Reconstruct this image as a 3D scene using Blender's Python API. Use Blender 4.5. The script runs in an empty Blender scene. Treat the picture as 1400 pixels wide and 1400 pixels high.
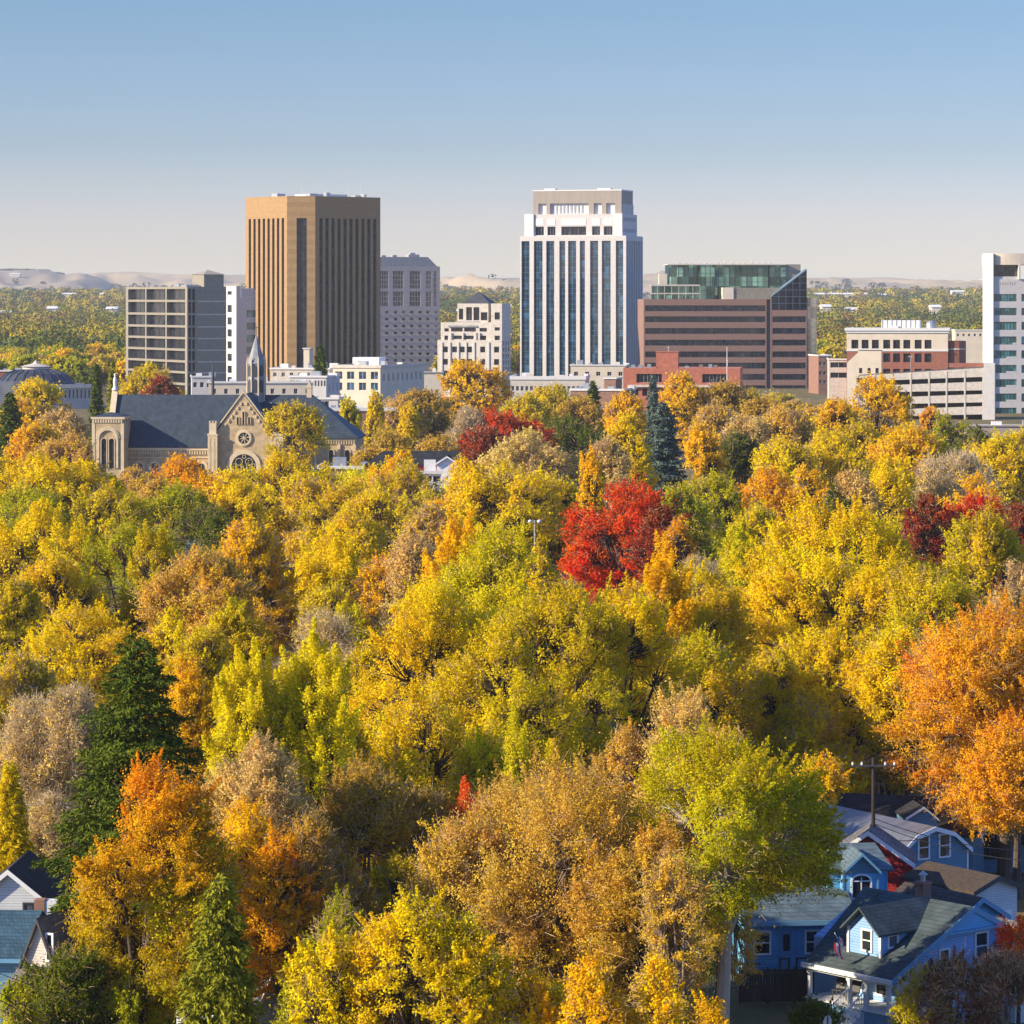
import bpy, math, random
import numpy as np
from mathutils import Vector, noise as mnoise

S = bpy.context.scene
COL = S.collection

# ------------------------------------------------------------------ camera
F = 4684.0            # focal length in photo pixels (photo is 1400 wide)
EYE = 38.0            # eye height above the valley floor
HZ = 405.0            # photo row of eye level
cam_d = bpy.data.cameras.new('camera')
cam_d.sensor_width = 36.0
cam_d.lens = 36.0 * F / 1400.0
cam_d.shift_y = -(700.0 - HZ) / 1400.0
cam_d.clip_start = 1.0
cam_d.clip_end = 60000.0
cam = bpy.data.objects.new('camera', cam_d)
COL.objects.link(cam)
cam.location = (0, 0, EYE)
cam.rotation_euler = (math.radians(90), 0, 0)
S.camera = cam

# ------------------------------------------------------------------ sky, sun, exposure
SUN_AZ = 19.0         # degrees from -X towards -Y (left and a little behind the camera)
SUN_EL = 25.0
a_, e_ = math.radians(SUN_AZ), math.radians(SUN_EL)
SDIR = Vector((-math.cos(a_) * math.cos(e_), -math.sin(a_) * math.cos(e_), math.sin(e_)))
W = bpy.data.worlds.new('World')
S.world = W
W.use_nodes = True
wn, wl = W.node_tree.nodes, W.node_tree.links
wn.clear()
w_out = wn.new('ShaderNodeOutputWorld')
w_bg = wn.new('ShaderNodeBackground')
w_sky = wn.new('ShaderNodeTexSky')
w_sky.sky_type = 'NISHITA'
w_sky.sun_disc = False
w_sky.sun_elevation = e_
w_sky.sun_rotation = math.atan2(SDIR.x, SDIR.y)
w_sky.altitude = 800
w_sky.air_density = 1.0
w_sky.dust_density = 0.6
w_sky.ozone_density = 1.5
w_bg.inputs['Strength'].default_value = 0.15
# the sky's own colour grading by height above the horizon (direction only)
w_tc = wn.new('ShaderNodeTexCoord')
w_sp = wn.new('ShaderNodeSeparateXYZ')
w_rp = wn.new('ShaderNodeValToRGB')
w_mu = wn.new('ShaderNodeMix')
w_mu.data_type = 'RGBA'
w_mu.blend_type = 'MULTIPLY'
w_mu.inputs[0].default_value = 1.0
wl.new(w_tc.outputs['Generated'], w_sp.inputs[0])
wl.new(w_sp.outputs['Z'], w_rp.inputs[0])
wl.new(w_sky.outputs[0], w_mu.inputs[6])
wl.new(w_rp.outputs[0], w_mu.inputs[7])
wl.new(w_mu.outputs[2], w_bg.inputs[0])
wl.new(w_bg.outputs[0], w_out.inputs[0])
SKY_STOPS = [(0.007, (0.581, 0.563, 0.609)), (0.0117, (0.529, 0.511, 0.627)), (0.0224, (0.484, 0.46, 0.614)), (0.0438, (0.348, 0.383, 0.528)), (0.0651, (0.316, 0.365, 0.515)), (0.0843, (0.288, 0.355, 0.478)), (0.16, (0.34, 0.56, 1.0)), (0.45, (0.42, 0.64, 1.0)), (1.0, (0.46, 0.67, 1.0))]  #SKYSTOPS
w_el = w_rp.color_ramp.elements
while len(w_el) < len(SKY_STOPS):
    w_el.new(0.5)
for e__, (p__, c__) in zip(w_el, SKY_STOPS):
    e__.position = p__
    e__.color = (c__[0], c__[1], c__[2], 1)

sun_d = bpy.data.lights.new('sun', 'SUN')
sun_d.energy = 5.0
sun_d.angle = math.radians(0.5)
sun_d.color = (1.0, 0.83, 0.58)
sun = bpy.data.objects.new('sun', sun_d)
COL.objects.link(sun)
sun.rotation_euler = (-SDIR).to_track_quat('-Z', 'Y').to_euler()

S.view_settings.view_transform = 'Standard'
S.view_settings.look = 'None'
S.view_settings.exposure = 0.72
S.view_settings.gamma = 1.0
S.render.engine = 'CYCLES'
S.cycles.max_bounces = 5
S.cycles.diffuse_bounces = 3
S.cycles.glossy_bounces = 2
S.cycles.transmission_bounces = 3
S.cycles.transparent_max_bounces = 6
S.cycles.volume_bounces = 0
S.cycles.use_denoising = True

# ------------------------------------------------------------------ helpers
def PX(px, D): return (px - 700.0) / F * D
def PZ(py, D): return EYE - (py - HZ) / F * D

def link(o, parent=None):
    COL.objects.link(o)
    if parent is not None:
        o.parent = parent
    return o

def tag(o, label=None, cat=None, group=None, kind=None):
    if label: o['label'] = label
    if cat: o['category'] = cat
    if group: o['group'] = group
    if kind: o['kind'] = kind
    return o

def empty(name, loc, rz=0.0, label=None, cat=None, group=None):
    o = bpy.data.objects.new(name, None)
    o.location = loc
    o.rotation_euler = (0, 0, rz)
    o.empty_display_size = 1
    COL.objects.link(o)
    return tag(o, label, cat, group)

class MB:
    """collects faces; build() links them as one mesh object"""
    def __init__(s):
        s.v, s.f, s.m = [], [], []
    def face(s, pts, mi=0):
        b = len(s.v)
        s.v += [tuple(p) for p in pts]
        s.f.append(tuple(range(b, b + len(pts))))
        s.m.append(mi)
    def box(s, x0, x1, y0, y1, z0, z1, mi=0, bottom=True):
        if x0 > x1: x0, x1 = x1, x0
        if y0 > y1: y0, y1 = y1, y0
        p = [(x0, y0, z0), (x1, y0, z0), (x1, y1, z0), (x0, y1, z0), (x0, y0, z1), (x1, y0, z1), (x1, y1, z1), (x0, y1, z1)]
        b = len(s.v)
        s.v += p
        fs = [(4, 5, 6, 7), (0, 1, 5, 4), (1, 2, 6, 5), (2, 3, 7, 6), (3, 0, 4, 7)]
        if bottom: fs.append((3, 2, 1, 0))
        for f in fs:
            s.f.append(tuple(b + i for i in f)); s.m.append(mi)
        return s
    def prism(s, poly, z0, z1, mi=0, top=True, mtop=None):
        """poly counter-clockwise seen from above"""
        n = len(poly)
        for i in range(n):
            a, c = poly[i], poly[(i + 1) % n]
            s.face([(a[0], a[1], z0), (c[0], c[1], z0), (c[0], c[1], z1), (a[0], a[1], z1)], mi)
        if top:
            s.face([(p[0], p[1], z1) for p in poly], mi if mtop is None else mtop)
            s.face([(p[0], p[1], z0) for p in reversed(poly)], mi)
        return s
    def extrude(s, pts, d, mi=0):
        """planar outline pts (3-D) given a thickness along vector d"""
        d = Vector(d)
        P = [Vector(p) for p in pts]
        Q = [p + d for p in P]
        s.face(P, mi)
        s.face(list(reversed(Q)), mi)
        n = len(P)
        for i in range(n):
            j = (i + 1) % n
            s.face([P[j], P[i], Q[i], Q[j]], mi)
        return s
    def tube(s, a, b, r0, r1=None, n=8, mi=0, caps=True):
        r1 = r0 if r1 is None else r1
        a, b = Vector(a), Vector(b)
        d = (b - a).normalized()
        u = d.orthogonal().normalized()
        w = d.cross(u)
        A = [a + (u * math.cos(2 * math.pi * i / n) + w * math.sin(2 * math.pi * i / n)) * r0 for i in range(n)]
        B = [b + (u * math.cos(2 * math.pi * i / n) + w * math.sin(2 * math.pi * i / n)) * max(r1, 1e-4) for i in range(n)]
        for i in range(n):
            j = (i + 1) % n
            s.face([A[i], A[j], B[j], B[i]], mi)
        if caps:
            s.face(list(reversed(A)), mi)
            s.face(B, mi)
        return s
    def lathe(s, cx, cy, prof, n=24, mi=0, a0=0.0, a1=2 * math.pi):
        """prof: list of (r, z) from bottom to top"""
        full = abs(a1 - a0 - 2 * math.pi) < 1e-6
        k = n if full else n + 1
        rings = []
        for r, z in prof:
            rings.append([(cx + r * math.cos(a0 + (a1 - a0) * i / n), cy + r * math.sin(a0 + (a1 - a0) * i / n), z) for i in range(k)])
        for q in range(len(prof) - 1):
            for i in range(n):
                j = (i + 1) % k
                A, B = rings[q], rings[q + 1]
                if prof[q][0] < 1e-5: s.face([A[i], B[j], B[i]], mi)
                elif prof[q + 1][0] < 1e-5: s.face([A[i], A[j], B[i]], mi)
                else: s.face([A[i], A[j], B[j], B[i]], mi)
        return s
    def build(s, name, mats, parent=None, smooth=False, loc=None):
        if not isinstance(mats, (list, tuple)): mats = [mats]
        me = bpy.data.meshes.new(name)
        me.from_pydata(s.v, [], s.f)
        for m in mats: me.materials.append(m)
        if len(mats) > 1: me.polygons.foreach_set('material_index', s.m)
        if smooth: me.polygons.foreach_set('use_smooth', [True] * len(s.f))
        me.update()
        o = bpy.data.objects.new(name, me)
        if loc: o.location = loc
        return link(o, parent)

# ------------------------------------------------------------------ materials
def mat(name, col, rough=0.8, metal=0.0, spec=0.4, var=0.0, vscale=1.0, stretch=(1, 1, 1), bump=0.0, bscale=8.0, col2=None, detail=4.0):
    m = bpy.data.materials.new(name)
    m.use_nodes = True
    nt = m.node_tree
    b = nt.nodes['Principled BSDF']
    b.inputs['Roughness'].default_value = rough
    b.inputs['Metallic'].default_value = metal
    b.inputs['Specular IOR Level'].default_value = spec
    b.inputs['Base Color'].default_value = (*col, 1)
    if var > 0 or col2 is not None or bump > 0:
        tc = nt.nodes.new('ShaderNodeTexCoord')
        mp = nt.nodes.new('ShaderNodeMapping')
        mp.inputs['Scale'].default_value = stretch
        nt.links.new(tc.outputs['Object'], mp.inputs[0])
        nz = nt.nodes.new('ShaderNodeTexNoise')
        nz.inputs['Scale'].default_value = vscale
        nz.inputs['Detail'].default_value = detail
        nt.links.new(mp.outputs[0], nz.inputs['Vector'])
        rp = nt.nodes.new('ShaderNodeValToRGB')
        rp.color_ramp.elements[0].position = 0.3
        rp.color_ramp.elements[1].position = 0.7
        c2 = col2 if col2 is not None else tuple(min(1, c * (1 + var)) for c in col)
        c1 = col if col2 is not None else tuple(c * (1 - var) for c in col)
        rp.color_ramp.elements[0].color = (*c1, 1)
        rp.color_ramp.elements[1].color = (*c2, 1)
        nt.links.new(nz.outputs['Fac'], rp.inputs[0])
        nt.links.new(rp.outputs[0], b.inputs['Base Color'])
        if bump > 0:
            n2 = nt.nodes.new('ShaderNodeTexNoise')
            n2.inputs['Scale'].default_value = bscale
            nt.links.new(mp.outputs[0], n2.inputs['Vector'])
            bp = nt.nodes.new('ShaderNodeBump')
            bp.inputs['Strength'].default_value = bump
            nt.links.new(n2.outputs['Fac'], bp.inputs['Height'])
            nt.links.new(bp.outputs[0], b.inputs['Normal'])
    return m

def brickmat(name, c1, c2, mortar, scale, bw=0.5, rh=0.25, rough=0.85, msize=0.02, axis='XZ', noisy=0.35):
    """courses of brick, stone, shingle or siding laid in object space; axis says which two coordinates carry the pattern"""
    m = bpy.data.materials.new(name)
    m.use_nodes = True
    nt = m.node_tree
    b = nt.nodes['Principled BSDF']
    b.inputs['Roughness'].default_value = rough
    b.inputs['Specular IOR Level'].default_value = 0.25
    tc = nt.nodes.new('ShaderNodeTexCoord')
    sp = nt.nodes.new('ShaderNodeSeparateXYZ')
    ad = nt.nodes.new('ShaderNodeMath'); ad.operation = 'ADD'
    cb = nt.nodes.new('ShaderNodeCombineXYZ')
    nt.links.new(tc.outputs['Object'], sp.inputs[0])
    nt.links.new(sp.outputs['X'], ad.inputs[0]); nt.links.new(sp.outputs['Y'], ad.inputs[1])
    nt.links.new(ad.outputs[0], cb.inputs[0]); nt.links.new(sp.outputs['Z'], cb.inputs[1])
    br = nt.nodes.new('ShaderNodeTexBrick')
    br.inputs['Scale'].default_value = scale
    br.inputs['Color1'].default_value = (*c1, 1)
    br.inputs['Color2'].default_value = (*c2, 1)
    br.inputs['Mortar'].default_value = (*mortar, 1)
    br.inputs['Mortar Size'].default_value = msize
    br.inputs['Brick Width'].default_value = bw
    br.inputs['Row Height'].default_value = rh
    nt.links.new(cb.outputs[0], br.inputs['Vector'])
    nz = nt.nodes.new('ShaderNodeTexNoise')
    nz.inputs['Scale'].default_value = 0.9
    nz.inputs['Detail'].default_value = 6
    nt.links.new(tc.outputs['Object'], nz.inputs['Vector'])
    mr = nt.nodes.new('ShaderNodeMapRange')
    mr.inputs['From Min'].default_value = 0.3; mr.inputs['From Max'].default_value = 0.7
    mr.inputs['To Min'].default_value = 1 - noisy; mr.inputs['To Max'].default_value = 1 + noisy * 0.6
    nt.links.new(nz.outputs['Fac'], mr.inputs[0])
    mx = nt.nodes.new('ShaderNodeMix'); mx.data_type = 'RGBA'; mx.blend_type = 'MULTIPLY'
    mx.inputs[0].default_value = 1.0
    nt.links.new(br.outputs['Color'], mx.inputs[6]); nt.links.new(mr.outputs[0], mx.inputs[7])
    nt.links.new(mx.outputs[2], b.inputs['Base Color'])
    bp = nt.nodes.new('ShaderNodeBump'); bp.inputs['Strength'].default_value = 0.4
    bp.inputs['Distance'].default_value = 0.03; bp.invert = True
    nt.links.new(br.outputs['Fac'], bp.inputs['Height'])
    nt.links.new(bp.outputs[0], b.inputs['Normal'])
    return m

def panelmat(name, c, bw=3.0, rh=1.8, noisy=.12, j=.74):
    return brickmat(name, c, tuple(v * .985 for v in c), tuple(v * (j * .5 + .5) for v in c), 1.0, bw=bw, rh=rh, msize=.06, noisy=noisy, rough=.8)

def glassmat(name, col, rough=0.06, var=0.6, metal=0.0, spec=0.8, tile=1.3):
    """window glass: dark behind, glossy in front; each pane shows a slightly different interior"""
    m = bpy.data.materials.new(name)
    m.use_nodes = True
    nt = m.node_tree
    b = nt.nodes['Principled BSDF']
    b.inputs['Roughness'].default_value = rough
    b.inputs['Metallic'].default_value = metal
    b.inputs['Specular IOR Level'].default_value = spec
    tc = nt.nodes.new('ShaderNodeTexCoord')
    sn = nt.nodes.new('ShaderNodeVectorMath'); sn.operation = 'SNAP'
    sn.inputs[1].default_value = (tile, tile, tile * 1.6)
    nt.links.new(tc.outputs['Object'], sn.inputs[0])
    oi = nt.nodes.new('ShaderNodeObjectInfo')
    va = nt.nodes.new('ShaderNodeVectorMath'); va.operation = 'ADD'
    nt.links.new(sn.outputs[0], va.inputs[0]); nt.links.new(oi.outputs['Random'], va.inputs[1])
    wn_ = nt.nodes.new('ShaderNodeTexWhiteNoise')
    nt.links.new(va.outputs[0], wn_.inputs['Vector'])
    pw = nt.nodes.new('ShaderNodeMath'); pw.operation = 'POWER'; pw.inputs[1].default_value = 3.0
    nt.links.new(wn_.outputs['Value'], pw.inputs[0])
    mx = nt.nodes.new('ShaderNodeMix'); mx.data_type = 'RGBA'
    mx.inputs[6].default_value = (*[c * (1 - var * .5) for c in col], 1)
    mx.inputs[7].default_value = (*[min(1, c * (1 + 2.5 * var) + 0.02 * var) for c in col], 1)
    nt.links.new(pw.outputs[0], mx.inputs[0])
    nt.links.new(mx.outputs[2], b.inputs['Base Color'])
    nz = nt.nodes.new('ShaderNodeTexNoise'); nz.inputs['Scale'].default_value = 0.25
    nt.links.new(tc.outputs['Object'], nz.inputs['Vector'])
    bp = nt.nodes.new('ShaderNodeBump'); bp.inputs['Strength'].default_value = 0.12; bp.inputs['Distance'].default_value = 0.3
    nt.links.new(nz.outputs['Fac'], bp.inputs['Height']); nt.links.new(bp.outputs[0], b.inputs['Normal'])
    return m

def foliage_mat(name, A, B, trans=0.35):
    m = bpy.data.materials.new(name)
    m.use_nodes = True
    nt = m.node_tree
    nt.nodes.clear()
    out = nt.nodes.new('ShaderNodeOutputMaterial')
    at = nt.nodes.new('ShaderNodeAttribute'); at.attribute_name = 'pigment'
    sp = nt.nodes.new('ShaderNodeSeparateXYZ')
    nt.links.new(at.outputs['Vector'], sp.inputs[0])
    mx = nt.nodes.new('ShaderNodeMix'); mx.data_type = 'RGBA'
    mx.inputs[6].default_value = (*A, 1); mx.inputs[7].default_value = (*B, 1)
    nt.links.new(sp.outputs['X'], mx.inputs[0])
    ml = nt.nodes.new('ShaderNodeMix'); ml.data_type = 'RGBA'; ml.blend_type = 'MULTIPLY'; ml.inputs[0].default_value = 1
    nt.links.new(mx.outputs[2], ml.inputs[6]); nt.links.new(sp.outputs['Y'], ml.inputs[7])
    d = nt.nodes.new('ShaderNodeBsdfDiffuse'); t = nt.nodes.new('ShaderNodeBsdfTranslucent')
    hs = nt.nodes.new('ShaderNodeHueSaturation'); mr = nt.nodes.new('ShaderNodeMapRange')
    mr.inputs['To Min'].default_value = .486; mr.inputs['To Max'].default_value = .515
    nt.links.new(sp.outputs['Z'], mr.inputs[0]); nt.links.new(mr.outputs[0], hs.inputs['Hue'])
    nt.links.new(ml.outputs[2], hs.inputs['Color'])
    nt.links.new(hs.outputs[0], d.inputs[0]); nt.links.new(hs.outputs[0], t.inputs[0])
    s = nt.nodes.new('ShaderNodeMixShader'); s.inputs[0].default_value = trans
    nt.links.new(d.outputs[0], s.inputs[1]); nt.links.new(t.outputs[0], s.inputs[2])
    nt.links.new(s.outputs[0], out.inputs[0])
    return m
# ------------------------------------------------------------------ trees
PAL = {  # pigment A, pigment B, bark tone
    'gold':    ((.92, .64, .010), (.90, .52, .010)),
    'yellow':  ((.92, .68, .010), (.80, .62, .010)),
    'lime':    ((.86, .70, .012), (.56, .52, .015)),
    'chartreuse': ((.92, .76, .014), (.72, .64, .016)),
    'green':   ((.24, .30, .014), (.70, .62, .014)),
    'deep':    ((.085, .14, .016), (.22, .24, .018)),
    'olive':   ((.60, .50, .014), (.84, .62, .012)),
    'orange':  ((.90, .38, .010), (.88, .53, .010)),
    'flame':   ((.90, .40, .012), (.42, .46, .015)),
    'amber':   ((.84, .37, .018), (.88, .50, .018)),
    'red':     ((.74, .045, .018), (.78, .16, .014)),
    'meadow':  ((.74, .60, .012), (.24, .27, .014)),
    'plum':    ((.26, .11, .085), (.40, .20, .060)),
    'coral':   ((.84, .10, .035), (.84, .27, .030)),
    'wine':    ((.26, .035, .024), (.44, .085, .020)),
    'rust':    ((.64, .41, .09), (.86, .59, .035)),
    'bronze':  ((.52, .32, .06), (.66, .46, .035)),
    'tan':     ((.76, .57, .25), (.84, .62, .10)),
    'spruce':  ((.045, .085, .016), (.14, .17, .018)),
    'hemlock': ((.18, .20, .020), (.34, .32, .024)),
    'blue':    ((.085, .135, .12), (.17, .22, .17)),
}
PALM = {k: foliage_mat('foliage_' + k, v[0], v[1], 0.15 if k in ('spruce', 'blue', 'hemlock') else 0.42) for k, v in PAL.items()}
BARK_M = mat('bark_brown', (.20, .15, .11), .9, var=.3, vscale=3, stretch=(1, 1, .25))
BARK = mat('bark', (.085, .065, .05), .9, var=.35, vscale=3, stretch=(1, 1, .25))
BARK_L = mat('bark_pale', (.34, .30, .26), .9, var=.35, vscale=1.5, stretch=(1, 1, .3))
TWIG = mat('twig', (.60, .42, .25), .85, var=.2, vscale=.6)
TWIG_G = mat('twig_grey', (.64, .51, .33), .85, var=.2, vscale=.6)

def unit(a): return a / (np.linalg.norm(a, axis=1, keepdims=True) + 1e-9)

def quads_mesh(name, V, mats, pig=None):
    """V: (n,4,3)"""
    n = len(V)
    me = bpy.data.meshes.new(name)
    me.vertices.add(4 * n)
    me.vertices.foreach_set('co', V.reshape(-1).astype(np.float32))
    me.loops.add(4 * n)
    me.loops.foreach_set('vertex_index', np.arange(4 * n, dtype=np.int32))
    me.polygons.add(n)
    me.polygons.foreach_set('loop_start', np.arange(0, 4 * n, 4, dtype=np.int32))
    for m in mats: me.materials.append(m)
    if pig is not None:
        at = me.attributes.new('pigment', 'FLOAT_VECTOR', 'FACE')
        at.data.foreach_set('vector', pig.reshape(-1).astype(np.float32))
    me.update(calc_edges=True)
    return me

def leaf_quads(C, N, size, aspect, rng, along=None):
    n = len(C)
    r = unit(rng.normal(size=(n, 3)) if along is None else along)
    t1 = unit(r - N * np.sum(r * N, axis=1, keepdims=True))
    t2 = np.cross(N, t1)
    a = (size * .5)[:, None]
    b = a * aspect
    return np.stack([C + t1 * a, C + t2 * b, C - t1 * a, C - t2 * b], axis=1)

def tube_quads(P0, P1, P2, r0, r1, seg=4, sides=4):
    """quadratic curves, one tapered tube each"""
    n = len(P0)
    T = np.linspace(0, 1, seg + 1)
    pts = [(1 - t) ** 2 * P0 + 2 * t * (1 - t) * P1 + t * t * P2 for t in T]
    d = unit(P2 - P0)
    ref = np.where(np.abs(d[:, 2:3]) > .8, np.array([[1., 0, 0]]), np.array([[0, 0, 1.]]))
    u = unit(np.cross(d, ref)); w = np.cross(d, u)
    out = []
    for k in range(seg):
        ra = (r0 + (r1 - r0) * T[k])[:, None]; rb = (r0 + (r1 - r0) * T[k + 1])[:, None]
        for s in range(sides):
            a0, a1 = 2 * math.pi * s / sides, 2 * math.pi * (s + 1) / sides
            e0 = u * math.cos(a0) + w * math.sin(a0); e1 = u * math.cos(a1) + w * math.sin(a1)
            out.append(np.stack([pts[k] + e0 * ra, pts[k] + e1 * ra, pts[k + 1] + e1 * rb, pts[k + 1] + e0 * rb], axis=1))
    return np.concatenate(out)

def twig_quads(P0, P1, w0, rng):
    d = unit(P1 - P0)
    s = unit(np.cross(d, rng.normal(size=P0.shape)))
    s2 = np.cross(d, s)
    a = w0[:, None] * .5
    q1 = np.stack([P0 - s * a, P0 + s * a, P1 + s * a * .35, P1 - s * a * .35], axis=1)
    q2 = np.stack([P0 - s2 * a, P0 + s2 * a, P1 + s2 * a * .35, P1 - s2 * a * .35], axis=1)
    return np.concatenate([q1, q2])

LEAF_BUDGET = 1.0
def tree_meshes(h, w, D, style, pal, seed, cf, dens=1.0, grad=0.0, bark='dark', twigw=1.0):
    """returns list of (part name, mesh)"""
    rng = np.random.default_rng(seed)
    pxm = D / (F * 1024 / 1400.0)                    # metres per render pixel at this distance
    R = w / 2; H = h * cf; zc = h - H / 2
    leaf = max(0.12, 2.4 * pxm)
    if style in ('conifer', 'droop'): leaf = max(.19, 3.0 * pxm)
    out = []
    if style in ('conifer', 'droop'):
        nb = int(min(420, max(90, h * 17)))
        i = np.arange(nb)
        t = (i + rng.random(nb) * .8) / nb
        z = h * (0.05 + 0.94 * t ** 1.0)
        if cf < .94: z = h * ((1 - cf) + cf * .99 * t)
        f = np.clip((h - z) / (h * cf), 0, 1)
        fp = .64 if style == 'conifer' else .75
        tier = 0.86 + 0.14 * np.sin(z * 2 * math.pi / (h * .085) + rng.random() * 6)
        L = (R * (f ** fp) * tier * rng.uniform(.72, 1.18, nb)) + .25
        az = i * 2.39996 + rng.normal(0, .25, nb)
        dr = np.stack([np.cos(az), np.sin(az), np.zeros(nb)], 1)
        P0 = np.stack([np.zeros(nb), np.zeros(nb), z], 1)
        drop = (.42 if style == 'conifer' else .8) * (0.35 + f)
        rise = .18 * (1 - f)
        P2 = P0 + dr * L[:, None] + np.array([[0, 0, 1.]]) * ((rise - drop * .45) * L)[:, None]
        P1 = P0 + dr * (L * .5)[:, None] + np.array([[0, 0, 1.]]) * ((rise - drop * .35) * L)[:, None]
        area = math.pi * R * math.hypot(R, H)
        n = int(min(130000, area * 6.0 * dens / (leaf * leaf * .45)))
        wgt = L ** 1.5; wgt = wgt / wgt.sum()
        b = rng.choice(nb, n, p=wgt)
        tt = rng.random(n) ** .6
        tt_ = tt[:, None]
        C = (1 - tt_) ** 2 * P0[b] + 2 * tt_ * (1 - tt_) * P1[b] + tt_ ** 2 * P2[b]
        side = np.stack([-dr[b][:, 1], dr[b][:, 0], np.zeros(n)], 1)
        lat = rng.normal(0, 1, n) * (.10 + .22 * (1 - tt * .75)) * np.minimum(L[b], 3.2) * .8
        # fingers: side twigs bunched at discrete stations
        C = C + side * lat[:, None] + dr[b] * (np.abs(lat) * .35)[:, None]
        hang = -np.abs(rng.normal(0, 1, n)) * (.10 if style == 'conifer' else .32) * (0.4 + np.abs(lat))
        C[:, 2] += hang + rng.normal(0, .07, n) + np.sin(lat * 9 + b) * .08
        N = unit(rng.normal(size=(n, 3)) * .75 + np.array([[0, 0, .8]]) + dr[b] * .45)
        along = dr[b] * .9 + side * np.sign(lat)[:, None] * .6 + rng.normal(size=(n, 3)) * .35 + np.array([[0, 0, -.5 if style == 'droop' else -.1]])
        V = leaf_quads(C, N, leaf * rng.uniform(1.0, 2.1, n), .30, rng, along)
        pig = np.zeros((n, 3))
        br = rng.random(nb)
        pig[:, 0] = np.clip(br[b] * .5 + rng.random(n) * .4 + (tt - .6) * .5, 0, 1)
        pig[:, 1] = rng.uniform(.7, 1.3, n); pig[:, 2] = .5
        out.append(('crown', quads_mesh('crown', V, [PALM[pal]], pig)))
        T = [tube_quads(np.zeros((1, 3)), np.array([[0, 0, h * .5]]), np.array([[0, 0, h * .99]]), np.array([.022 * h]), np.array([.02]), 6, 7),
             tube_quads(P0, P1, P2, np.full(nb, max(.035, .3 * pxm)) * (.4 + f), np.full(nb, .01), 3, 3)]
        out.append(('trunk', quads_mesh('trunk', np.concatenate(T), [BARK])))
        return out
    # ---------- broadleaf
    asc = style in ('spiky', 'column')
    big = w > 9.5
    nl = (int(rng.integers(30, 36)) if w > 15 else int(rng.integers(16, 22))) if big else int(rng.integers(9, 14))
    ld = unit(rng.normal(size=(nl, 3)) + np.array([[0, 0, .12 if big else .3]]))
    ld[0] = (0, 0, 1)
    lr = rng.uniform(.26, .38, nl) if w > 15 else rng.uniform(.30, .46, nl) if big else rng.uniform(.34, .52, nl)
    lc = ld * (1.0 - lr)[:, None] * rng.uniform(.88, 1.06, nl)[:, None]
    if style == 'column':
        lc = np.stack([rng.normal(0, .16, nl), rng.normal(0, .16, nl), np.linspace(-.72, .62, nl)], 1); lr = rng.uniform(.38, .6, nl)
    rc = float(np.clip(w * .062, .38, .85))
    surf = 4 * math.pi * ((R * R) ** 1.6 / 3 + 2 * (R * H / 2) ** 1.6 / 3) ** (1 / 1.6)
    nc = int(np.clip(surf / (math.pi * rc * rc) * 1.9, 30, 620))
    k = rng.choice(nl, nc * 3, p=lr ** 2 / (lr ** 2).sum())
    dd = unit(rng.normal(size=(nc * 3, 3)) + ld[k] * .5 + np.array([[0, 0, .25]]))
    cc = lc[k] + dd * (lr[k] * rng.uniform(.62, 1.0, nc * 3))[:, None]
    q = np.linalg.norm(cc, axis=1)
    ok = (q > .40) & (cc[:, 2] > -.88)
    cc, k, dd = cc[ok][:nc], k[ok][:nc], dd[ok][:nc]
    nc = len(cc)
    sc = np.array([[R, R, H / 2]])
    CC = cc * sc + np.array([[0, 0, zc]])
    outw = unit(cc * np.array([[1, 1, .9]]) + 1e-6)
    crc = rc * rng.uniform(.6, 1.35, nc)
    area = math.pi * R * H / 2
    fullness = {'round': 1.0, 'spiky': 1.0, 'column': 1.0, 'twig': 1.0, 'thin': .75, 'bare': .40}[style] * dens
    n = int(min(150000, area * 7.0 * fullness / (leaf * leaf * .42)))
    n = max(n, 300)
    wgt = crc ** 2 * rng.uniform(.35, 1.5, nc); wgt /= wgt.sum()
    b = rng.choice(nc, n, p=wgt)
    dirs = unit(rng.normal(size=(n, 3)))
    rad = rng.random(n) ** .45
    C = CC[b] + dirs * (rad * crc[b])[:, None] * np.array([[1, 1, .8]])
    fz = rng.random(n) < .22
    C[fz] += (outw[b][fz] * .9 + rng.normal(size=(fz.sum(), 3)) * .5) * (crc[b][fz] * rng.random(fz.sum()))[:, None]
    N = unit(dirs * .60 + outw[b] * .40 + rng.normal(size=(n, 3)) * .42)
    pc = rng.random(nc) * .55 + .45 * rng.random(nl)[k]
    mixv = pc[b] * .75 + rng.random(n) * .25
    sub = []
    if style in ('round', 'twig', 'thin') and n > 2500:      # feathery sprays breaking the outline
        ns = int(np.clip(surf * .9, 60, 700))
        s0 = rng.integers(0, nc, ns)
        ax = unit(outw[s0] * .8 + np.array([[0, 0, .45]]) + rng.normal(size=(ns, 3)) * .35)
        Ls = rng.uniform(.7, 1.9, ns) * np.clip(w * .085, .5, 1.15)
        m = int(n * .38); sb = rng.integers(0, ns, m); tt = rng.random(m)
        rr = (.40 * (1 - tt) + .07) * rng.random(m) ** .5 * np.clip(w * .085, .5, 1.0)
        C[:m] = CC[s0[sb]] + ax[sb] * (tt * Ls[sb])[:, None] + unit(rng.normal(size=(m, 3))) * rr[:, None]
        N[:m] = unit(rng.normal(size=(m, 3)) * .5 + outw[s0[sb]] * .5 + np.array([[0, 0, .2]]))
        mixv[:m] = pc[s0[sb]] * .75 + rng.random(m) * .25
        b[:m] = s0[sb]
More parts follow.
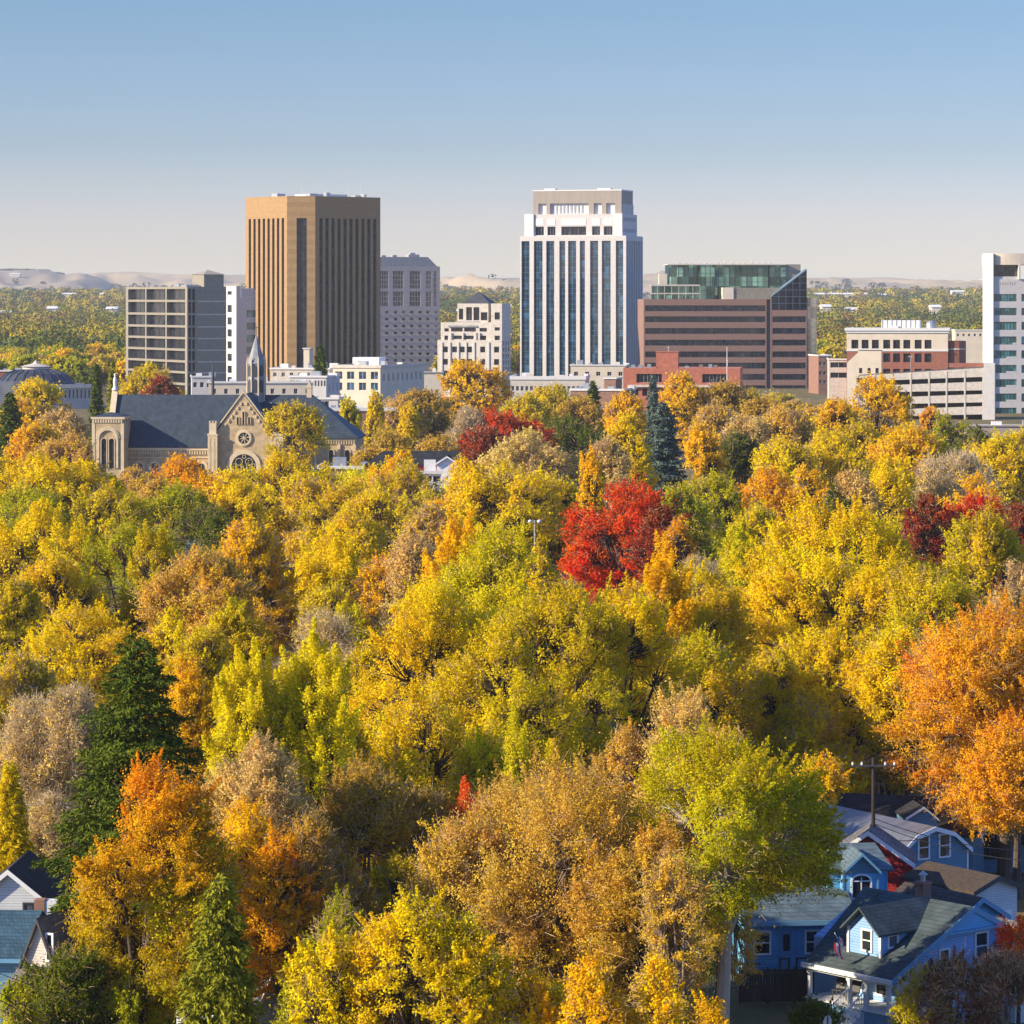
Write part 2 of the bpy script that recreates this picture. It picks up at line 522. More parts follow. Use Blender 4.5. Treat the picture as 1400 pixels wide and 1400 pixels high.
    if asc:
        ns = int(np.clip(surf / 3.4, 20, 120))
        s0 = rng.choice(nc, ns, p=(np.clip(cc[:, 2] + .55, .02, None) / np.clip(cc[:, 2] + .55, .02, None).sum()))
        ax = unit(outw[s0] * (.38 if style == 'spiky' else .12) + np.array([[0, 0, 1.]]) + rng.normal(size=(ns, 3)) * .13)
        Ls = h * rng.uniform(.07, .15, ns)
        m = int(n * .42)
        sb = rng.choice(ns, m, p=Ls / Ls.sum())
        tt = rng.random(m) ** .8
        rr = (.62 * (1 - tt) ** .7 + .10) * np.clip(w * .09, .45, 1.0)
        pos = CC[s0[sb]] + ax[sb] * (tt * Ls[sb])[:, None] + unit(rng.normal(size=(m, 3))) * (rr * rng.random(m) ** .5 * 1.5)[:, None]
        C[:m] = pos
        N[:m] = unit(rng.normal(size=(m, 3)) * .7 + ax[sb] * .2 + outw[s0[sb]] * .5)
        mixv[:m] = pc[s0[sb]] * .75 + rng.random(m) * .25
        sub.append((CC[s0], CC[s0] + ax * Ls[:, None] * .9))
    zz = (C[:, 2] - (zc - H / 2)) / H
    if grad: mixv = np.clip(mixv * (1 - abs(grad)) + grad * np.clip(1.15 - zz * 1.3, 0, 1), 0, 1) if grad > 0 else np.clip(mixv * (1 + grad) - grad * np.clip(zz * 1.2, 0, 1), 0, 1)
    C[:, 2] = np.maximum(C[:, 2], .2)
    V = leaf_quads(C, N, leaf * rng.uniform(.65, 1.35, n), .62, rng)
    pig = np.zeros((n, 3)); pig[:, 0] = mixv; pig[:, 1] = rng.uniform(.85, 1.15, n) * (0.9 + .2 * rng.random(nc))[b]
    pig[:, 2] = np.clip(rng.random(nl)[k] * .7 + .3 * rng.random(nc), 0, 1)[b]
    out.append(('crown', quads_mesh('crown', V, [PALM[pal]], pig)))
    # wood
    tr = .014 * h + .014 * w
    zt = zc - H * .22
    lean = rng.normal(0, .02, 2) * h
    top = np.array([[lean[0], lean[1], zt]])
    T = [tube_quads(np.zeros((1, 3)), np.array([[lean[0] * .2, lean[1] * .2, zt * .5]]), top, np.array([tr]), np.array([tr * .62]), 5, 8)]
    nlm = nl
    LC = lc * sc * .72 + np.array([[0, 0, zc]])
    if style == 'column': st = np.stack([np.zeros(nlm), np.zeros(nlm), np.linspace(zt * .4, zt, nlm)], 1)
    else: st = np.repeat(top, nlm, 0) * np.array([[1, 1, 1]]); st[:, 2] *= rng.uniform(.72, 1.0, nlm)
    mid = st * .5 + LC * .5 + np.array([[0, 0, -.06]]) * H + rng.normal(size=(nlm, 3)) * .03 * w
    mid[:, 2] = np.maximum(mid[:, 2], st[:, 2] * .95)
    T.append(tube_quads(st, mid, LC, np.full(nlm, tr * .5), np.full(nlm, tr * .22), 4, 6))
    lim = LC[k]
    m2 = lim * .45 + CC * .55 + rng.normal(size=(nc, 3)) * .05 * w
    r_s = max(.02, .32 * pxm)
    T.append(tube_quads(lim, m2, CC, np.full(nc, max(tr * .17, r_s * 1.3)), np.full(nc, r_s * .6), 3, 3))
    bm = BARK if bark == 'dark' else BARK_L
    if style in ('twig', 'thin'): bm = BARK_M
    if style == 'bare': bm = BARK_M if bark == 'dark' else TWIG_G
    out.append(('trunk', quads_mesh('trunk', np.concatenate(T), [bm])))
    # fine twigs
    kt = {'round': 3, 'spiky': 2, 'column': 2, 'twig': 7, 'thin': 7, 'bare': 17}[style]
    kt = int(kt * twigw)
    if kt > 0:
        nt_ = nc * kt
        tb = np.repeat(np.arange(nc), kt)
        d1 = unit(rng.normal(size=(nt_, 3)) * .65 + outw[tb] * .75 + np.array([[0, 0, .45 if style != 'round' else .1]]))
        s = CC[tb] + rng.normal(size=(nt_, 3)) * (crc[tb] * .55)[:, None]
        ln = rng.uniform(.3, 1.0, nt_) * np.clip(w * .11, .6, 1.3)
        e = s + d1 * ln[:, None]
        e[:, 2] = np.maximum(e[:, 2], .1)
        s[:, 2] = np.maximum(s[:, 2], .1)
        wt = np.full(nt_, max(.02, (.55 if style in ('twig', 'thin', 'bare') else .4) * pxm))
        tm = TWIG if style in ('twig', 'thin', 'round', 'spiky', 'column') else TWIG_G
        out.append(('twigs', quads_mesh('twigs', twig_quads(s, e, wt, rng), [tm])))
    return out

KIND = {'conifer': ('spruce_tree', 'spruce tree'), 'droop': ('spruce_tree', 'spruce tree'), 'round': ('autumn_tree', 'tree'), 'spiky': ('autumn_tree', 'tree'),
        'twig': ('autumn_tree', 'tree'), 'thin': ('autumn_tree', 'tree'), 'bare': ('bare_tree', 'bare tree'), 'column': ('poplar_tree', 'poplar tree')}
def plant(name, x, y, z, meshes, label, cat, group=None, rz=0.0, sc=1.0, pal=None):
    root = empty(name, (x, y, z), rz, label, cat, group)
    root.scale = (sc, sc, sc)
    for pn, me in meshes:
        o = bpy.data.objects.new(pn, me)
        if pn == 'crown' and pal is not None:
            o.material_slots[0].link = 'OBJECT'
            o.material_slots[0].material = PALM[pal]
        link(o, root)
    return root
# ------------------------------------------------------------------ ground, hills, far woodland
def sstep(a, b, x):
    t = min(1, max(0, (x - a) / (b - a)))
    return t * t * (3 - 2 * t)
def GZ(x, y):
    """height of the ground"""
    if y < 1750: return 0.0
    return 37.0 * sstep(1700, 7600, y) + 1.2 * math.sin(x * .004 + y * .002) * sstep(1800, 3000, y)

def grid_mesh(name, xs_of, ys, nx, zf, m, kind='structure', smooth=True):
    v, f = [], []
    for j, y in enumerate(ys):
        for i in range(nx + 1):
            x = xs_of(y, i / nx)
            v.append((x, y, zf(x, y)))
    for j in range(len(ys) - 1):
        for i in range(nx):
            a = j * (nx + 1) + i
            f.append((a, a + 1, a + nx + 2, a + nx + 1))
    me = bpy.data.meshes.new(name)
    me.from_pydata(v, [], f); me.materials.append(m); me.update()
    if smooth: me.polygons.foreach_set('use_smooth', [True] * len(f))
    o = link(bpy.data.objects.new(name, me))
    return tag(o, kind=kind)

M_ground = mat('ground', (.22, .15, .055), .95, col2=(.075, .085, .025), vscale=.12, bump=.4, bscale=3, detail=8)
ys = [-300, 0, 60, 120, 200, 300, 450, 700, 1000, 1400, 1700] + [1800 + 150 * i for i in range(40)] + [8400, 9500, 12000, 16000, 22000]
grid_mesh('ground', lambda y, t: (t - .5) * 2 * (600 + max(0, y) * .45), ys, 40, GZ, M_ground)

# dry foothills on the horizon
def ridge_top(x, y):
    t = x / y                                     # heading
    px = t * F + 700
    prof = [(-200, 366), (0, 371), (60, 372), (90, 377), (140, 373), (175, 372), (250, 376), (330, 377), (420, 380), (600, 380), (700, 381), (900, 384), (1000, 385), (1110, 380), (1200, 380), (1280, 384), (1350, 388), (1600, 380)]
    for (a, ya), (b, yb) in zip(prof, prof[1:]):
        if px <= b:
            u = (px - a) / (b - a); u = min(1, max(0, u)); u = u * u * (3 - 2 * u)
            return ya + (yb - ya) * u
    return prof[-1][1]
def hill_z(x, y):
    base = GZ(x, y)
    top = EYE + (HZ - ridge_top(x, y)) / F * 11000
    k = sstep(7700, 11000, y)
    z = base - 3 + (top - base + 3) * k
    n = mnoise.fractal(Vector((x * .0016, y * .0011, 3.1)), 1.0, 2.1, 5)
    n2 = 1 - abs(mnoise.noise(Vector((x * .0035 + y * .001, y * .0012, 7.7)))) * 2
    n3 = 1 - abs(mnoise.noise(Vector((x * .014 + y * .002, y * .003, 2.2)))) * 2
    z += (n * 42 + n2 * 46 + n3 * 16 - 30) * math.sin(math.pi * min(1, max(0, k))) ** .8 * (1 - .45 * k)
    if y > 11000: z = top - (y - 11000) * .012
    return z
M_hill = mat('dry_hill', (.60, .46, .25), .95, col2=(.17, .15, .12), vscale=.0030, stretch=(1, .3, 1), detail=9)  # dark scrub patches; shade of the gullies is put into this colour too
ys = [7600 + 70 * i for i in range(50)] + [11400, 12200, 13500]
grid_mesh('hills', lambda y, t: (t - .5) * y * .42, ys, 240, hill_z, M_hill)

# distant treed plain: nobody could count these
def woodland():
    rng = np.random.default_rng(5)
    cols = np.array([PAL[k][0] for k in ('deep', 'blue', 'deep', 'green', 'bronze', 'olive', 'green', 'olive', 'gold', 'rust', 'wine', 'olive', 'gold')])
    Vs, Ps = [], []
    y = 1775.0
    while y < 7700:
        step = 24 + (y - 2000) * .007
        nrow = int(y * .36 / (step * .95))
        lf = max(1.0, y / 3426 * 1.25)
        for i in range(nrow):
            x = -y * .18 + (i + rng.random()) * step * .95
            gap = mnoise.noise(Vector((x * .004, y * .0022, 9.))) + .25 * mnoise.noise(Vector((x * .02, y * .01, 2.)))
            if gap < -.38 and y > 2500: continue
            # hidden well behind the office towers: skip most
            px = x / y * F + 700
            if (180 < px < 590 or 720 < px < 1095) : continue
            yy = y + rng.uniform(-.5, .5) * step
            hh = rng.uniform(10, 20) * (.8 + .4 * rng.random()); R = hh * rng.uniform(.45, .75)
            ci = int(np.clip((mnoise.noise(Vector((x * .006, yy * .003, 4.))) * .9 + .5) * 13 + rng.normal(0, 2.6), 0, 12)); c = (cols[ci] * .65 + np.array([.24, .26, .03]) * .35) * rng.uniform(.48, .74)
            n = int(min(140, max(16, 5.5 * R * hh / (lf * lf))))
            d = unit(rng.normal(size=(n, 3)) + np.array([[0, 0, .3]]))
            q = rng.uniform(.6, 1.0, n) * (1 + .25 * np.sin(d[:, 0] * 5 + i) * np.cos(d[:, 2] * 6 + y))
            C = np.stack([x + d[:, 0] * R * q, yy + d[:, 1] * R * q, GZ(x, yy) + hh * .58 + d[:, 2] * hh * .46 * q], 1)
            N = unit(d + rng.normal(size=(n, 3)) * .25)
            Vs.append(leaf_quads(C, N, lf * rng.uniform(1.3, 2.2, n), .8, rng))
            Ps.append(c[None, :] * rng.uniform(.95, 1.05, n)[:, None])
        y += step * .9
    for i in range(520):          # scattered scrub trees on the lower slopes and along the left ridge
        if i < 70: x0 = (rng.uniform(-10, 86) - 700) / F * 10900; yy = 10900 + rng.uniform(-60, 60); hh = rng.uniform(4, 9)
        else: yy = rng.uniform(7700, 9300); x0 = rng.uniform(-.17, .17) * yy; hh = rng.uniform(8, 15)
        if i >= 70 and mnoise.noise(Vector((x0 * .003, yy * .002, 1.))) < .05: continue
        n = 26; d = unit(rng.normal(size=(n, 3))); R = hh * .8
        C = np.stack([x0 + d[:, 0] * R, yy + d[:, 1] * R, hill_z(x0, yy) + hh * .5 + d[:, 2] * hh * .5], 1)
        Vs.append(leaf_quads(C, unit(d + .3), rng.uniform(5, 9, n), .8, rng)); Ps.append(np.repeat(np.array([[.07, .075, .05]]), n, 0))
    m = bpy.data.materials.new('woodland'); m.use_nodes = True
    nt = m.node_tree; b = nt.nodes['Principled BSDF']; b.inputs['Roughness'].default_value = .9
    b.inputs['Specular IOR Level'].default_value = .1
    at = nt.nodes.new('ShaderNodeAttribute'); at.attribute_name = 'pigment'
    nt.links.new(at.outputs['Vector'], b.inputs['Base Color'])
    me = quads_mesh('distant_woods', np.concatenate(Vs), [m], np.concatenate(Ps))
    tag(link(bpy.data.objects.new('distant_woods', me)), 'hazy far off autumn woodland covering the plain below the dry hills', 'woodland', kind='stuff')
woodland()

# haze: one closed box of even air
hz = MB().box(-3400, 3400, -420, 13800, -4, 128)
m = bpy.data.materials.new('haze'); m.use_nodes = True
m.node_tree.nodes.clear()
o_ = m.node_tree.nodes.new('ShaderNodeOutputMaterial')
v_ = m.node_tree.nodes.new('ShaderNodeVolumePrincipled')
v_.inputs['Color'].default_value = (.86, .91, 1, 1)
v_.inputs['Density'].default_value = 4.4e-5
m.node_tree.links.new(v_.outputs[0], o_.inputs['Volume'])
tag(hz.build('haze', m), 'thin pale autumn haze over the valley', 'haze', kind='stuff')
# ------------------------------------------------------------------ buildings
M_tan = panelmat('tan_concrete', (.37, .235, .112), 3.2, 1.9)
M_white = panelmat('white_stone', (.61, .585, .56), 2.6, 3.7, .08, .84)
M_cream = mat('cream_stucco', (.66, .58, .46), .85, var=.08, vscale=.3)
M_pale = panelmat('pale_concrete', (.60, .55, .48), 4, 1.6, .16, .8)
M_grey = panelmat('grey_concrete', (.27, .245, .20), 5, 3.6, .16, .8)
M_grey2 = mat('taupe_panel', (.33, .29, .25), .8, var=.08, vscale=.4, stretch=(3, 3, .2))
M_hotel = panelmat('hotel_stone', (.40, .38, .39), 2.4, 1.5, .12, .8)
M_pink = panelmat('pink_granite', (.27, .165, .13), 1.6, 1.3, .10, .8)
M_roof = mat('flat_roof', (.30, .29, .28), .9, var=.25, vscale=.25)
M_roofw = mat('white_roof', (.78, .78, .78), .8, var=.08, vscale=.3)
M_dark = mat('dark_metal', (.05, .055, .065), .5, var=.2, vscale=1)
M_steel = mat('steel', (.42, .43, .44), .45, metal=.6, var=.1, vscale=1)
M_wt = mat('white_paint', (.70, .69, .67), .6, var=.04, vscale=1)
M_brick = brickmat('red_brick', (.36, .12, .075), (.30, .10, .065), (.34, .18, .13), 3.2, noisy=.2)
M_brick2 = brickmat('orange_brick', (.50, .15, .085), (.44, .13, .075), (.44, .20, .14), 3.2, noisy=.2)
M_brickd = brickmat('old_brick', (.33, .18, .13), (.27, .14, .10), (.3, .2, .16), 3.2, noisy=.25)
G_blue = glassmat('blue_glass', (.012, .045, .085), .05, var=.6, tile=1.6, spec=.6)
M_bar = mat('blue_grey_bar', (.16, .24, .32), .5)
G_dark = glassmat('dark_glass', (.012, .014, .022), .10, var=.5, spec=.5)
G_brn = glassmat('brown_glass', (.035, .025, .022), .12, var=.8, tile=1.8)
G_teal = glassmat('teal_glass', (.035, .14, .14), .08, var=.5)
G_green = glassmat('green_glass', (.09, .17, .14), .05, var=.9, metal=.55, tile=2.4)
G_win = glassmat('window_glass', (.030, .035, .042), .08, var=.9)
G_curve = glassmat('mirror_glass', (.30, .27, .24), .12, var=.25, metal=.75, tile=3)

class Bld:
    """a building whose front-left... local frame: x along the front to the right, y away from the camera, z up; origin = corner at photo column px, distance D"""
    def __init__(s, name, label, px, D, psi, cat='building', group=None):
        s.D, s.psi = D, math.radians(psi)
        s.c, s.s = math.cos(s.psi), math.sin(s.psi)
        s.x0, s.y0 = PX(px, D), D
        s.root = empty(name, (s.x0, s.y0, 0), s.psi, label, cat, group)
        s.wall = MB(); s.roof = MB()
        s.exb = []
        BUILT.append(s)
    def lx(s, px, y=0.0):
        """local x whose point (x, y) shows at photo column px"""
        t = (px - 700) / F
        X0, Y0 = s.x0 - y * s.s, s.y0 + y * s.c
        return (t * Y0 - X0) / (s.c - t * s.s)
    def ly(s, px, x=0.0):
        t = (px - 700) / F
        X0, Y0 = s.x0 + x * s.c, s.y0 + x * s.s
        return (X0 - t * Y0) / (s.s + t * s.c)
    def z(s, py, x=0.0, y=0.0):
        D = s.y0 + x * s.s + y * s.c
        return PZ(py, D)
    def done(s, wallm, roofm=None):
        w = s.wall.build('wall', wallm, s.root)
        if s.roof.f: s.roof.build('roof', roofm or M_roof, s.root)
        return w
BUILT = []

def facade(wall, p, q, z0, z1, holes, depth=.35, mi=0, parent=None, glass=None, frame=None, name='window', nx=1, nz=1, bar=.07, joined=False):
    """wall from local point p to q (outside on the right hand of p->q), with rectangular holes (u0,u1,z0,z1) that get glazed"""
    p, q = Vector((p[0], p[1], 0)), Vector((q[0], q[1], 0))
    L = (q - p).length; u = (q - p) / L; n = Vector((u.y, -u.x, 0))
    def P(a, z, d=0): return p + u * a - n * d + Vector((0, 0, z))
    us = sorted(set([0, L] + [round(h[0], 4) for h in holes] + [round(h[1], 4) for h in holes]))
    zs = sorted(set([z0, z1] + [round(h[2], 4) for h in holes] + [round(h[3], 4) for h in holes]))
    us = [v for v in us if -1e-6 <= v <= L + 1e-6]; zs = [v for v in zs if z0 - 1e-6 <= v <= z1 + 1e-6]
    def hole_at(a, z):
        for h in holes:
            if h[0] < a < h[1] and h[2] < z < h[3]: return True
        return False
    for i in range(len(zs) - 1):
        j = 0
        zc = (zs[i] + zs[i + 1]) / 2
        while j < len(us) - 1:
            if hole_at((us[j] + us[j + 1]) / 2, zc): j += 1; continue
            k = j
            while k + 1 < len(us) - 1 and not hole_at((us[k + 1] + us[k + 2]) / 2, zc): k += 1
            wall.face([P(us[j], zs[i]), P(us[k + 1], zs[i]), P(us[k + 1], zs[i + 1]), P(us[j], zs[i + 1])], mi)
            j = k + 1
    big = MB() if joined else None
    for h in holes:
        a0, a1, b0, b1 = h[:4]
        d = depth
        wall.face([P(a0, b0), P(a0, b0, d), P(a0, b1, d), P(a0, b1)][::-1], mi)
        wall.face([P(a1, b0), P(a1, b1), P(a1, b1, d), P(a1, b0, d)][::-1], mi)
        wall.face([P(a0, b1), P(a0, b1, d), P(a1, b1, d), P(a1, b1)][::-1], mi)
        wall.face([P(a0, b0), P(a1, b0), P(a1, b0, d), P(a0, b0, d)][::-1], mi)
        if glass is None: continue
        W_ = big if joined else MB()
        W_.face([P(a0, b0, d), P(a1, b0, d), P(a1, b1, d), P(a0, b1, d)], 0)
        if frame is not None:
            def bars(c0, c1, e0, e1):
                A = [P(c0, e0, d - .08), P(c1, e0, d - .08), P(c1, e1, d - .08), P(c0, e1, d - .08)]
                W_.extrude(A, -n * .07, 1)
            kx = h[4] if len(h) > 4 else nx; kz = h[5] if len(h) > 5 else nz
            g = bar
            bars(a0, a0 + g, b0, b1); bars(a1 - g, a1, b0, b1)
            bars(a0 + g, a1 - g, b0, b0 + g); bars(a0 + g, a1 - g, b1 - g, b1)
            for e in range(1, kx):
                c = a0 + (a1 - a0) * e / kx
                bars(c - g / 2, c + g / 2, b0 + g, b1 - g)
            for e in range(1, kz):
                c = b0 + (b1 - b0) * e / kz
                bars(a0 + g, a1 - g, c - g / 2 - .002, c + g / 2 - .002)
        if not joined:
            W_.build(name, [glass, frame] if frame is not None else glass, parent)
    if joined and big.f:
        o = big.build(name, [glass, frame] if frame is not None else glass, parent)
        o['kind'] = 'stuff'

def gridholes(u0, u1, nu, wu, z0, z1, nz_, wz):
    """nu x nz_ openings of wu x wz evenly inside the rectangle"""
    out = []
    for i in range(nu):
        c = u0 + (u1 - u0) * (i + .5) / nu
        for j in range(nz_):
            e = z0 + (z1 - z0) * (j + .5) / nz_
            out.append((c - wu / 2, c + wu / 2, e - wz / 2, e + wz / 2))
    return out

def rooftop(b, boxes, m=M_steel, name='roof_unit'):
    for x0, x1, y0, y1, z0, z1 in boxes:
        MB().box(x0, x1, y0, y1, z0, z1).build(name, m, b.root)
def antenna(b, x, y, z0, z1, r=.09):
    mb = MB().tube((x, y, z0), (x, y, z1), r, r * .4, 6)
    mb.box(x - .5, x + .5, y - .04, y + .04, z0 + (z1 - z0) * .7, z0 + (z1 - z0) * .7 + .08)
    mb.build('antenna', M_wt, b.root)

# ---- tan tower with a chamfered corner
b = Bld('office_tower', 'tall tan office tower with long dark vertical window strips and a sunlit left face', 431, 1385, 41)
r = b.lx(520)                                       # right face length
zt = b.z(268)
# chamfer runs from the right-face corner to the left-face corner (45 degrees)
ch = 11.5
cx_, cy_ = -ch * math.cos(math.radians(45)), ch * math.sin(math.radians(45)) * .999
cD = b.ly(336, cx_)                                  # left face far end
P = [(0, 0), (r, 0), (r, cD), (cx_, cD), (cx_, cy_)]
zb = 0
hw = []
nR = 10
z_top = b.z(298)
def strips(L, n, m0, m1, z0, z1, frac):
    st = (L - m0 - m1) / n
    return [(m0 + st * (i + (1 - frac) / 2), m0 + st * (i + (1 + frac) / 2), z0, z1, 2, 22) for i in range(n)]
facade(b.wall, P[0], P[1], 0, zt, strips(r, nR, 1.4, 1.4, 3, z_top, .60), .9, parent=b.root, glass=G_brn, frame=M_dark, name='window_strip', bar=.10)
LL = cD - cy_
facade(b.wall, P[3], P[4], 0, zt, strips(LL, 8, 1.2, 1.2, 3, z_top, .50), .9, parent=b.root, glass=G_brn, frame=M_dark, name='window_strip', bar=.10)
facade(b.wall, P[4], P[0], 0, zt, [(ch * .34, ch * .70, 3, z_top, 3, 24)], 1.0, parent=b.root, glass=G_dark, frame=M_dark, name='window_strip', bar=.12)
facade(b.wall, P[1], P[2], 0, zt, [], 0)
facade(b.wall, P[2], P[3], 0, zt, [], 0)
b.roof.face([(p[0], p[1], zt - .6) for p in P])
rooftop(b, [(8, 26, 12, 24, zt - .6, zt + 1.3)], M_wt, 'plant_room')
rooftop(b, [(2, 6, 6, 9, zt - .6, zt + 1.2), (27, 31, 8, 12, zt - .6, zt + 1.0), (12, 14, 8, 10, zt - .6, zt + 1.8), (-4, 0, 20, 24, zt - .6, zt + 1.4)], M_steel)
for ax, ay, ah in ((4, 14, 6), (5.5, 15, 4), (9, 10, 3.5), (14, 10, 3), (22, 6, 4.8), (29, 7, 5.5), (0, 22, 3)):
    antenna(b, ax, ay, zt - .6, zt + ah)
MB().lathe(30, 6, [(0, zt), (.7, zt + .2), (1.1, zt + .9), (1.2, zt + 1.3)], 12).build('satellite_dish', M_wt, b.root)
b.done(M_tan)

# ---- white tower, stepped top
b = Bld('glass_tower', 'tallest white stone and blue glass tower with a stepped grey top', 856, 1505, -17)
wl_ = b.lx(711)                                      # negative: front runs left from the corner
dp = b.ly(879, 0)
zs_ = b.z(322); z2 = b.z(292); z3 = b.z(260); zg = b.z(329)
def wf(px): return b.lx(px)
cols = [(713, 724), (730, 742), (747, 758), (765, 773), (777, 788), (793, 800), (807, 818), (823, 835), (842, 852)]
k_ = -wl_ / (856 - 711)
H_ = [((a - 711) * k_, (c - 711) * k_, 2, zg, 1 if c - a < 9 else (2 if c - a < 11.5 else 3), 26) for a, c in cols]
facade(b.wall, (wl_, 0), (0, 0), 0, zs_, H_, .7, parent=b.root, glass=G_blue, frame=M_bar, name='window_strip', bar=.09)
facade(b.wall, (0, 0), (0, dp), 0, zs_, strips(dp, 9, .8, .8, 2, zg, .62), .8, parent=b.root, glass=G_blue, frame=M_bar, name='window_strip', bar=.08)
facade(b.wall, (0, dp), (wl_, dp), 0, zs_, [], 0); facade(b.wall, (wl_, dp), (wl_, 0), 0, zs_, [], 0)
b.roof.face([(wl_, 0, zs_ - .4), (0, 0, zs_ - .4), (0, dp, zs_ - .4), (wl_, dp, zs_ - .4)])
# second tier
i1 = 2.2
a0, a1, c0, c1 = wl_ + 1.6, -2.2, i1, dp - 2
tH = [((a - 716) * k_, (c - 716) * k_, b.z(321), b.z(309), 3, 1) for a, c in [(730, 742), (747, 758), (766, 800), (808, 819), (824, 836)]]
tH += [((a - 716) * k_, (c - 716) * k_, b.z(307.5), b.z(298)) for a, c in [(730, 742), (747, 758), (766, 800), (808, 819), (824, 836)]]
facade(b.wall, (a0, c0), (a1, c0), zs_ - .4, z2, tH[:5], .8, parent=b.root, glass=G_dark, frame=M_steel, bar=.08)
for h in tH[5:]:
    MB().box(a0 + h[0], a0 + h[1], c0 - .12, c0 + .1, h[2], h[3]).build('panel', M_wt, b.root)
facade(b.wall, (a1, c0), (a1, c1), zs_ - .4, z2, gridholes(1, c1 - c0 - 1, 9, 1.4, zs_, z2, 2, 1.6), .5, parent=b.root, glass=G_blue, frame=M_steel)
facade(b.wall, (a1, c1), (a0, c1), zs_ - .4, z2, [], 0); facade(b.wall, (a0, c1), (a0, c0), zs_ - .4, z2, [], 0)
b.roof.face([(a0, c0, z2 - .3), (a1, c0, z2 - .3), (a1, c1, z2 - .3), (a0, c1, z2 - .3)])
# corner piers of the second tier
for xa, xb in ((a0 - .02, a0 + 4.2), (a1 - 4.0, a1 + .02)):
    MB().box(xa, xb, c0 - .8, c0 + .02, zs_ - .3, z2 + .15).build('pier', M_wt, b.root)
# top tier: taupe cap with open white bays
t0, t1, d0, d1 = wf(725), wf(846), 4.6, dp - 5
cap = MB()
cap.box(t0, t1, d0, d1, b.z(277), z3)
for a, c in ((725, 732), (743, 748), (801, 808), (819, 825), (837, 846)):
    cap.box(wf(a), wf(c), d0, d0 + 1.2, z2 - .3, b.z(277))
cap.box(t1 - .8, t1, d0 + 1.2, d1, z2 - .3, b.z(277))
cap.build('crown_cap', M_grey2, b.root)
MB().box(t0 + .5, t1 - .9, d0 + 1.25, d1 - .5, z2 - .3, b.z(277) - .003).build('plant_room', M_wt, b.root)
lv = MB()
for i in range(9): lv.box(wf(750 + i * 5), wf(752.3 + i * 5), d0 + 1.05, d0 + 1.24, z2 + .4, b.z(279))
lv.build('louvre', M_steel, b.root)
lv = MB()
for i in range(9): lv.box(t1, t1 + .15, d0 + 1.5 + i * 2.2, d0 + 2.4 + i * 2.2, z2, b.z(278))
lv.build('louvre', M_wt, b.root)
MB().box(t0 - .15, t1 + .15, d0 - .15, d1, z3, z3 + .5).build('parapet', M_wt, b.root)
rooftop(b, [(t0 + 4, t0 + 9, 8, 12, z3 + .5, z3 + 1.3), (t1 - 12, t1 - 6, 8, 12, z3 + .5, z3 + 1.2)], M_wt)
rl = MB()
for i in range(8): rl.tube((t0 + 3 + i, 6, z3 + .5), (t0 + 3 + i, 6, z3 + 1.9), .06)
rl.tube((t0 + 3, 6, z3 + 1.9), (t0 + 10, 6, z3 + 1.9), .06)
rl.build('railing', M_steel, b.root)
b.done(M_white, M_roofw)

# ---- concrete grid office block
b = Bld('office_block', 'square concrete office block with a grid of dark window bays and blank grey flank', 256, 1280, 27)
lf = b.ly(172, 0)            # left face length (runs away from the camera)
rt = b.lx(309)
zt = b.z(392)
zr = [b.z(v) for v in (410, 428, 445, 461, 477, 493, 508, 524, 540)]
zr_t = [b.z(v) for v in (395, 413, 431, 448, 464, 480, 496, 511, 527)]
hl = []
edge = [(.0 + 1.2, .325), (.345, .655), (.675, .96)]
for i in range(9):
    for e0, e1 in ((.04, .325), (.345, .655), (.675, .965)):
        hl.append((lf * e0, lf * e1, max(.3, zr[i]), zr_t[i], 4, 1))
facade(b.wall, (0, lf), (0, 0), 0, zt, hl, 1.6, parent=b.root, glass=G_dark, frame=M_dark)
fr = []
hr = []
for i in range(9):
    for e0, e1 in ((.02, .085), (.115, .19)):
        hr.append((rt * e0 + .2, rt * e1 + .2, max(.3, zr[i]), zr_t[i]))
facade(b.wall, (0, 0), (rt, 0), 0, zt, hr, 1.2, parent=b.root, glass=G_dark, frame=M_dark)
facade(b.wall, (rt, 0), (rt, lf), 0, zt, [], 0); facade(b.wall, (rt, lf), (0, lf), 0, zt, [], 0)
b.roof.face([(0, 0, zt - .3), (rt, 0, zt - .3), (rt, lf, zt - .3), (0, lf, zt - .3)])
bd = MB()
for i in range(9): bd.box(rt * .26, rt + .06, -.06, 0, zr[i] - .75, zr[i] - .35)
bd.build('floor_band', M_pale, b.root)
# stair tower with a pyramid cap
t0, t1 = b.lx(283), b.lx(309)
tz = b.z(375)
MB().box(t0, t1 + .3, 3, 15, zt - .3, tz).build('stair_tower', M_grey, b.root)
pr = MB(); ap = ((t0 + t1) / 2, 9, b.z(368.5))
q = [(t0 - .4, 2.6, tz), (t1 + .7, 2.6, tz), (t1 + .7, 15.4, tz), (t0 - .4, 15.4, tz)]
for i in range(4): pr.face([q[i], q[(i + 1) % 4], ap])
pr.face(list(reversed(q)))
pr.build('pyramid_cap', M_grey2, b.root)
rooftop(b, [(2, 7, 6, 12, zt - .3, zt + .8), (3, 5, 16, 22, zt - .3, zt + 1.1), (9, 12, 10, 14, zt - .3, zt + .9)])
for ax, ay in ((4, 20), (6, 9), (2, 14), (10, 11)): antenna(b, ax, ay, zt - .3, zt + 1.9, .07)
b.done(M_grey)

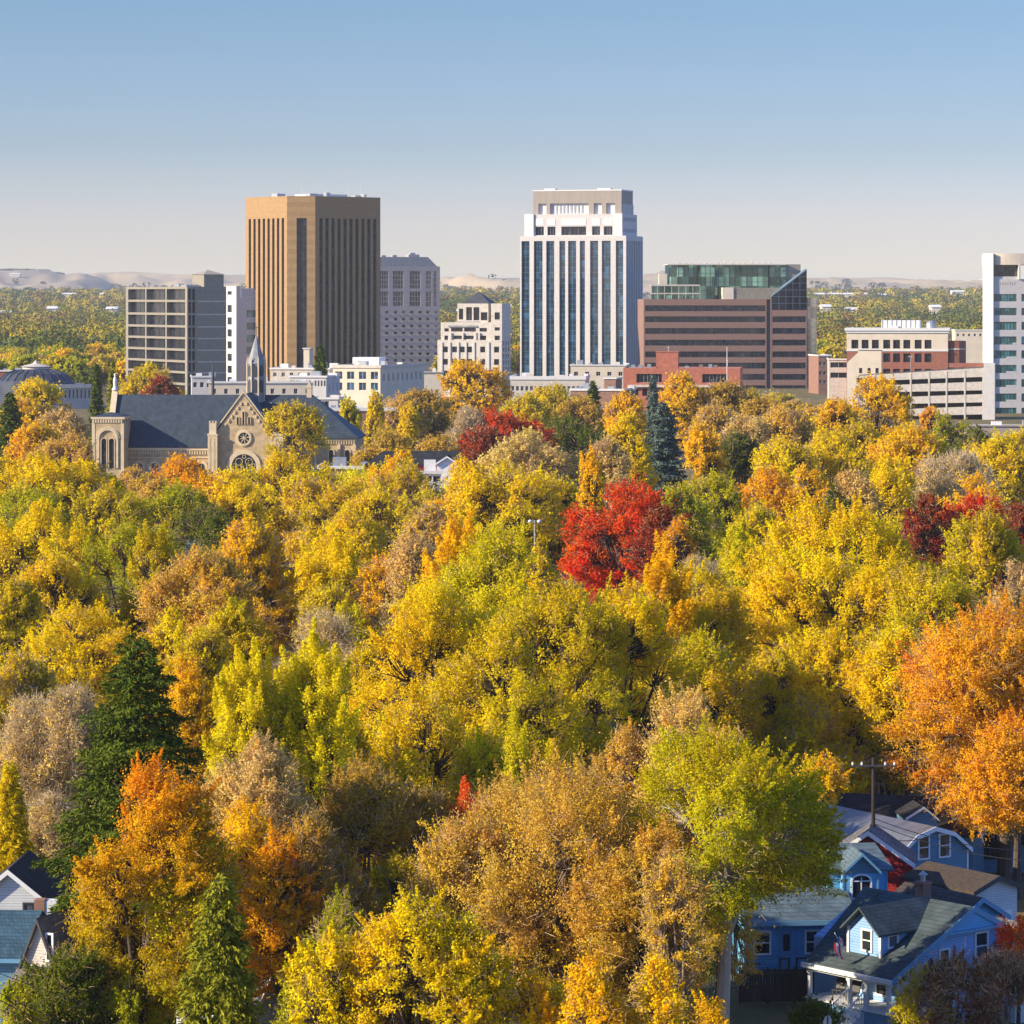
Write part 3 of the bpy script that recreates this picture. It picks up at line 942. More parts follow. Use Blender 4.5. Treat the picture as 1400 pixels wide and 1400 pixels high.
# ---- slim white tower with teal windows
b = Bld('apartment_tower', 'slim white tower with teal glass rows squeezed between the concrete block and tan tower', 323, 1400, 22)
lf = b.ly(309.5, 0); rt = b.lx(362)
z1_ = b.z(391)
rows = [398, 422, 439, 455.5, 472, 489, 505.5, 521]
facade(b.wall, (0, lf), (0, 0), 0, z1_, [(lf * .12, lf * .55, b.z(v + 5), b.z(v - 5), 2, 2) for v in rows], .5, parent=b.root, glass=G_dark, frame=M_dark)
facade(b.wall, (0, 0), (rt, 0), 0, b.z(398), [(rt * .36, rt * .98, b.z(v + 5), b.z(v - 5), 6, 1) for v in [429, 446, 463, 479, 496, 512]], .3, parent=b.root, glass=G_teal, frame=M_steel)
facade(b.wall, (rt, 0), (rt, lf), 0, b.z(398), [], 0); facade(b.wall, (rt, lf), (0, lf), 0, b.z(398), [], 0)
b.wall.box(-.003, rt * .12, 0.003, lf - .003, b.z(398), z1_)
# sloping cornice of ribs
cor = MB()
za, zb_ = b.z(394), b.z(407)
cor.extrude([(rt * .14, -.15, zb_), (rt * .14, -.15, za), (rt * .62, -.15, za), (rt * .84, -.15, zb_)], (0, .9, 0))
cor.build('slanted_parapet', M_wt, b.root)
rb = MB()
for i in range(9): rb.box(rt * (.17 + .055 * i), rt * (.18 + .055 * i) + .1, -.26, -.15, zb_ + .3, za - .2)
rb.build('parapet_rib', M_steel, b.root)
b.roof.face([(0, 0, b.z(398) - .01), (rt, 0, b.z(398) - .01), (rt, lf, b.z(398) - .01), (0, lf, b.z(398) - .01)])
b.done(M_white, M_roofw)

# ---- hotel slab behind the tan tower
b = Bld('hotel_block', 'shaded grey stone hotel slab with rows of small square windows behind the tan tower', 498, 1580, 16)
rt = b.lx(601.5); zt = b.z(364)
dpt = 38
H_ = []
u_of = lambda px: b.lx(px)
wins = [515, 529, 541, 552, 563, 574.5, 585, 596.5]
for r_, v in enumerate([427, 436.5, 446, 455.5, 465, 474.5, 484, 493]):
    for c in wins: H_.append((u_of(c - 2.6), u_of(c + 2.6), b.z(v + 2.3), b.z(v - 2.3), 1, 1))
for c0, c1 in ((507, 513), (519, 531), (537, 551.5), (560, 575), (582, 590)):
    H_.append((u_of(c0), u_of(c1), b.z(395), b.z(370), 4, 4)); H_.append((u_of(c0), u_of(c1), b.z(419), b.z(398), 4, 3))
H_.append((u_of(592.5), u_of(597), b.z(419), b.z(370), 1, 6))
facade(b.wall, (0, 0), (rt, 0), 0, zt, H_, .5, parent=b.root, glass=G_win, frame=M_pale, bar=.18)
facade(b.wall, (rt, 0), (rt, dpt), 0, zt, [], 0); facade(b.wall, (rt, dpt), (0, dpt), 0, zt, [], 0); facade(b.wall, (0, dpt), (0, 0), 0, zt, [], 0)
sills = MB()
for v in [427, 436.5, 446, 455.5, 465, 474.5, 484, 493]:
    for c in wins: sills.box(u_of(c - 3.2), u_of(c + 3.2), -.18, 0, b.z(v + 3.1), b.z(v + 2.4))
sills.build('sill_course', M_pale, b.root)
# mansard plant floor
z0_ = zt; z1_ = b.z(351)
x0_, x1_ = 2, u_of(588)
m_ = MB()
B0 = [(1, 1, z0_), (rt - 1, 1, z0_), (rt - 1, dpt - 1, z0_), (1, dpt - 1, z0_)]
T0 = [(3, 4, z1_), (x1_, 4, z1_), (x1_, dpt - 4, z1_), (3, dpt - 4, z1_)]
for i in range(4): m_.face([B0[i], B0[(i + 1) % 4], T0[(i + 1) % 4], T0[i]])
m_.face(T0)
m_.build('mansard_roof', mat('slate_blue', (.12, .14, .17), .7, var=.2, vscale=.3, stretch=(4, 1, 1)), b.root)
rooftop(b, [(u_of(526), u_of(532), 6, 10, z1_, z1_ + .8), (u_of(541), u_of(547), 6, 10, z1_, z1_ + .9), (u_of(563), u_of(578), 6, 12, z1_, z1_ + 1.2), (u_of(566), u_of(573), 7, 10, z1_ + 1.2, z1_ + 2)], M_hotel)
antenna(b, u_of(545), 8, z1_ + .9, z1_ + 5)
b.done(M_hotel)

# ---- small pale tower with a dark pyramid roof
b = Bld('stepped_building', 'pale stepped building topped by a small dark pyramid roof', 686, 1290, -14)
L0 = b.lx(598); dp = b.ly(698, 0)
def fx(px): return b.lx(px)
zt = b.z(415)
facade(b.wall, (L0, 0), (0, 0), 0, b.z(465), [(fx(c) - L0 - 1.0, fx(c) - L0 + .95, b.z(v + 4), b.z(v - 4)) for v in (478, 495, 511) for c in (609, 621.5, 632, 642, 660, 679)], .5, parent=b.root, glass=G_dark, frame=M_dark)
b.wall.face([(L0, 0, b.z(465)), (0, 0, b.z(465)), (0, dp, b.z(465)), (L0, dp, b.z(465))])
b.wall.face([(0, dp, 0), (L0, dp, 0), (L0, dp, b.z(465)), (0, dp, b.z(465))]); b.wall.face([(L0, dp, 0), (L0, 0, 0), (L0, 0, b.z(465)), (L0, dp, b.z(465))])
facade(b.wall, (0, 0), (0, dp), 0, b.z(465), gridholes(1, dp - 1, 3, 1.6, 2, b.z(465), 8, 1.6), .4, parent=b.root, glass=G_dark, frame=M_dark)
zb_ = b.z(465)
def tier(xa, xb, ya, yb, z0, z1, holes=()):
    facade(b.wall, (xa, ya), (xb, ya), z0, z1, [(fx(h0) - xa, fx(h1) - xa, b.z(h3), b.z(h2)) for h0, h1, h2, h3 in holes], .6, parent=b.root, glass=G_dark, frame=M_dark)
    b.wall.face([(xb, ya, z0), (xb, yb, z0), (xb, yb, z1), (xb, ya, z1)]); b.wall.face([(xb, yb, z0), (xa, yb, z0), (xa, yb, z1), (xb, yb, z1)])
    b.wall.face([(xa, yb, z0), (xa, ya, z0), (xa, ya, z1), (xa, yb, z1)]); b.wall.face([(xa, ya, z1), (xb, ya, z1), (xb, yb, z1), (xa, yb, z1)])
tier(fx(602), fx(671), .6, dp, zb_, b.z(441), [(607, 613, 449, 453.5), (616, 632, 448.5, 453.5), (634, 650, 448.5, 453.5), (655, 665, 448.5, 453.5), (607, 612, 459, 465), (619, 632, 459, 464), (634, 647, 459, 464), (655, 664, 459, 465)])
tier(fx(671), 0, .3, dp, zb_, zt, [(676, 683, 427, 437), (676, 683, 447.5, 452), (676, 683, 459, 469 - 4)])
tier(fx(623), fx(665), 2.5, dp - 2, b.z(441), zt, [(625, 631, 422, 437), (635, 643, 420, 438), (645, 653, 420, 438), (655, 664, 427, 438)])
for px in (616, 632.5, 650, 655):
    MB().box(fx(px) - .3, fx(px) + .3, -.05, .65, zb_, b.z(455)).build('pier', M_white, b.root)
pl = MB()
for px in (604, 615, 626.5, 637, 648, 668): pl.box(fx(px) - .35, fx(px) + .35, -.4, 0, 0, b.z(468))
pl.build('pilaster', M_white, b.root)
pr = MB(); tz = zt + .01; ap = (fx(647), 8, b.z(398))
q = [(fx(631), 3, tz), (fx(667), 3, tz), (fx(667), 13, tz), (fx(631), 13, tz)]
for i in range(4): pr.face([q[i], q[(i + 1) % 4], ap])
pr.build('pyramid_roof', mat('dark_slate', (.055, .06, .08), .7, var=.2, vscale=.5), b.root)
lr_ = MB(); q = [(fx(611), .1, b.z(447)), (fx(652), .1, b.z(447)), (fx(652), 2.4, b.z(440)), (fx(623), 2.4, b.z(440))]
lr_.extrude(q, (0, 0, .2)); lr_.build('lean_roof', M_roof, b.root)
b.done(M_pale)

# ---- banded granite block with a glass fin and green glass penthouse
b = Bld('banded_building', 'long pink granite building with dark ribbon windows and a pointed glass fin', 880, 1410, 2)
e1, e2 = b.lx(1048), b.lx(1053.5); R_ = b.lx(1103)
zt = b.z(409)
bands = [(417.5, 425.5), (432.5, 440.5), (448.5, 456.5), (464.5, 472.5), (480.5, 488.5), (496, 504), (511.5, 519.5), (527, 535), (543, 550)]
dep = 34
facade(b.wall, (0, 0), (e1, 0), 0, zt, [(.6, e1 - .01 - .4, b.z(q1), b.z(q0), 34, 1) for q0, q1 in bands], .25, parent=b.root, glass=G_dark, frame=M_dark, name='ribbon_window')
b.wall.face([(0, dep, 0), (0, 0, 0), (0, 0, zt), (0, dep, zt)])
MB().box(e1, e2, .5, 3, 0, zt - .02).build('shadow_joint', M_dark, b.root)
b.wall.box(e2, e2 + .5, -.05, 3, 0, zt)
facade(b.wall, (e2 + .5, 0), (R_, 0), 0, b.z(424), [(.3, R_ - e2 - .9, b.z(q1), b.z(q0), 10, 1) for q0, q1 in bands[1:]], .25, parent=b.root, glass=G_dark, frame=M_dark, name='ribbon_window')
b.roof.face([(0, 0, zt - .2), (R_, 0, zt - .2), (R_, dep, zt - .2), (0, dep, zt - .2)])
fin = MB(); fy0 = .02
fin.extrude([(e2 + .5, fy0, b.z(424)), (R_, fy0, b.z(424)), (R_, fy0, b.z(369)), (e2 + .5, fy0, b.z(405.5))], (0, 8, 0))
fin.build('glass_fin', glassmat('fin_glass', (.008, .010, .018), .05, var=.4, spec=.25), b.root)
gr = MB()
for i in range(1, 6):
    zz = b.z(424) + (b.z(369) - b.z(424)) * i / 6
    xs = e2 + .5 + max(0, (R_ - e2 - .5) * ((zz - b.z(405.5)) / (b.z(369) - b.z(405.5))))
    if xs < R_ - .5: gr.box(xs + .1, R_, fy0 - .08, fy0, zz, zz + .10)
for i in range(1, 5):
    xx = e2 + .5 + (R_ - e2 - .5) * i / 5
    gr.box(xx, xx + .1, fy0 - .09, fy0 - .003, b.z(424), b.z(405.5) + (b.z(369) - b.z(405.5)) * i / 5)
d_ = (R_ - e2 - .5)
gr.extrude([(e2 + .5, -.1, b.z(405.5)), (R_, -.1, b.z(369)), (R_, -.1, b.z(369) + .5), (e2 + .5, -.1, b.z(405.5) + .5)], (0, 8.2, 0))
gr.build('fin_mullion', M_bar, b.root)
# rounded mirror glass stair at the right end
cg = MB(); n_ = 10; rad = 4.4
poly = [(R_ + .02, .4)] + [(R_ + .4 + rad * math.sin(math.pi / 2 * i / n_), .4 + rad * (1 - math.cos(math.pi / 2 * i / n_)) * 1.2) for i in range(n_ + 1)] + [(R_ + .4 + rad, 26), (R_ + .02, 26)]
cg.prism(poly, 0, b.z(407))
cg.build('curved_glass_corner', G_curve, b.root)
gr = MB()
for i in range(14):
    zz = b.z(407) * (i + 1) / 15
    gr.prism([(p[0] + (.05 if k > 0 else 0), p[1] - .05) for k, p in enumerate(poly)], zz, zz + .12)
gr.build('glass_joint', M_steel, b.root)
# green glass penthouse, upper storeys
px0, px1 = b.lx(915, 8), b.lx(1075, 8)
zp = b.z(362)
ph = MB()
segs = [(px0, 9.0), (b.lx(927, 8), 8.0), (b.lx(935, 8), 8.0), (b.lx(955, 8), 9.2), (b.lx(957, 8), 7.2), (b.lx(977, 8), 7.2), (b.lx(983, 8), 8.6), (b.lx(1012, 8), 8.6), (b.lx(1013, 8), 7.6), (b.lx(1050, 8), 7.6), (b.lx(1052, 8), 8.4), (px1, 8.4)]
for (xa, ya), (xb, yb) in zip(segs, segs[1:]):
    ph.face([(xa, ya, zt - .2), (xb, yb, zt - .2), (xb, yb, zp), (xa, ya, zp)])
ph.face([(px0, 30, zt - .2), (px0, 9, zt - .2), (px0, 9, zp), (px0, 30, zp)])
ph.build('green_glass_wall', G_green, b.root)
gr = MB()
for (xa, ya), (xb, yb) in zip(segs, segs[1:]):
    n_ = max(1, int(abs(xb - xa) / 1.9))
    for k in range(n_ + 1):
        x_ = xa + (xb - xa) * k / n_; y_ = ya + (yb - ya) * k / n_
        gr.box(x_ - .07, x_ + .07, y_ - .14, y_ - .01, zt - .2, zp)
    for k in range(1, 4):
        z_ = zt + (zp - zt) * k / 4
        gr.face([(xa, ya - .06, z_), (xb, yb - .06, z_), (xb, yb - .06, z_ + .16), (xa, ya - .06, z_ + .16)])
gr.build('curtain_wall_grid', M_dark, b.root)
MB().box(px0 - .6, px1, 6.6, 30, zp, zp + .35).build('penthouse_roof', M_pale, b.root)
MB().box(px1, b.lx(1095, 8), 9, 30, zt - .2, b.z(361)).build('plant_room', M_grey, b.root)
ca, cb_ = b.lx(988, 2), b.lx(1068, 2)
MB().box(ca, b.lx(1003, 2), 2.2, 8, zt - .2, b.z(393)).build('stair_head', M_cream, b.root)
MB().box(b.lx(1003, 2), cb_, 2.6, 7, zt - .2, b.z(393.5)).build('plant_screen', M_grey, b.root)
ta, tb = b.lx(889, 4), b.lx(957, 4)
MB().box(ta + .8, tb, 5, 7, zt - .2, b.z(391)).build('terrace_glazing', G_green, b.root)
sl = MB().box(ta, tb, 3.6, 7.1, b.z(391), b.z(389)); sl.box(ta, tb, 3.6, 3.75, b.z(402), b.z(400.5))
for k in range(8): sl.box(ta + (tb - ta) * k / 7 - .1, ta + (tb - ta) * k / 7 + .1, 3.65, 3.85, zt - .2, b.z(391))
sl.build('terrace_canopy', M_pale, b.root)
MB().box(b.lx(901, 10), b.lx(912, 10), 10, 14, zt, b.z(374)).build('stair_head', M_cream, b.root)
rp_ = random.Random(4)
for k in range(15):
    xx = px0 + 5 + k * (px1 - px0 - 8) / 15 + rp_.uniform(-.5, .5)
    MB().tube((xx, 14, zp + .35), (xx, 14, zp + rp_.uniform(1.0, 2.2)), .28, .2, 6).box(xx - .7, xx + .5, 13.5, 14.5, zp + .35, zp + 1.0).build('roof_fan', M_pale, b.root)
b.done(M_pink)

# ---- orange brick block with roof tower and flagpole
b = Bld('brick_building', 'orange red brick building with a square roof tower in front of the ribbon windows', 852, 1150, -6)
L_ = b.lx(1012); zt = b.z(503)
facade(b.wall, (0, 0), (L_, 0), 0, zt, [(b.lx(870), b.lx(905), b.z(523), b.z(511), 7, 1), (b.lx(960), b.lx(995), b.z(523), b.z(511), 7, 1)] + [(b.lx(c), b.lx(c + 7), b.z(541), b.z(531)) for c in (866, 878, 890, 965, 978, 990)], .8, parent=b.root, glass=G_dark, frame=M_pale)
b.wall.face([(0, 22, 0), (0, 0, 0), (0, 0, zt), (0, 22, zt)]); b.wall.face([(L_, 0, 0), (L_, 22, 0), (L_, 22, zt), (L_, 0, zt)]); b.wall.face([(L_, 22, 0), (0, 22, 0), (0, 22, zt), (L_, 22, zt)])
b.roof.face([(0, 0, zt - .3), (L_, 0, zt - .3), (L_, 22, zt - .3), (0, 22, zt - .3)])
MB().box(b.lx(897, 6), b.lx(927, 6), 6, 12, zt - .3, b.z(482)).box(b.lx(896, 6), b.lx(928, 6), 5.8, 12.2, b.z(482), b.z(481)).build('roof_tower', M_brick2, b.root)
MB().box(b.lx(859), L_, -1.2, 0, b.z(529), b.z(526)).build('balcony_ledge', M_pale, b.root)
for c in (862, 872, 884, 936, 955, 968, 975): MB().box(b.lx(c), b.lx(c + 5), 3, 5, zt - .3, zt + random.Random(c).uniform(.5, 1.4)).build('roof_unit', M_brickd if c % 2 else M_steel, b.root)
antenna(b, b.lx(913, 6), 9, b.z(481), b.z(473), .08)
b.done(M_brick2)
fp = empty('flagpole', (PX(994, 1120), 1120, 0), 0, 'white flagpole rising in front of the pink banded building', 'flagpole')
MB().tube((0, 0, 0), (0, 0, PZ(476, 1120)), .22, .10, 8).build('pole', M_wt, fp)
MB().lathe(0, 0, [(0, PZ(476, 1120) - .0), (.22, PZ(476, 1120) + .2), (0, PZ(476, 1120) + .42)], 8).build('finial', M_wt, fp)
f_ = MB(); zf_ = PZ(492, 1120)
for i in range(6): f_.box(.02 + .03 * i, .10 + .03 * i, -.5, .6 + .1 * math.sin(i), zf_ - 2.2 + i * .36, zf_ - 2.2 + i * .36 + .35, i % 2)
f_.build('flag', [mat('flag_red', (.45, .04, .05), .8), M_wt], fp)

# ---- cream and brick office with a roof terrace, parking deck in front
b = Bld('brick_office', 'cream topped red brick office building beyond the parking garage', 1170, 1230, -8)
L0 = b.lx(1157.5) ; R_ = b.lx(1296); dp = 24
zt = b.z(452); zm = b.z(479)
up = [(b.lx(c) - L0, b.lx(c + 9.5) - L0, b.z(476.5), b.z(464.5), 2, 2) for c in (1164, 1178, 1192, 1207.5, 1221, 1235, 1250.5, 1264)]
lo = [(b.lx(c) - L0, b.lx(c + 9.5) - L0, b.z(495), b.z(483), 2, 2) for c in (1207.5, 1221, 1235, 1250.5, 1264)]
lo2 = [(b.lx(c) - L0, b.lx(c + 9.5) - L0, b.z(512), b.z(504), 2, 2) for c in (1207.5, 1221, 1235, 1250.5, 1264)]
cw = MB()
facade(cw, (L0, 0), (R_, 0), zm, zt, up, .5, parent=b.root, glass=G_dark, frame=M_dark)
cw.face([(R_, 0, zm), (R_, dp, zm), (R_, dp, zt), (R_, 0, zt)]); cw.face([(L0, dp, zm), (L0, 0, zm), (L0, 0, zt), (L0, dp, zt)]); cw.face([(R_, dp, zm), (L0, dp, zm), (L0, dp, zt), (R_, dp, zt)])
cw.build('upper_wall', M_cream, b.root)
facade(b.wall, (L0, 0), (R_, 0), 0, zm, lo + lo2, .5, parent=b.root, glass=G_dark, frame=M_dark)
b.wall.face([(R_, 0, 0), (R_, dp, 0), (R_, dp, zm), (R_, 0, zm)]); b.wall.face([(L0, dp, 0), (L0, 0, 0), (L0, 0, zm), (L0, dp, zm)])
MB().box(L0 - .7, R_ + .7, -.8, dp, zt, zt + .9).box(L0 - .3, R_ + .3, -.4, dp, zt - .8, zt - .003).build('cornice', M_wt, b.root)
MB().box(L0 - .15, R_ + .15, -.2, 0, zm - .3, zm + .25).build('string_course', M_wt, b.root)
rooftop(b, [(b.lx(1205, 8), b.lx(1259, 8), 8, 14, zt + .9, b.z(438)), (b.lx(1217, 6), b.lx(1228, 6), 6, 8, zt + .9, b.z(446))], M_wt, 'plant_screen')
fb = MB()
for k in range(9): fb.box(b.lx(1206 + k * 6.4, 7.9), b.lx(1206.5 + k * 6.4, 7.9), 7.85, 7.99, zt + .9, b.z(437.5))
fb.build('screen_post', M_steel, b.root)
tk = MB().lathe(b.lx(1273, 8), 9, [(1.9, zt + .9), (1.9, b.z(442)), (1.2, b.z(439)), (0, b.z(438))], 14); tk.build('roof_tank', M_steel, b.root)
MB().lathe(b.lx(1305, 3), 3, [(3.6, 0), (3.6, b.z(466))], 14).face([(b.lx(1305, 3) - 2.5, 1, b.z(466)), (b.lx(1305, 3) + 2.5, 1, b.z(466)), (b.lx(1305, 3) + 2.5, 5, b.z(466)), (b.lx(1305, 3) - 2.5, 5, b.z(466))]) if 0 else None
MB().lathe(b.lx(1306, 4), 5, [(3.8, 0), (3.8, b.z(466)), (0, b.z(465.5))], 16).build('round_stair_tower', M_brick, b.root)
MB().lathe(b.lx(1306, 4), 5, [(3.95, b.z(478)), (3.95, b.z(476))], 16).build('stone_band', M_cream, b.root)
b.done(M_brick)

b = Bld('stair_building', 'blank cream stair hall with a stepped roof beside the parking garage', 1160, 1150, -8)
st_ = MB()
xs = [b.lx(v) for v in (1158, 1172, 1172, 1205)]
st_.extrude([(b.lx(1158), 0, 0), (b.lx(1205), 0, 0), (b.lx(1205), 0, b.z(477)), (b.lx(1173), 0, b.z(477)), (b.lx(1173), 0, b.z(482)), (b.lx(1158), 0, b.z(496))], (0, 9, 0))
st_.build('wall', M_cream, b.root)
MB().box(b.lx(1172), b.lx(1206), -.4, 0, b.z(478.2), b.z(476.6)).build('cornice', M_wt, b.root)
for c in (1174.5, 1186, 1197): MB().box(b.lx(c), b.lx(c + 4), -.05, 0, b.z(510), b.z(503)).build('window', G_dark, b.root)

# ---- parking garage
b = Bld('parking_garage', 'long white multi level parking garage with dark open decks', 1172, 1060, -9)
R_ = b.lx(1345)
zt = [b.z(v) for v in (513, 501)]
slabs = [(515, 522), (531, 539), (548, 556), (564.5, 571.5), (581, 590)]
gm = MB()
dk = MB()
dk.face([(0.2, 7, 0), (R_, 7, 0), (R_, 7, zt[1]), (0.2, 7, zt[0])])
for i, (s0, s1) in enumerate([(514, 521.5), (528, 537), (545, 553.5), (561.5, 570), (578, 586)]):
    sh = -9 if i == 0 else -5
    A = [(0, 0, b.z(s1)), (R_, 0, PZ(s1 + sh * .7, b.y0 + R_ * b.s)), (R_, 0, PZ(s0 + sh * 1.25, b.y0 + R_ * b.s)), (0, 0, b.z(s0))]
    if A[0][2] < .2: continue
    gm.extrude(A, (0, .35, 0))
    B_ = [(p[0], p[1] + .36, p[2]) for p in A]
    gm.extrude([B_[0], B_[1], (B_[1][0], B_[1][1] , B_[1][2] + .35), (B_[0][0], B_[0][1], B_[0][2] + .35)], (0, 15, 0))
gm.build('deck', M_pale, b.root)
cm = MB()
for c in (1172, 1196, 1220, 1245, 1270, 1294, 1319, 1344):
    cm.box(b.lx(c) - .25, b.lx(c) + .25, -.12, .4, 0, b.z(513) + (b.z(505) - b.z(513)) * (c - 1172) / 172)
cm.build('column', M_pale, b.root)
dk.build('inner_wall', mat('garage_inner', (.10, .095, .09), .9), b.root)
MB().box(b.lx(1345) , b.lx(1360), -.2, 14, 0, b.z(497)).build('stair_tower', M_white, b.root)
MB().box(b.lx(1297, 12), b.lx(1352, 12), 12, 13, b.z(503), b.z(497)).build('parapet', M_brick, b.root)
ex = MB(); ex.box(b.lx(1171), b.lx(1196), -.25, -.13, b.z(524), b.z(517)); ex.build('window', G_dark, b.root)

# ---- white tower at the right edge
b = Bld('white_tower', 'tall white tower with green ribbon windows and a rounded top floor', 1358, 1110, 3)
R_ = b.lx(1440); dp = 24
MB().box(b.lx(1357.6, -.6), -.003, -.6, 17, 0, b.z(346)).build('blank_shaft', M_white, b.root)
rows = [(402, 412), (421, 431), (440, 451), (460, 471), (479, 490), (499, 510), (518.5, 529), (538, 549), (557.5, 568)]
H_ = []
for i, (q0, q1) in enumerate(rows):
    H_.append((0.2, b.lx(1390), b.z(q1), b.z(q0), 7, 1)); H_.append((b.lx(1396.5), b.lx(1430), b.z(q1), b.z(q0), 7, 1))
facade(b.wall, (0, 0), (R_, 0), 0, b.z(382), H_, .25, parent=b.root, glass=G_teal, frame=M_dark, name='ribbon_window')
pn = MB()
for i in range(3, 8):
    q0, q1 = rows[i]; st_x = 1376 if i > 3 else 1385
    pn.box(b.lx(st_x), b.lx(1390), -.02, .2, b.z(q1), b.z(q1 - 2.5))
pn.build('spandrel_step', M_white, b.root)
b.wall.face([(R_, 0, 0), (R_, dp, 0), (R_, dp, b.z(382)), (R_, 0, b.z(382))])
b.wall.box(0, R_, 0, dp, b.z(382), b.z(381.5))
MB().box(b.lx(1358), b.lx(1393), .3, 4, b.z(381.5), b.z(378)).build('ledge', M_white, b.root)
dn = MB()
for k in range(9): dn.box(b.lx(1360 + 3.2 * k), b.lx(1361.4 + 3.2 * k), -.08, 0, b.z(389), b.z(385))
dn.build('dentil', M_pale, b.root)
MB().box(b.lx(1360), b.lx(1393), 1.5, 14, b.z(378), b.z(362)).build('top_glazing', G_brn, b.root)
cx0, cx1 = b.lx(1358.5), b.lx(1430); cxm = (cx0 + cx1) / 2; rr_ = (cx1 - cx0) / 2
pts = [(cxm - rr_ * math.cos(math.pi * i / 16), 1.6 - 2.2 * math.sin(math.pi * i / 16)) for i in range(17)] + [(cx1, 20), (cx0, 20)]
MB().prism(pts, b.z(362), b.z(346.5)).build('rounded_top', M_cream, b.root)
MB().box(b.lx(1392), b.lx(1394.5), -1, 1, b.z(382), b.z(362)).build('pier', M_white, b.root)
b.done(M_white)

# ---- low buildings around the towers: (name,label,px0,px1,ytop,D,depth,psi,mat,windows)
def lowrise(name, label, p0, p1, yt, D, dep, psi, m, rows=(), wc=0, ww=1.2, wh=1.5, roofm=M_roofw, glass=G_dark, side=0, par=.5, parm=None, units=0, group=None, cat='building'):
    b = Bld(name, label, p0, D, psi, cat, group)
    R_ = b.lx(p1); zt = b.z(yt)
    H_ = []
    for v in rows:
        for k in range(wc):
            c = R_ * (k + .5) / wc
            if b.z(v) - wh / 2 > .3: H_.append((c - ww / 2, c + ww / 2, b.z(v) - wh / 2, b.z(v) + wh / 2, 2, 1))
    facade(b.wall, (0, 0), (R_, 0), 0, zt, H_, .3, parent=b.root, glass=glass, frame=M_wt if m is not M_wt else M_dark)
    H2 = gridholes(1, dep - 1, side, 1.0, zt - 4.2, zt - 1.2, 1, 2.2) if side else []
    facade(b.wall, (R_, 0), (R_, dep), 0, zt, H2, .3, parent=b.root, glass=glass, frame=M_wt)
    facade(b.wall, (R_, dep), (0, dep), 0, zt, [], 0); facade(b.wall, (0, dep), (0, 0), 0, zt, [], 0)
    b.roof.face([(0, 0, zt - .25), (R_, 0, zt - .25), (R_, dep, zt - .25), (0, dep, zt - .25)])
    if par: MB().box(-.3, R_ + .3, -.3, .25, zt, zt + par).box(R_ - .1, R_ + .3, .25, dep, zt, zt + par).box(-.3, .1, .25, dep, zt, zt + par).build('parapet', parm or M_wt, b.root)
    rg = random.Random(int(p0))
    for k in range(units):
        x_ = R_ * (k + .3 + .5 * rg.random()) / units; w_ = rg.uniform(1, 2.6); y_ = rg.uniform(2, dep * .6)
        MB().box(x_, x_ + w_, y_, y_ + 2, zt - .25, zt + rg.uniform(.8, 2.0)).build('roof_unit', rg.choice([M_steel, M_wt, M_pale]), b.root)
    b.done(m, roofm)
    return b
lowrise('low_building', 'long low cream building with small dark windows behind the church roof', 285, 428, 524, 860, 14, 4, M_cream, (535,), 9, .9, 1.3, units=3)
lowrise('low_building', 'grey white annex with a row of narrow windows left of the dark spruce', 396, 446, 516, 900, 16, -10, M_white, (524,), 12, .5, 1.5, units=3, side=3)
lowrise('low_building', 'white rooftop hall with equipment in front of the tan tower base', 370, 450, 505, 1010, 18, -8, M_pale, (512,), 7, 1, 1.2, units=6)
lowrise('low_building', 'slim cream lift tower standing before the tan tower chamfer', 415, 423, 477, 1080, 5, -10, M_cream, units=0, par=.3)
lowrise('brick_shop_building', 'white corniced brick building with blue windows right of the dark spruce', 455, 520, 503, 980, 34, -20, M_cream, (513, 528), 4, 2.2, 2.2, glass=G_blue, side=9, units=4, par=.9, parm=M_pale)
b = Bld('roof_house', 'small white plant house with a mast on the corniced brick building', 482, 1000, -15)
MB().box(0, 8, 0, 7, PZ(503, 990) - .5, PZ(488.5, 1000)).build('wall', M_wt, b.root)
MB().tube((3, 3, PZ(488.5, 1000)), (3, 3, PZ(478, 1000)), .08, .05, 6).build('mast', M_dark, b.root)
MB().box(1.5, 2.6, -.05, 0, PZ(500, 1000), PZ(493, 1000)).build('louvre', M_steel, b.root)
lowrise('low_building', 'plain sandy walled building left of the pyramid roofed tower', 540, 606, 510, 1240, 24, 3, M_cream, par=.4, parm=M_roof, units=2)
lowrise('low_building', 'blocky white rooftop room beside the church chancel', 424, 462, 546, 830, 12, -6, M_white, (553,), 1, 2.4, 1.6, units=1)
lowrise('low_building', 'long flat brick walled building right of the church chancel', 440, 540, 562, 800, 14, 2, M_brickd, par=.8, units=3)
lowrise('low_building', 'wide white roofed building at the foot of the tallest white tower', 698, 800, 519, 1160, 30, -4, M_pale, (531,), 16, 1.0, 1.6, units=7, side=4, par=1.2)
lowrise('low_building', 'beige stepped building with rooftop ducts by the tallest white tower corner', 780, 856, 500, 1330, 22, -5, M_cream, (511,), 5, 1.6, 1.6, units=5)
lowrise('low_building', 'grey roofed brown brick building with a tall chimney block', 780, 852, 534, 1010, 22, -12, M_brickd, units=4, par=.6)
lowrise('low_building', 'square pinkish brick block poking above the trees by the orange building', 826, 842, 518, 1060, 9, -14, M_brickd, par=.4)
lowrise('low_building', 'small dark panelled building right of the glass fin', 1119, 1136, 487, 1330, 20, 6, M_brickd, (497, 510, 522), 3, 1, 1.4)
lowrise('low_building', 'white two deck garage seen behind the golden tree', 1133, 1160, 492, 1250, 20, -4, M_pale, (499, 513), 1, 6, 2.0)
lowrise('low_building', 'long grey roofed building below the green windowed tower', 1325, 1410, 583, 840, 16, -3, M_grey2, par=.3, parm=M_roof, units=2)
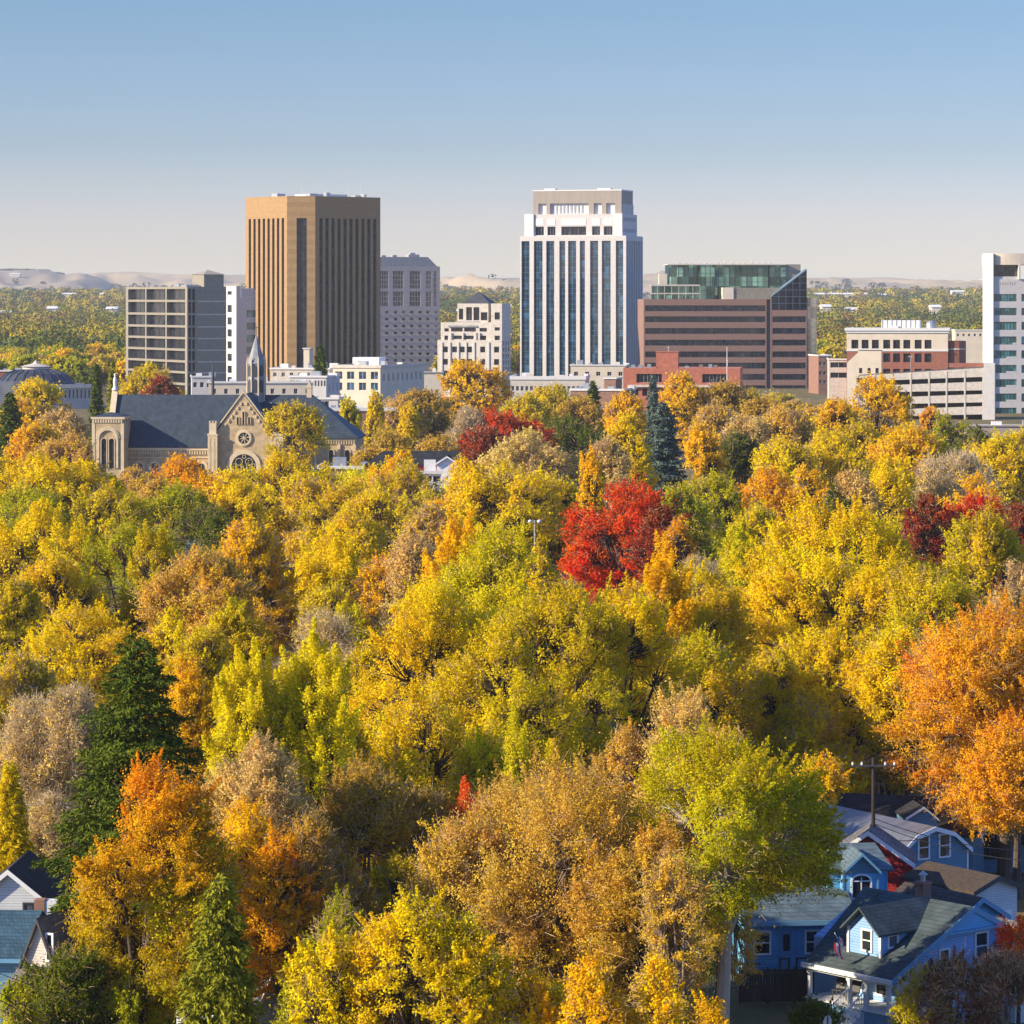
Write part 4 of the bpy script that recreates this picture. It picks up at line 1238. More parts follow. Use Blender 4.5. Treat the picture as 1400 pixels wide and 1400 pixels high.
lowrise('low_building', 'pale building half hidden right of the brick office', 1306, 1352, 452, 1560, 20, -3, M_cream, (458,), 6, 1, 1.2)
lowrise('low_building', 'low white wing with tiny rooftop pipes below the office block', 262, 290, 516, 1100, 16, 6, M_white, (526,), 3, 1.2, 1.6, units=2)
lowrise('low_building', 'long low white roofed hall partly hidden right of the church', 436, 612, 641, 585, 10, -1, M_brickd, par=.5, units=5)
lowrise('low_building', 'white roofed brick house wing left of the church tower', 98, 128, 610, 735, 10, -3, M_brickd, par=.5)

# grey domed hall at the left
b = Bld('domed_hall', 'grey columned hall with a dark low dome at the left edge', 60, 1150, 18)
R_ = b.lx(130); zt = b.z(527)
facade(b.wall, (0, 0), (R_, 0), 0, zt, [(R_ * (k + .3) / 13, R_ * (k + .7) / 13, b.z(545), b.z(533)) for k in range(13)], .6, parent=b.root, glass=G_dark, frame=M_grey)
b.wall.face([(R_, 0, 0), (R_, 30, 0), (R_, 30, zt), (R_, 0, zt)]); b.wall.face([(0, 30, 0), (0, 0, 0), (0, 0, zt), (0, 30, zt)])
b.roof.face([(0, 0, zt), (R_, 0, zt), (R_, 30, zt), (0, 30, zt)])
MB().box(-.4, R_ + .4, -.5, 0, zt - .9, zt + .3).build('cornice', M_pale, b.root)
b.done(mat('grey_stone', (.36, .36, .36), .85, var=.08, vscale=.4))
cx_ = b.lx(49, 16); cyy = 16
DM = mat('dome_lead', (.045, .055, .08), .5, var=.35, vscale=.4)
MB().lathe(cx_, cyy, [(13.2, zt - 6), (13.2, b.z(523, 0, 16)), (12.6, b.z(520, 0, 16)), (10.2, b.z(511, 0, 16)), (7, b.z(506, 0, 16)), (4.8, b.z(504.5, 0, 16))], 32).build('dome', DM, b.root)
rb = MB()
for k in range(24):
    a = 2 * math.pi * k / 24
    for (r0_, z0_), (r1_, z1_) in zip([(12.7, 520), (10.3, 511)], [(10.3, 511), (7.1, 506)]):
        rb.tube((cx_ + r0_ * math.cos(a), cyy + r0_ * math.sin(a), b.z(z0_, 0, 16) + .1), (cx_ + r1_ * math.cos(a), cyy + r1_ * math.sin(a), b.z(z1_, 0, 16) + .1), .16, n=4)
rb.build('dome_rib', M_dark, b.root)
MB().lathe(cx_, cyy, [(4.6, b.z(504.5, 0, 16)), (4.6, b.z(502, 0, 16)), (5.3, b.z(501, 0, 16)), (1.2, b.z(497, 0, 16)), (0, b.z(492, 0, 16))], 20).build('lantern', M_pale, b.root)
lowrise('low_building', 'flat brick building with a white roof at the left edge', -30, 24, 508, 1290, 20, 2, M_brick, par=.6, units=3)

# street lamp poles poking up
def streetlamp(px, py, D, label):
    r_ = empty('street_lamp', (PX(px, D), D, 0), 0, label, 'street lamp', 'street lamps among the trees')
    z_ = PZ(py, D)
    MB().tube((0, 0, 0), (0, 0, z_), .12, .07, 8).build('pole', M_steel, r_)
    MB().tube((-.42, 0, z_ - .1), (.42, 0, z_ - .1), .05).build('arm', M_steel, r_)
    for s_ in (-1, 1): MB().lathe(s_ * .42, 0, [(0, z_ - .3), (.2, z_ - .2), (.2, z_ - .05), (0, z_ + .06)], 8).build('lamp_head', M_wt, r_)
streetlamp(731, 711, 318, 'white twin armed street lamp in front of the round yellow tree')
streetlamp(1245, 487, 1090, 'slim lamp pole on the roof deck of the parking garage')
b_ = empty('mast', (PX(291, 840), 840, 0), 0, 'slim dark steeple mast behind the church roof', 'mast')
MB().tube((0, 0, 0), (0, 0, PZ(508, 840)), .5, .32, 8).tube((0, 0, PZ(508, 840)), (0, 0, PZ(493, 840)), .22, .04, 8).build('shaft', M_dark, b_)

# small pale buildings far out on the plain
rg = random.Random(8)
for k, (px, py, w_) in enumerate([(20, 375, 14), (110, 404, 60), (150, 407, 40), (90, 459, 14), (38, 410, 12), (1122, 404, 18), (1140, 404, 22), (1170, 404, 30), (1205, 405, 14), (1310, 396, 16), (1330, 408, 10), (640, 428, 30), (690, 418, 16), (12, 452, 12), (48, 446, 10), (130, 441, 16), (70, 424, 12), (152, 425, 14), (5, 430, 16), (30, 462, 10), (612, 436, 14), (668, 430, 12), (1130, 418, 12), (1165, 426, 14), (1225, 414, 16), (1280, 422, 12), (1300, 411, 10), (1190, 412, 10), (100, 415, 14)]):
    if py < 380: D = 9400; z_ = None
    elif py > 450: D = 2700
    elif py > 415: D = 3600
    else: D = 5600
    h_ = 9 if D > 3000 else 6
    zg_ = GZ(PX(px, D), D) if D < 7000 else 92
    r_ = empty('far_building', (PX(px, D), D, zg_), 0, 'tiny pale building far out on the hazy plain', 'building', 'tiny far buildings')
    hw_ = w_ / 2 / F * D
    zz_ = min(17, max(h_, PZ(py, D) - zg_ + 2)) if D < 7000 else 7
    mb_ = MB().box(-hw_, hw_, 0, 25, 0, zz_); mb_.build('wall', M_cream, r_)
    MB().extrude([(-hw_ - 1, -1, zz_), (-hw_ - 1, 26, zz_), (-hw_ - 1, 12, zz_ + 2.5)], (2 * hw_ + 2, 0, 0)).build('roof', M_roofw, r_)
# ------------------------------------------------------------------ stone church
M_stone = brickmat('rubble_stone', (.62, .48, .29), (.50, .38, .23), (.44, .33, .20), 1.5, bw=.6, rh=.3, msize=.03, noisy=.25)
M_trim = mat('dressed_stone', (.64, .53, .36), .85, var=.10, vscale=.8)
M_slate = brickmat('slate_roof', (.050, .075, .105), (.040, .060, .088), (.03, .042, .06), 2.2, bw=.5, rh=.28, rough=.6, noisy=.3)
G_church = glassmat('leaded_glass', (.022, .03, .042), .15, var=.4, tile=.5)
b = Bld('church', 'large stone church with slate roofs, rose window gable and a slender spire', 148, 700, -4, cat='church')
BUILT.pop()
def cz(py, y=0): return PZ(py, 700 + y)
W_ = 14.0; ym = W_ / 2
xL, xT0, xT1, xR = 0.0, b.lx(291), b.lx(378), b.lx(487)
eave, ridge = cz(612), cz(541, 7)
def arc(cx, z, r, n=12): return [(cx + r * math.cos(math.pi * i / n), z + r * math.sin(math.pi * i / n)) for i in range(n + 1)]
def arch_win(cx, y, z0, w, zs, parent, ring=.28, name='arched_window', bars=1):
    """round headed window in a wall facing -y: dark leaded pane standing back from a proud stone surround"""
    r = w / 2
    g = MB()
    prof = [(cx - r, z0), (cx + r, z0)] + arc(cx, zs, r)
    g.extrude([(p[0], y - .01, p[1]) for p in prof], (0, .05, 0), 0)
    for k in range(1, bars + 1):
        c = cx - r + w * k / (bars + 1)
        g.box(c - .06, c + .06, y - .12, y - .01, z0, zs + r * .7, 1)
    o = g.build(name, [G_church, M_trim], parent)
    s = MB()
    A = arc(cx, zs, r + ring); B = arc(cx, zs, r)
    for i in range(len(A) - 1):
        s.extrude([(B[i][0], y - .28, B[i][1]), (A[i][0], y - .28, A[i][1]), (A[i + 1][0], y - .28, A[i + 1][1]), (B[i + 1][0], y - .28, B[i + 1][1])], (0, .28, 0))
    s.box(cx - r - ring, cx - r, y - .28, y, z0, zs); s.box(cx + r, cx + r + ring, y - .28, y, z0, zs)
    s.build('surround', M_trim, o)
    return o
# nave and chancel bodies
nv = MB()
nv.box(xL, xR - .4, .4, W_, 0, eave)
chz = cz(599)
nv.box(xT1, xR, -.6, W_ - .5, 0, chz)
nv.build('wall', M_stone, b.root)
rf = MB()
ov = .5
rf.extrude([(xL + .3, -.1, eave), (xT1, -.1, eave), (xT1, ym, ridge), (xL + .3, ym, ridge)], (0, 0, .25))
rf.extrude([(xT1, W_ + .2, eave), (xL + .3, W_ + .2, eave), (xL + .3, ym, ridge), (xT1, ym, ridge)], (0, 0, .25))
xh = b.lx(428, 7)
a_f, a_b, c_f, c_b = (xT1, -1.1, chz), (xR + .5, -1.1, chz), (xR + .5, W_ + .2, chz), (xT1, W_ + .2, chz)
r0_, r1_ = (xT1, ym, ridge), (xh, ym, ridge)
rf.extrude([a_f, a_b, r1_, r0_], (0, 0, .25)); rf.extrude([a_b, c_f, r1_], (0, 0, .25)); rf.extrude([c_f, c_b, r0_, r1_], (0, 0, .25))
rf.build('nave_roof', M_slate, b.root)
# west gable wall with coping and statue
gb = MB()
gb.extrude([(xL - .3, .2, 0), (xL - .3, W_ - .2, 0), (xL - .3, W_ - .2, eave + .6), (xL - .3, ym, ridge + 1.0), (xL - .3, .2, eave + .6)], (.8, 0, 0))
gb.build('gable_wall', M_stone, b.root)
cp = MB()
for (y0, z0), (y1, z1) in (((.1, eave + .6), (ym, ridge + 1.0)), ((ym, ridge + 1.0), (W_ - .1, eave + .6))):
    cp.extrude([(xL - .5, y0, z0), (xL - .5, y1, z1), (xL - .5, y1, z1 + .4), (xL - .5, y0, z0 + .4)], (1.2, 0, 0))
cp.build('coping', M_trim, b.root)
MB().lathe(xL + .1, ym, [(.7, ridge + 1.2), (.5, ridge + 1.6), (.32, ridge + 2.0), (.42, ridge + 2.9), (.36, ridge + 3.6), (.16, ridge + 3.9), (.26, ridge + 4.2), (.2, ridge + 4.5), (0, ridge + 4.65)], 10).build('gable_finial', M_wt, b.root)
# front tower
tx0, tx1 = b.lx(126, -5), b.lx(169, -5); ty0, ty1 = -5.0, 2.6
tz = cz(573, -5)
MB().box(tx0, tx1, ty0, ty1, 0, tz).build('tower_wall', M_stone, b.root)
tt = MB().box(tx0 - .25, tx1 + .25, ty0 - .25, ty1, tz, tz + .5)
for k in range(12): tt.box(tx0 + .1 + (tx1 - tx0 - .4) * k / 11.5, tx0 + .38 + (tx1 - tx0 - .4) * k / 11.5, ty0 - .2, ty0, tz - .75, tz - .01)
tt.build('corbel_table', M_trim, b.root)
pr = MB(); q = [(tx0 - .3, ty0 - .3, tz + .5), (tx1 + .3, ty0 - .3, tz + .5), (tx1 + .3, ty1, tz + .5), (tx0 - .3, ty1, tz + .5)]
for i in range(4): pr.face([q[i], q[(i + 1) % 4], ((tx0 + tx1) / 2, (ty0 + ty1) / 2, tz + 1.3)])
pr.build('tower_roof', M_slate, b.root)
tcx = (tx0 + tx1) / 2
arch_win(tcx - .78, ty0, cz(640, -5), 1.05, cz(603, -5), b.root, .14, bars=0)
arch_win(tcx + .78, ty0, cz(640, -5), 1.05, cz(603, -5), b.root, .14, bars=0)
s = MB(); zc_ = cz(600, -5)
for rr0, rr1, dd in ((1.75, 2.15, .34), (2.2, 2.45, .22)):
    A = arc(tcx, zc_, rr1, 16); B = arc(tcx, zc_, rr0, 16)
    for i in range(16):
        s.extrude([(B[i][0], ty0 - dd, B[i][1]), (A[i][0], ty0 - dd, A[i][1]), (A[i + 1][0], ty0 - dd, A[i + 1][1]), (B[i + 1][0], ty0 - dd, B[i + 1][1])], (0, dd, 0))
s.box(tcx - 2.15, tcx - 1.75, ty0 - .3, ty0, cz(640, -5), zc_); s.box(tcx + 1.75, tcx + 2.15, ty0 - .3, ty0, cz(640, -5), zc_)
s.build('arch_moulding', M_trim, b.root)
q_ = MB()
for xx in (tx0, tx1 - .5): q_.box(xx - .06, xx + .56, ty0 - .08, ty0 + .4, 0, tz - .8)
q_.build('quoin', M_trim, b.root)
# nave wall: corbels and arches
co = MB(); n_ = 30
x0n, x1n = tx1 + .6, xT0 - .8
for k in range(n_):
    c = x0n + (x1n - x0n) * (k + .5) / n_
    co.box(c - .13, c + .13, .12, .4, eave - 1.35, eave - .55)
co.box(tx1, xT0, .05, .4, eave - .5, eave - .02); co.box(tx1, xT0, .2, .4, eave - 2.1, eave - 1.9)
co.build('corbel_table', M_trim, b.root)
for k in range(5):
    c = x0n + (x1n - x0n) * (k + .5) / 5
    arch_win(c, .4, 1.2, 1.5, eave - 3.9, b.root, .5, bars=1)
# transept gable
gy = -6.0
gx0, gx1 = b.lx(289, gy), b.lx(378, gy); gxm = b.lx(333, gy)
ge, ga = cz(600, gy), cz(538, gy)
gw = MB()
gw.extrude([(gx0, gy, 0), (gx1, gy, 0), (gx1, gy, ge), (gxm, gy, ga), (gx0, gy, ge)], (0, .8, 0))
gw.box(gx0, gx0 + .6, gy + .8, .4, 0, ge); gw.box(gx1 - .6, gx1, gy + .8, .4, 0, ge)
gw.build('transept_wall', M_stone, b.root)
tr_ = MB()
tr_.extrude([(gx0 - .4, gy + .3, ge - .2), (gxm, gy + .3, ga - .3), (gxm, ym, ga - .3), (gx0 - .4, ym, ge - .2)], (0, 0, .3))
tr_.extrude([(gx1 + .4, gy + .3, ge - .2), (gx1 + .4, ym, ge - .2), (gxm, ym, ga - .3), (gxm, gy + .3, ga - .3)], (0, 0, .3))
tr_.build('transept_roof', M_slate, b.root)
cp = MB()
for (xa, za), (xb, zb_) in (((gx0 - .5, ge - .1), (gxm, ga + .25)), ((gx1 + .5, ge - .1), (gxm, ga + .25))):
    cp.extrude([(xa, gy - .25, za), (xb, gy - .25, zb_), (xb, gy - .25, zb_ + .42), (xa, gy - .25, za + .42)], (0, .9, 0))
cp.build('coping', M_trim, b.root)
for sd, xe in ((-1, gx0), (1, gx1)):
    for k in range(10):
        t_ = (k + .6) / 10.5
        xx = xe + (gxm - xe) * t_; zz = ge + (ga - ge) * t_ - 1.05
        MB().box(xx - .16, xx + .16, gy - .22, gy, zz - .45, zz + .15).build('corbel', M_trim, b.root)
for dx, h0, h1 in ((-1.15, 580, 571), (0, 580, 563.5), (1.15, 580, 571)):
    arch_win(gxm + dx, gy, cz(h0, gy), .42, cz(h1, gy), b.root, .12, 'lancet_window', 0)
rx, rz = gxm + .1, cz(598.5, gy)
rtr = MB()
rose = MB()
N_ = 24
ring_ = [(rx + 1.15 * math.cos(2 * math.pi * i / N_), rz + 1.15 * math.sin(2 * math.pi * i / N_)) for i in range(N_)]
rose.extrude([(p[0], gy - .01, p[1]) for p in ring_], (0, .05, 0), 0)
for k in range(8):
    a = 2 * math.pi * k / 8 + .2
    rtr.tube((rx, gy - .1, rz), (rx + 1.15 * math.cos(a), gy - .1, rz + 1.15 * math.sin(a)), .075, n=5)
rz_o = rose.build('rose_window', G_church, b.root)
rtr.build('tracery', M_trim, rz_o)
s = MB()
for r0q, r1q, dq in ((1.15, 1.5, .3), (1.5, 1.72, .18)):
    for i in range(N_):
        a0, a1 = 2 * math.pi * i / N_, 2 * math.pi * (i + 1) / N_
        s.extrude([(rx + r0q * math.cos(a0), gy - dq, rz + r0q * math.sin(a0)), (rx + r1q * math.cos(a0), gy - dq, rz + r1q * math.sin(a0)),
                   (rx + r1q * math.cos(a1), gy - dq, rz + r1q * math.sin(a1)), (rx + r0q * math.cos(a1), gy - dq, rz + r0q * math.sin(a1))], (0, dq, 0))
s.build('surround', M_trim, rz_o)
bw = arch_win(rx, gy, cz(660, gy), 5.0, cz(637, gy), b.root, .9, 'great_window', 0)
tc_ = MB()
for dx, dz, rr in ((-1.0, .95, .72), (1.0, .95, .72), (0, 2.0, .35), (-1.95, .2, .35), (1.95, .2, .35)):
    for i in range(12):
        a0, a1 = 2 * math.pi * i / 12, 2 * math.pi * (i + 1) / 12
        tc_.tube((rx + dx + rr * math.cos(a0), gy - .12, cz(637, gy) + dz + rr * math.sin(a0)), (rx + dx + rr * math.cos(a1), gy - .12, cz(637, gy) + dz + rr * math.sin(a1)), .07, n=4)
for dx in (-1.6, -.55, .55, 1.6): tc_.box(rx + dx - .07, rx + dx + .07, gy - .2, gy - .02, cz(660, gy), cz(637, gy) + .2)
tc_.build('tracery', M_trim, bw)
for px in (291, 381):
    xx = b.lx(px, gy - .8); bt = MB()
    bt.box(xx - .95, xx + .95, gy - 1.3, gy + .4, 0, cz(594, gy)); bt.box(xx - .72, xx + .72, gy - 1.1, gy + .2, cz(594, gy), cz(578, gy))
    for dx in (-.6, 0, .6): bt.box(xx + dx - .13, xx + dx + .13, gy - 1.1, gy + .1, cz(578, gy), cz(575, gy))
    bt.box(xx - 1.05, xx + 1.05, gy - 1.4, gy + .4, cz(595, gy), cz(592.5, gy))
    bt.build('buttress_turret', M_trim, b.root)
    dkp = MB()
    for dx in (-.42, .42): dkp.box(xx + dx - .14, xx + dx + .14, gy - 1.32, gy - 1.2, 1, cz(598, gy))
    dkp.build('slit_panel', M_stone, b.root)
# chancel apse windows and dentils
for px in (453, 475):
    arch_win(b.lx(px, -.6), -.6, cz(641), .95, cz(617), b.root, .2, bars=0)
co = MB()
for k in range(16): co.box(b.lx(432) + k * .52, b.lx(432) + k * .52 + .2, -.85, -.6, chz - 1.1, chz - .3)
co.box(xT1, xR + .1, -.9, -.6, chz - .3, chz - .01)
for px in (432, 464, 485): co.box(b.lx(px) - .3, b.lx(px) + .3, -1.0, -.6, 0, chz - 1.1)
co.build('corbel_table', M_trim, b.root)
# spire on the crossing
sx = b.lx(350.5, ym); sb_, st2, sap = cz(541, 7) - 1.6, cz(497, 7), cz(456, 7)
fl = MB()
def ngon(r, z, n=8, off=math.pi / 8): return [(sx + r * math.cos(2 * math.pi * i / n + off), ym + r * math.sin(2 * math.pi * i / n + off), z) for i in range(n)]
R0, R1 = ngon(1.9, sb_), ngon(1.75, st2)
for i in range(8): fl.face([R0[i], R0[(i + 1) % 8], R1[(i + 1) % 8], R1[i]])
fl.build('spire_drum', mat('drum_lead', (.30, .30, .30), .75, var=.15, vscale=.8), b.root)
sp_ = MB(); R1 = ngon(1.95, st2); mid_ = ngon(.95, st2 + (sap - st2) * .5)
for i in range(8):
    sp_.face([R1[i], R1[(i + 1) % 8], mid_[(i + 1) % 8], mid_[i]]); sp_.face([mid_[i], mid_[(i + 1) % 8], (sx, ym, sap)])
sp_.face(list(reversed(R1)))
sp_.build('spire', mat('spire_lead', (.26, .27, .29), .7, var=.15, vscale=.8), b.root)
lt = MB()
for i in range(8):
    a = 2 * math.pi * i / 8
    ca, sa = math.cos(a), math.sin(a)
    for (z0, z1) in ((cz(536, 7), cz(519, 7)), (cz(514, 7), cz(500, 7))):
        c_ = Vector((sx + ca * 1.72, ym + sa * 1.72, 0)); t_ = Vector((-sa, ca, 0))
        lt.extrude([c_ + t_ * -.38 + Vector((0, 0, z0)), c_ + t_ * .38 + Vector((0, 0, z0)), c_ + t_ * .38 + Vector((0, 0, z1 - .4)), c_ + Vector((0, 0, z1 + .2)), c_ - t_ * .38 + Vector((0, 0, z1 - .4))], Vector((ca, sa, 0)) * .1)
lt.build('belfry_opening', M_dark, b.root)
gt = MB()
for i in range(8):
    a = 2 * math.pi * i / 8 + math.pi / 8
    p = (sx + 1.9 * math.cos(a), ym + 1.9 * math.sin(a))
    gt.tube((p[0], p[1], st2 - .2), (p[0], p[1], st2 + 1.6), .2, .02, 5); gt.tube((p[0], p[1], sb_), (p[0], p[1], st2 - .2), .17, n=5)
gt.build('pinnacle', M_trim, b.root)
MB().tube((sx, ym, sap - .2), (sx, ym, sap + 1.9), .08, .04, 6).box(sx - .42, sx + .42, ym - .05, ym + .05, sap + 1.15, sap + 1.3).build('cross', M_dark, b.root)
MB().box(sx - 1.5, sx + 1.5, ym - 1.5, ym + 1.5, 15, sb_ + .3).build('spire_base', M_slate, b.root)
MB().box(-.5, .5, -.5, .5, 0, 2.4).extrude([(-.6, -.6, 2.4), (.6, -.6, 2.4), (0, -.6, 4)], (0, 1.2, 0)).build('chimney', M_trim, b.root, loc=(b.lx(423, 7), ym, ridge - .7))
CHURCH = b
# ------------------------------------------------------------------ houses
def siding(name, c, k=7.0):
    return brickmat(name, c, tuple(v * .95 for v in c), tuple(v * .55 for v in c), 1.0, bw=40, rh=1 / k, rough=.7, msize=.012, noisy=.10)
S_blue = siding('blue_siding', (.15, .44, .74))
S_lav = siding('pale_blue_siding', (.27, .47, .80))
S_red = siding('red_siding', (.30, .025, .025))
S_slate = siding('slate_siding', (.13, .27, .40))
S_white = siding('white_siding', (.62, .66, .70))
S_grey = siding('grey_siding', (.30, .31, .33))
S_tan = siding('beige_siding', (.60, .55, .50))
T_white = mat('white_trim', (.78, .80, .82), .6, var=.04, vscale=2)
T_blue = mat('blue_trim', (.14, .32, .50), .6, var=.05, vscale=2)
def shingle(name, c, leaf=None, n=.35):
    return brickmat(name, c, tuple(v * .72 for v in c), tuple(v * .45 for v in c), 3.0, bw=.6, rh=.45, rough=.85, msize=.03, noisy=n)
R_teal = shingle('teal_shingle', (.085, .115, .125))
R_mid = shingle('blue_grey_shingle', (.12, .18, .22))
R_dark = shingle('dark_shingle', (.040, .042, .048))
R_brown = shingle('brown_shingle', (.085, .07, .068))
R_grey = shingle('grey_shingle', (.20, .195, .21))
R_blue = shingle('blue_shingle', (.055, .12, .18))
R_leafy = mat('leaf_strewn_shingle', (.035, .034, .036), .9, col2=(.085, .055, .03), vscale=5, detail=2)
R_metal = mat('corrugated_metal', (.22, .23, .26), .42, metal=.55, var=.25, vscale=.8, stretch=(1, 5, 1))
R_metal.node_tree.nodes['Principled BSDF'].inputs['Specular IOR Level'].default_value = .6
G_house = glassmat('house_glass', (.03, .04, .05), .06, var=1.0, tile=.6)
WOOD = mat('weathered_wood', (.085, .065, .05), .9, var=.35, vscale=2, stretch=(1, 1, .2))

def hwin(root, p, n_ang, w, h, frame=T_white, nx=1, nz=2, arch=False, name='window', depth=.07, trim=.1):
    """house window: pane with sash bars and casing; p = centre on the wall (local), facing direction n_ang (local angle, -90 = -y)"""
    a = math.radians(n_ang); n = Vector((math.cos(a), math.sin(a), 0)); u = Vector((-n.y, n.x, 0)) ; c = Vector(p)
    if abs(n.y + 1) < .01: u = Vector((1, 0, 0))
    def Q(x, z, d): return c + u * x + Vector((0, 0, z)) + n * d
    g = MB()
    if arch:
        pts = [(-w / 2, -h / 2), (w / 2, -h / 2)] + [(w / 2 * math.cos(math.pi * i / 10), h / 2 - w * .32 + w * .32 * math.sin(math.pi * i / 10)) for i in range(11)]
    else: pts = [(-w / 2, -h / 2), (w / 2, -h / 2), (w / 2, h / 2), (-w / 2, h / 2)]
    g.extrude([Q(x, z, .015) for x, z in pts], n * -.012)
    o = g.build(name, G_house, root)
    f = MB()
    for i in range(len(pts)):
        x0, z0 = pts[i]; x1, z1 = pts[(i + 1) % len(pts)]
        s0, s1 = 1 + trim * 2 / w, 1 + trim * 2 / h
        f.extrude([Q(x0, z0, depth), Q(x0 * s0, z0 * s1, depth), Q(x1 * s0, z1 * s1, depth), Q(x1, z1, depth)], n * -depth)
    for i in range(1, nx):
        x = -w / 2 + w * i / nx
        f.extrude([Q(x - .03, -h / 2, .05), Q(x + .03, -h / 2, .05), Q(x + .03, h / 2 - (w * .1 if arch else 0), .05), Q(x - .03, h / 2 - (w * .1 if arch else 0), .05)], n * -.03)
    for i in range(1, nz):
        z = -h / 2 + h * i / nz
        if arch: z = h / 2 - w * .32
        f.extrude([Q(-w / 2, z - .03, .047), Q(w / 2, z - .03, .047), Q(w / 2, z + .03, .047), Q(-w / 2, z + .03, .047)], n * -.03)
    f.build('frame', frame, o)
    return o

def gable_house(name, label, px, D, psi, width, length, ze, zr, wallm, roofm, trim=T_white, ov=.35, apex=.5, gambrel=False, z0=0, th=.16, back_ov=.3, cat='house', build=True):
    """gable end faces local -y at y=0; eaves at height ze, ridge at zr over x = width*apex"""
    b = Bld(name, label, px, D, psi, cat)
    w = width; xm = w * apex
    if gambrel: prof = [(0, ze), (w * .22, ze + (zr - ze) * .68), (xm, zr), (w * .78, ze + (zr - ze) * .68), (w, ze)]
    else: prof = [(0, ze), (xm, zr), (w, ze)]
    g = MB()
    g.extrude([(0, 0, z0), (w, 0, z0)] + [(p[0], 0, p[1]) for p in reversed(prof)], (0, length, 0))
    g.build('wall', wallm, b.root)
    rf = MB()
    P = list(prof)
    def ext(pa, pb, d):      # move pa outwards along pb->pa
        v = Vector((pa[0] - pb[0], pa[1] - pb[1])).normalized()
        return (pa[0] + v.x * d, pa[1] + v.y * d)
    P[0] = ext(P[0], P[1], ov); P[-1] = ext(P[-1], P[-2], ov)
    for p, q in zip(P, P[1:]):
        rf.extrude([(p[0], -ov, p[1] + .02), (q[0], -ov, q[1] + .02), (q[0], length + back_ov, q[1] + .02), (p[0], length + back_ov, p[1] + .02)], (0, 0, th))
    rf.build('roof', roofm, b.root)
    if trim is not None:
        f = MB()
        for p, q in zip(P, P[1:]):
            f.extrude([(p[0], -ov - .05, p[1] - .09), (q[0], -ov - .05, q[1] - .09), (q[0], -ov - .05, q[1] + th + .03), (p[0], -ov - .05, p[1] + th + .03)], (0, .048, 0))
        f.build('rake_board', trim, b.root)
    b.prof = prof
    return b

# front house with the porch; local -y = gable side, local -x = porch side
b = Bld('porch_house', 'pale blue house with a columned front porch and dormer under a teal shingle roof', 1217, 176.2, 40, 'house')
H = b
xe, xw, xr, xq = -.25, 1.9, 5.93, 11.2
sl = .495; ze_ = 2.88; zr_ = ze_ + sl * xr
Ly = 7.4
g = MB()
g.extrude([(xw, 0, 0), (xq, 0, 0), (xq, 0, zr_ - sl * (xq - xr)), (xr, 0, zr_), (xw, 0, ze_ + sl * xw)], (0, Ly, 0))
g.build('wall', S_lav, b.root)
rf = MB()
rf.extrude([(xe, -.4, ze_ + sl * xe), (xr, -.4, zr_), (xr, Ly + .2, zr_), (xe, Ly - 1.4, ze_ + sl * xe)], (0, 0, .17))
rf.extrude([(xr, -.4, zr_), (xq + .4, -.4, zr_ - sl * (xq + .4 - xr)), (xq + .4, Ly, zr_ - sl * (xq + .4 - xr)), (xr, Ly + .2, zr_)], (0, 0, .17))
rf.build('roof', R_teal, b.root)
f = MB()
f.extrude([(xe - .02, -.46, ze_ + sl * xe - .12), (xr, -.46, zr_ - .12), (xr, -.46, zr_ + .19), (xe - .02, -.46, ze_ + sl * xe + .19)], (0, .055, 0))
f.extrude([(xr, -.46, zr_ - .12), (xq + .4, -.46, zr_ - sl * (xq + .4 - xr) - .12), (xq + .4, -.46, zr_ - sl * (xq + .4 - xr) + .19), (xr, -.46, zr_ + .19)], (0, .055, 0))
f.build('rake_board', T_blue, b.root)
pd = MB()   # projecting pediment triangle under the ridge
pd.extrude([(4.1, -.38, zr_ - .98), (7.8, -.38, zr_ - .98), (xr, -.38, zr_ - .06)], (0, .38, 0))
pd.build('pediment', S_blue, b.root)
MB().box(3.95, 7.95, -.5, 0, zr_ - 1.12, zr_ - .985).build('pediment_ledge', T_blue, b.root)
hwin(b.root, (4.05, 0, 3.5), -90, .62, .75, nx=1, nz=1)
hwin(b.root, (6.9, 0, 3.75), -90, .85, 1.35, nx=1, nz=2)
hwin(b.root, (4.3, 0, 1.6), -90, .8, 1.3)
hwin(b.root, (7.4, 0, 1.5), -90, .9, 1.3)
# porch
MB().box(-.1, xw, 0, 5.9, 0, 1.0).build('porch_base', T_blue, b.root)
MB().box(-.2, xw, -.05, 6.0, 1.0, 1.1).build('porch_floor', T_white, b.root)
MB().box(-.12, .12, -.1, 6.0, ze_ - .38, ze_ - .1).build('porch_beam', T_white, b.root)
MB().box(-.40, -.27, -.42, 6.1, ze_ - .22, ze_ + .02).build('gutter', T_white, b.root)
for y in (.1, 1.65, 2.9, 5.8):
    mb = MB().box(-.09, .09, y - .09, y + .09, 1.1, ze_ - .38); mb.box(-.13, .13, y - .13, y + .13, 1.1, 1.22); mb.box(-.13, .13, y - .13, y + .13, ze_ - .52, ze_ - .385)
    mb.build('porch_column', T_white, b.root)
d_ = MB().box(xw - .06, xw, .45, 1.25, 1.1, 2.85); d_.box(xw - .09, xw - .05, .6, 1.1, 1.9, 2.7, 1); d_.build('door', [T_white, G_house], b.root)
hwin(b.root, (xw, 2.35, 2.1), 180, .8, 1.25); hwin(b.root, (xw, 4.4, 2.1), 180, 1.0, 1.25)
MB().box(.5, xw, -.02, .06, 1.1, 2.6).build('side_panel', S_white, b.root)
st_ = MB()
for k in range(5): st_.box(-.1 - .3 * (k + 1), -.1 - .3 * k, 1.75, 2.85, 0, 1.0 - .2 * k - .1)
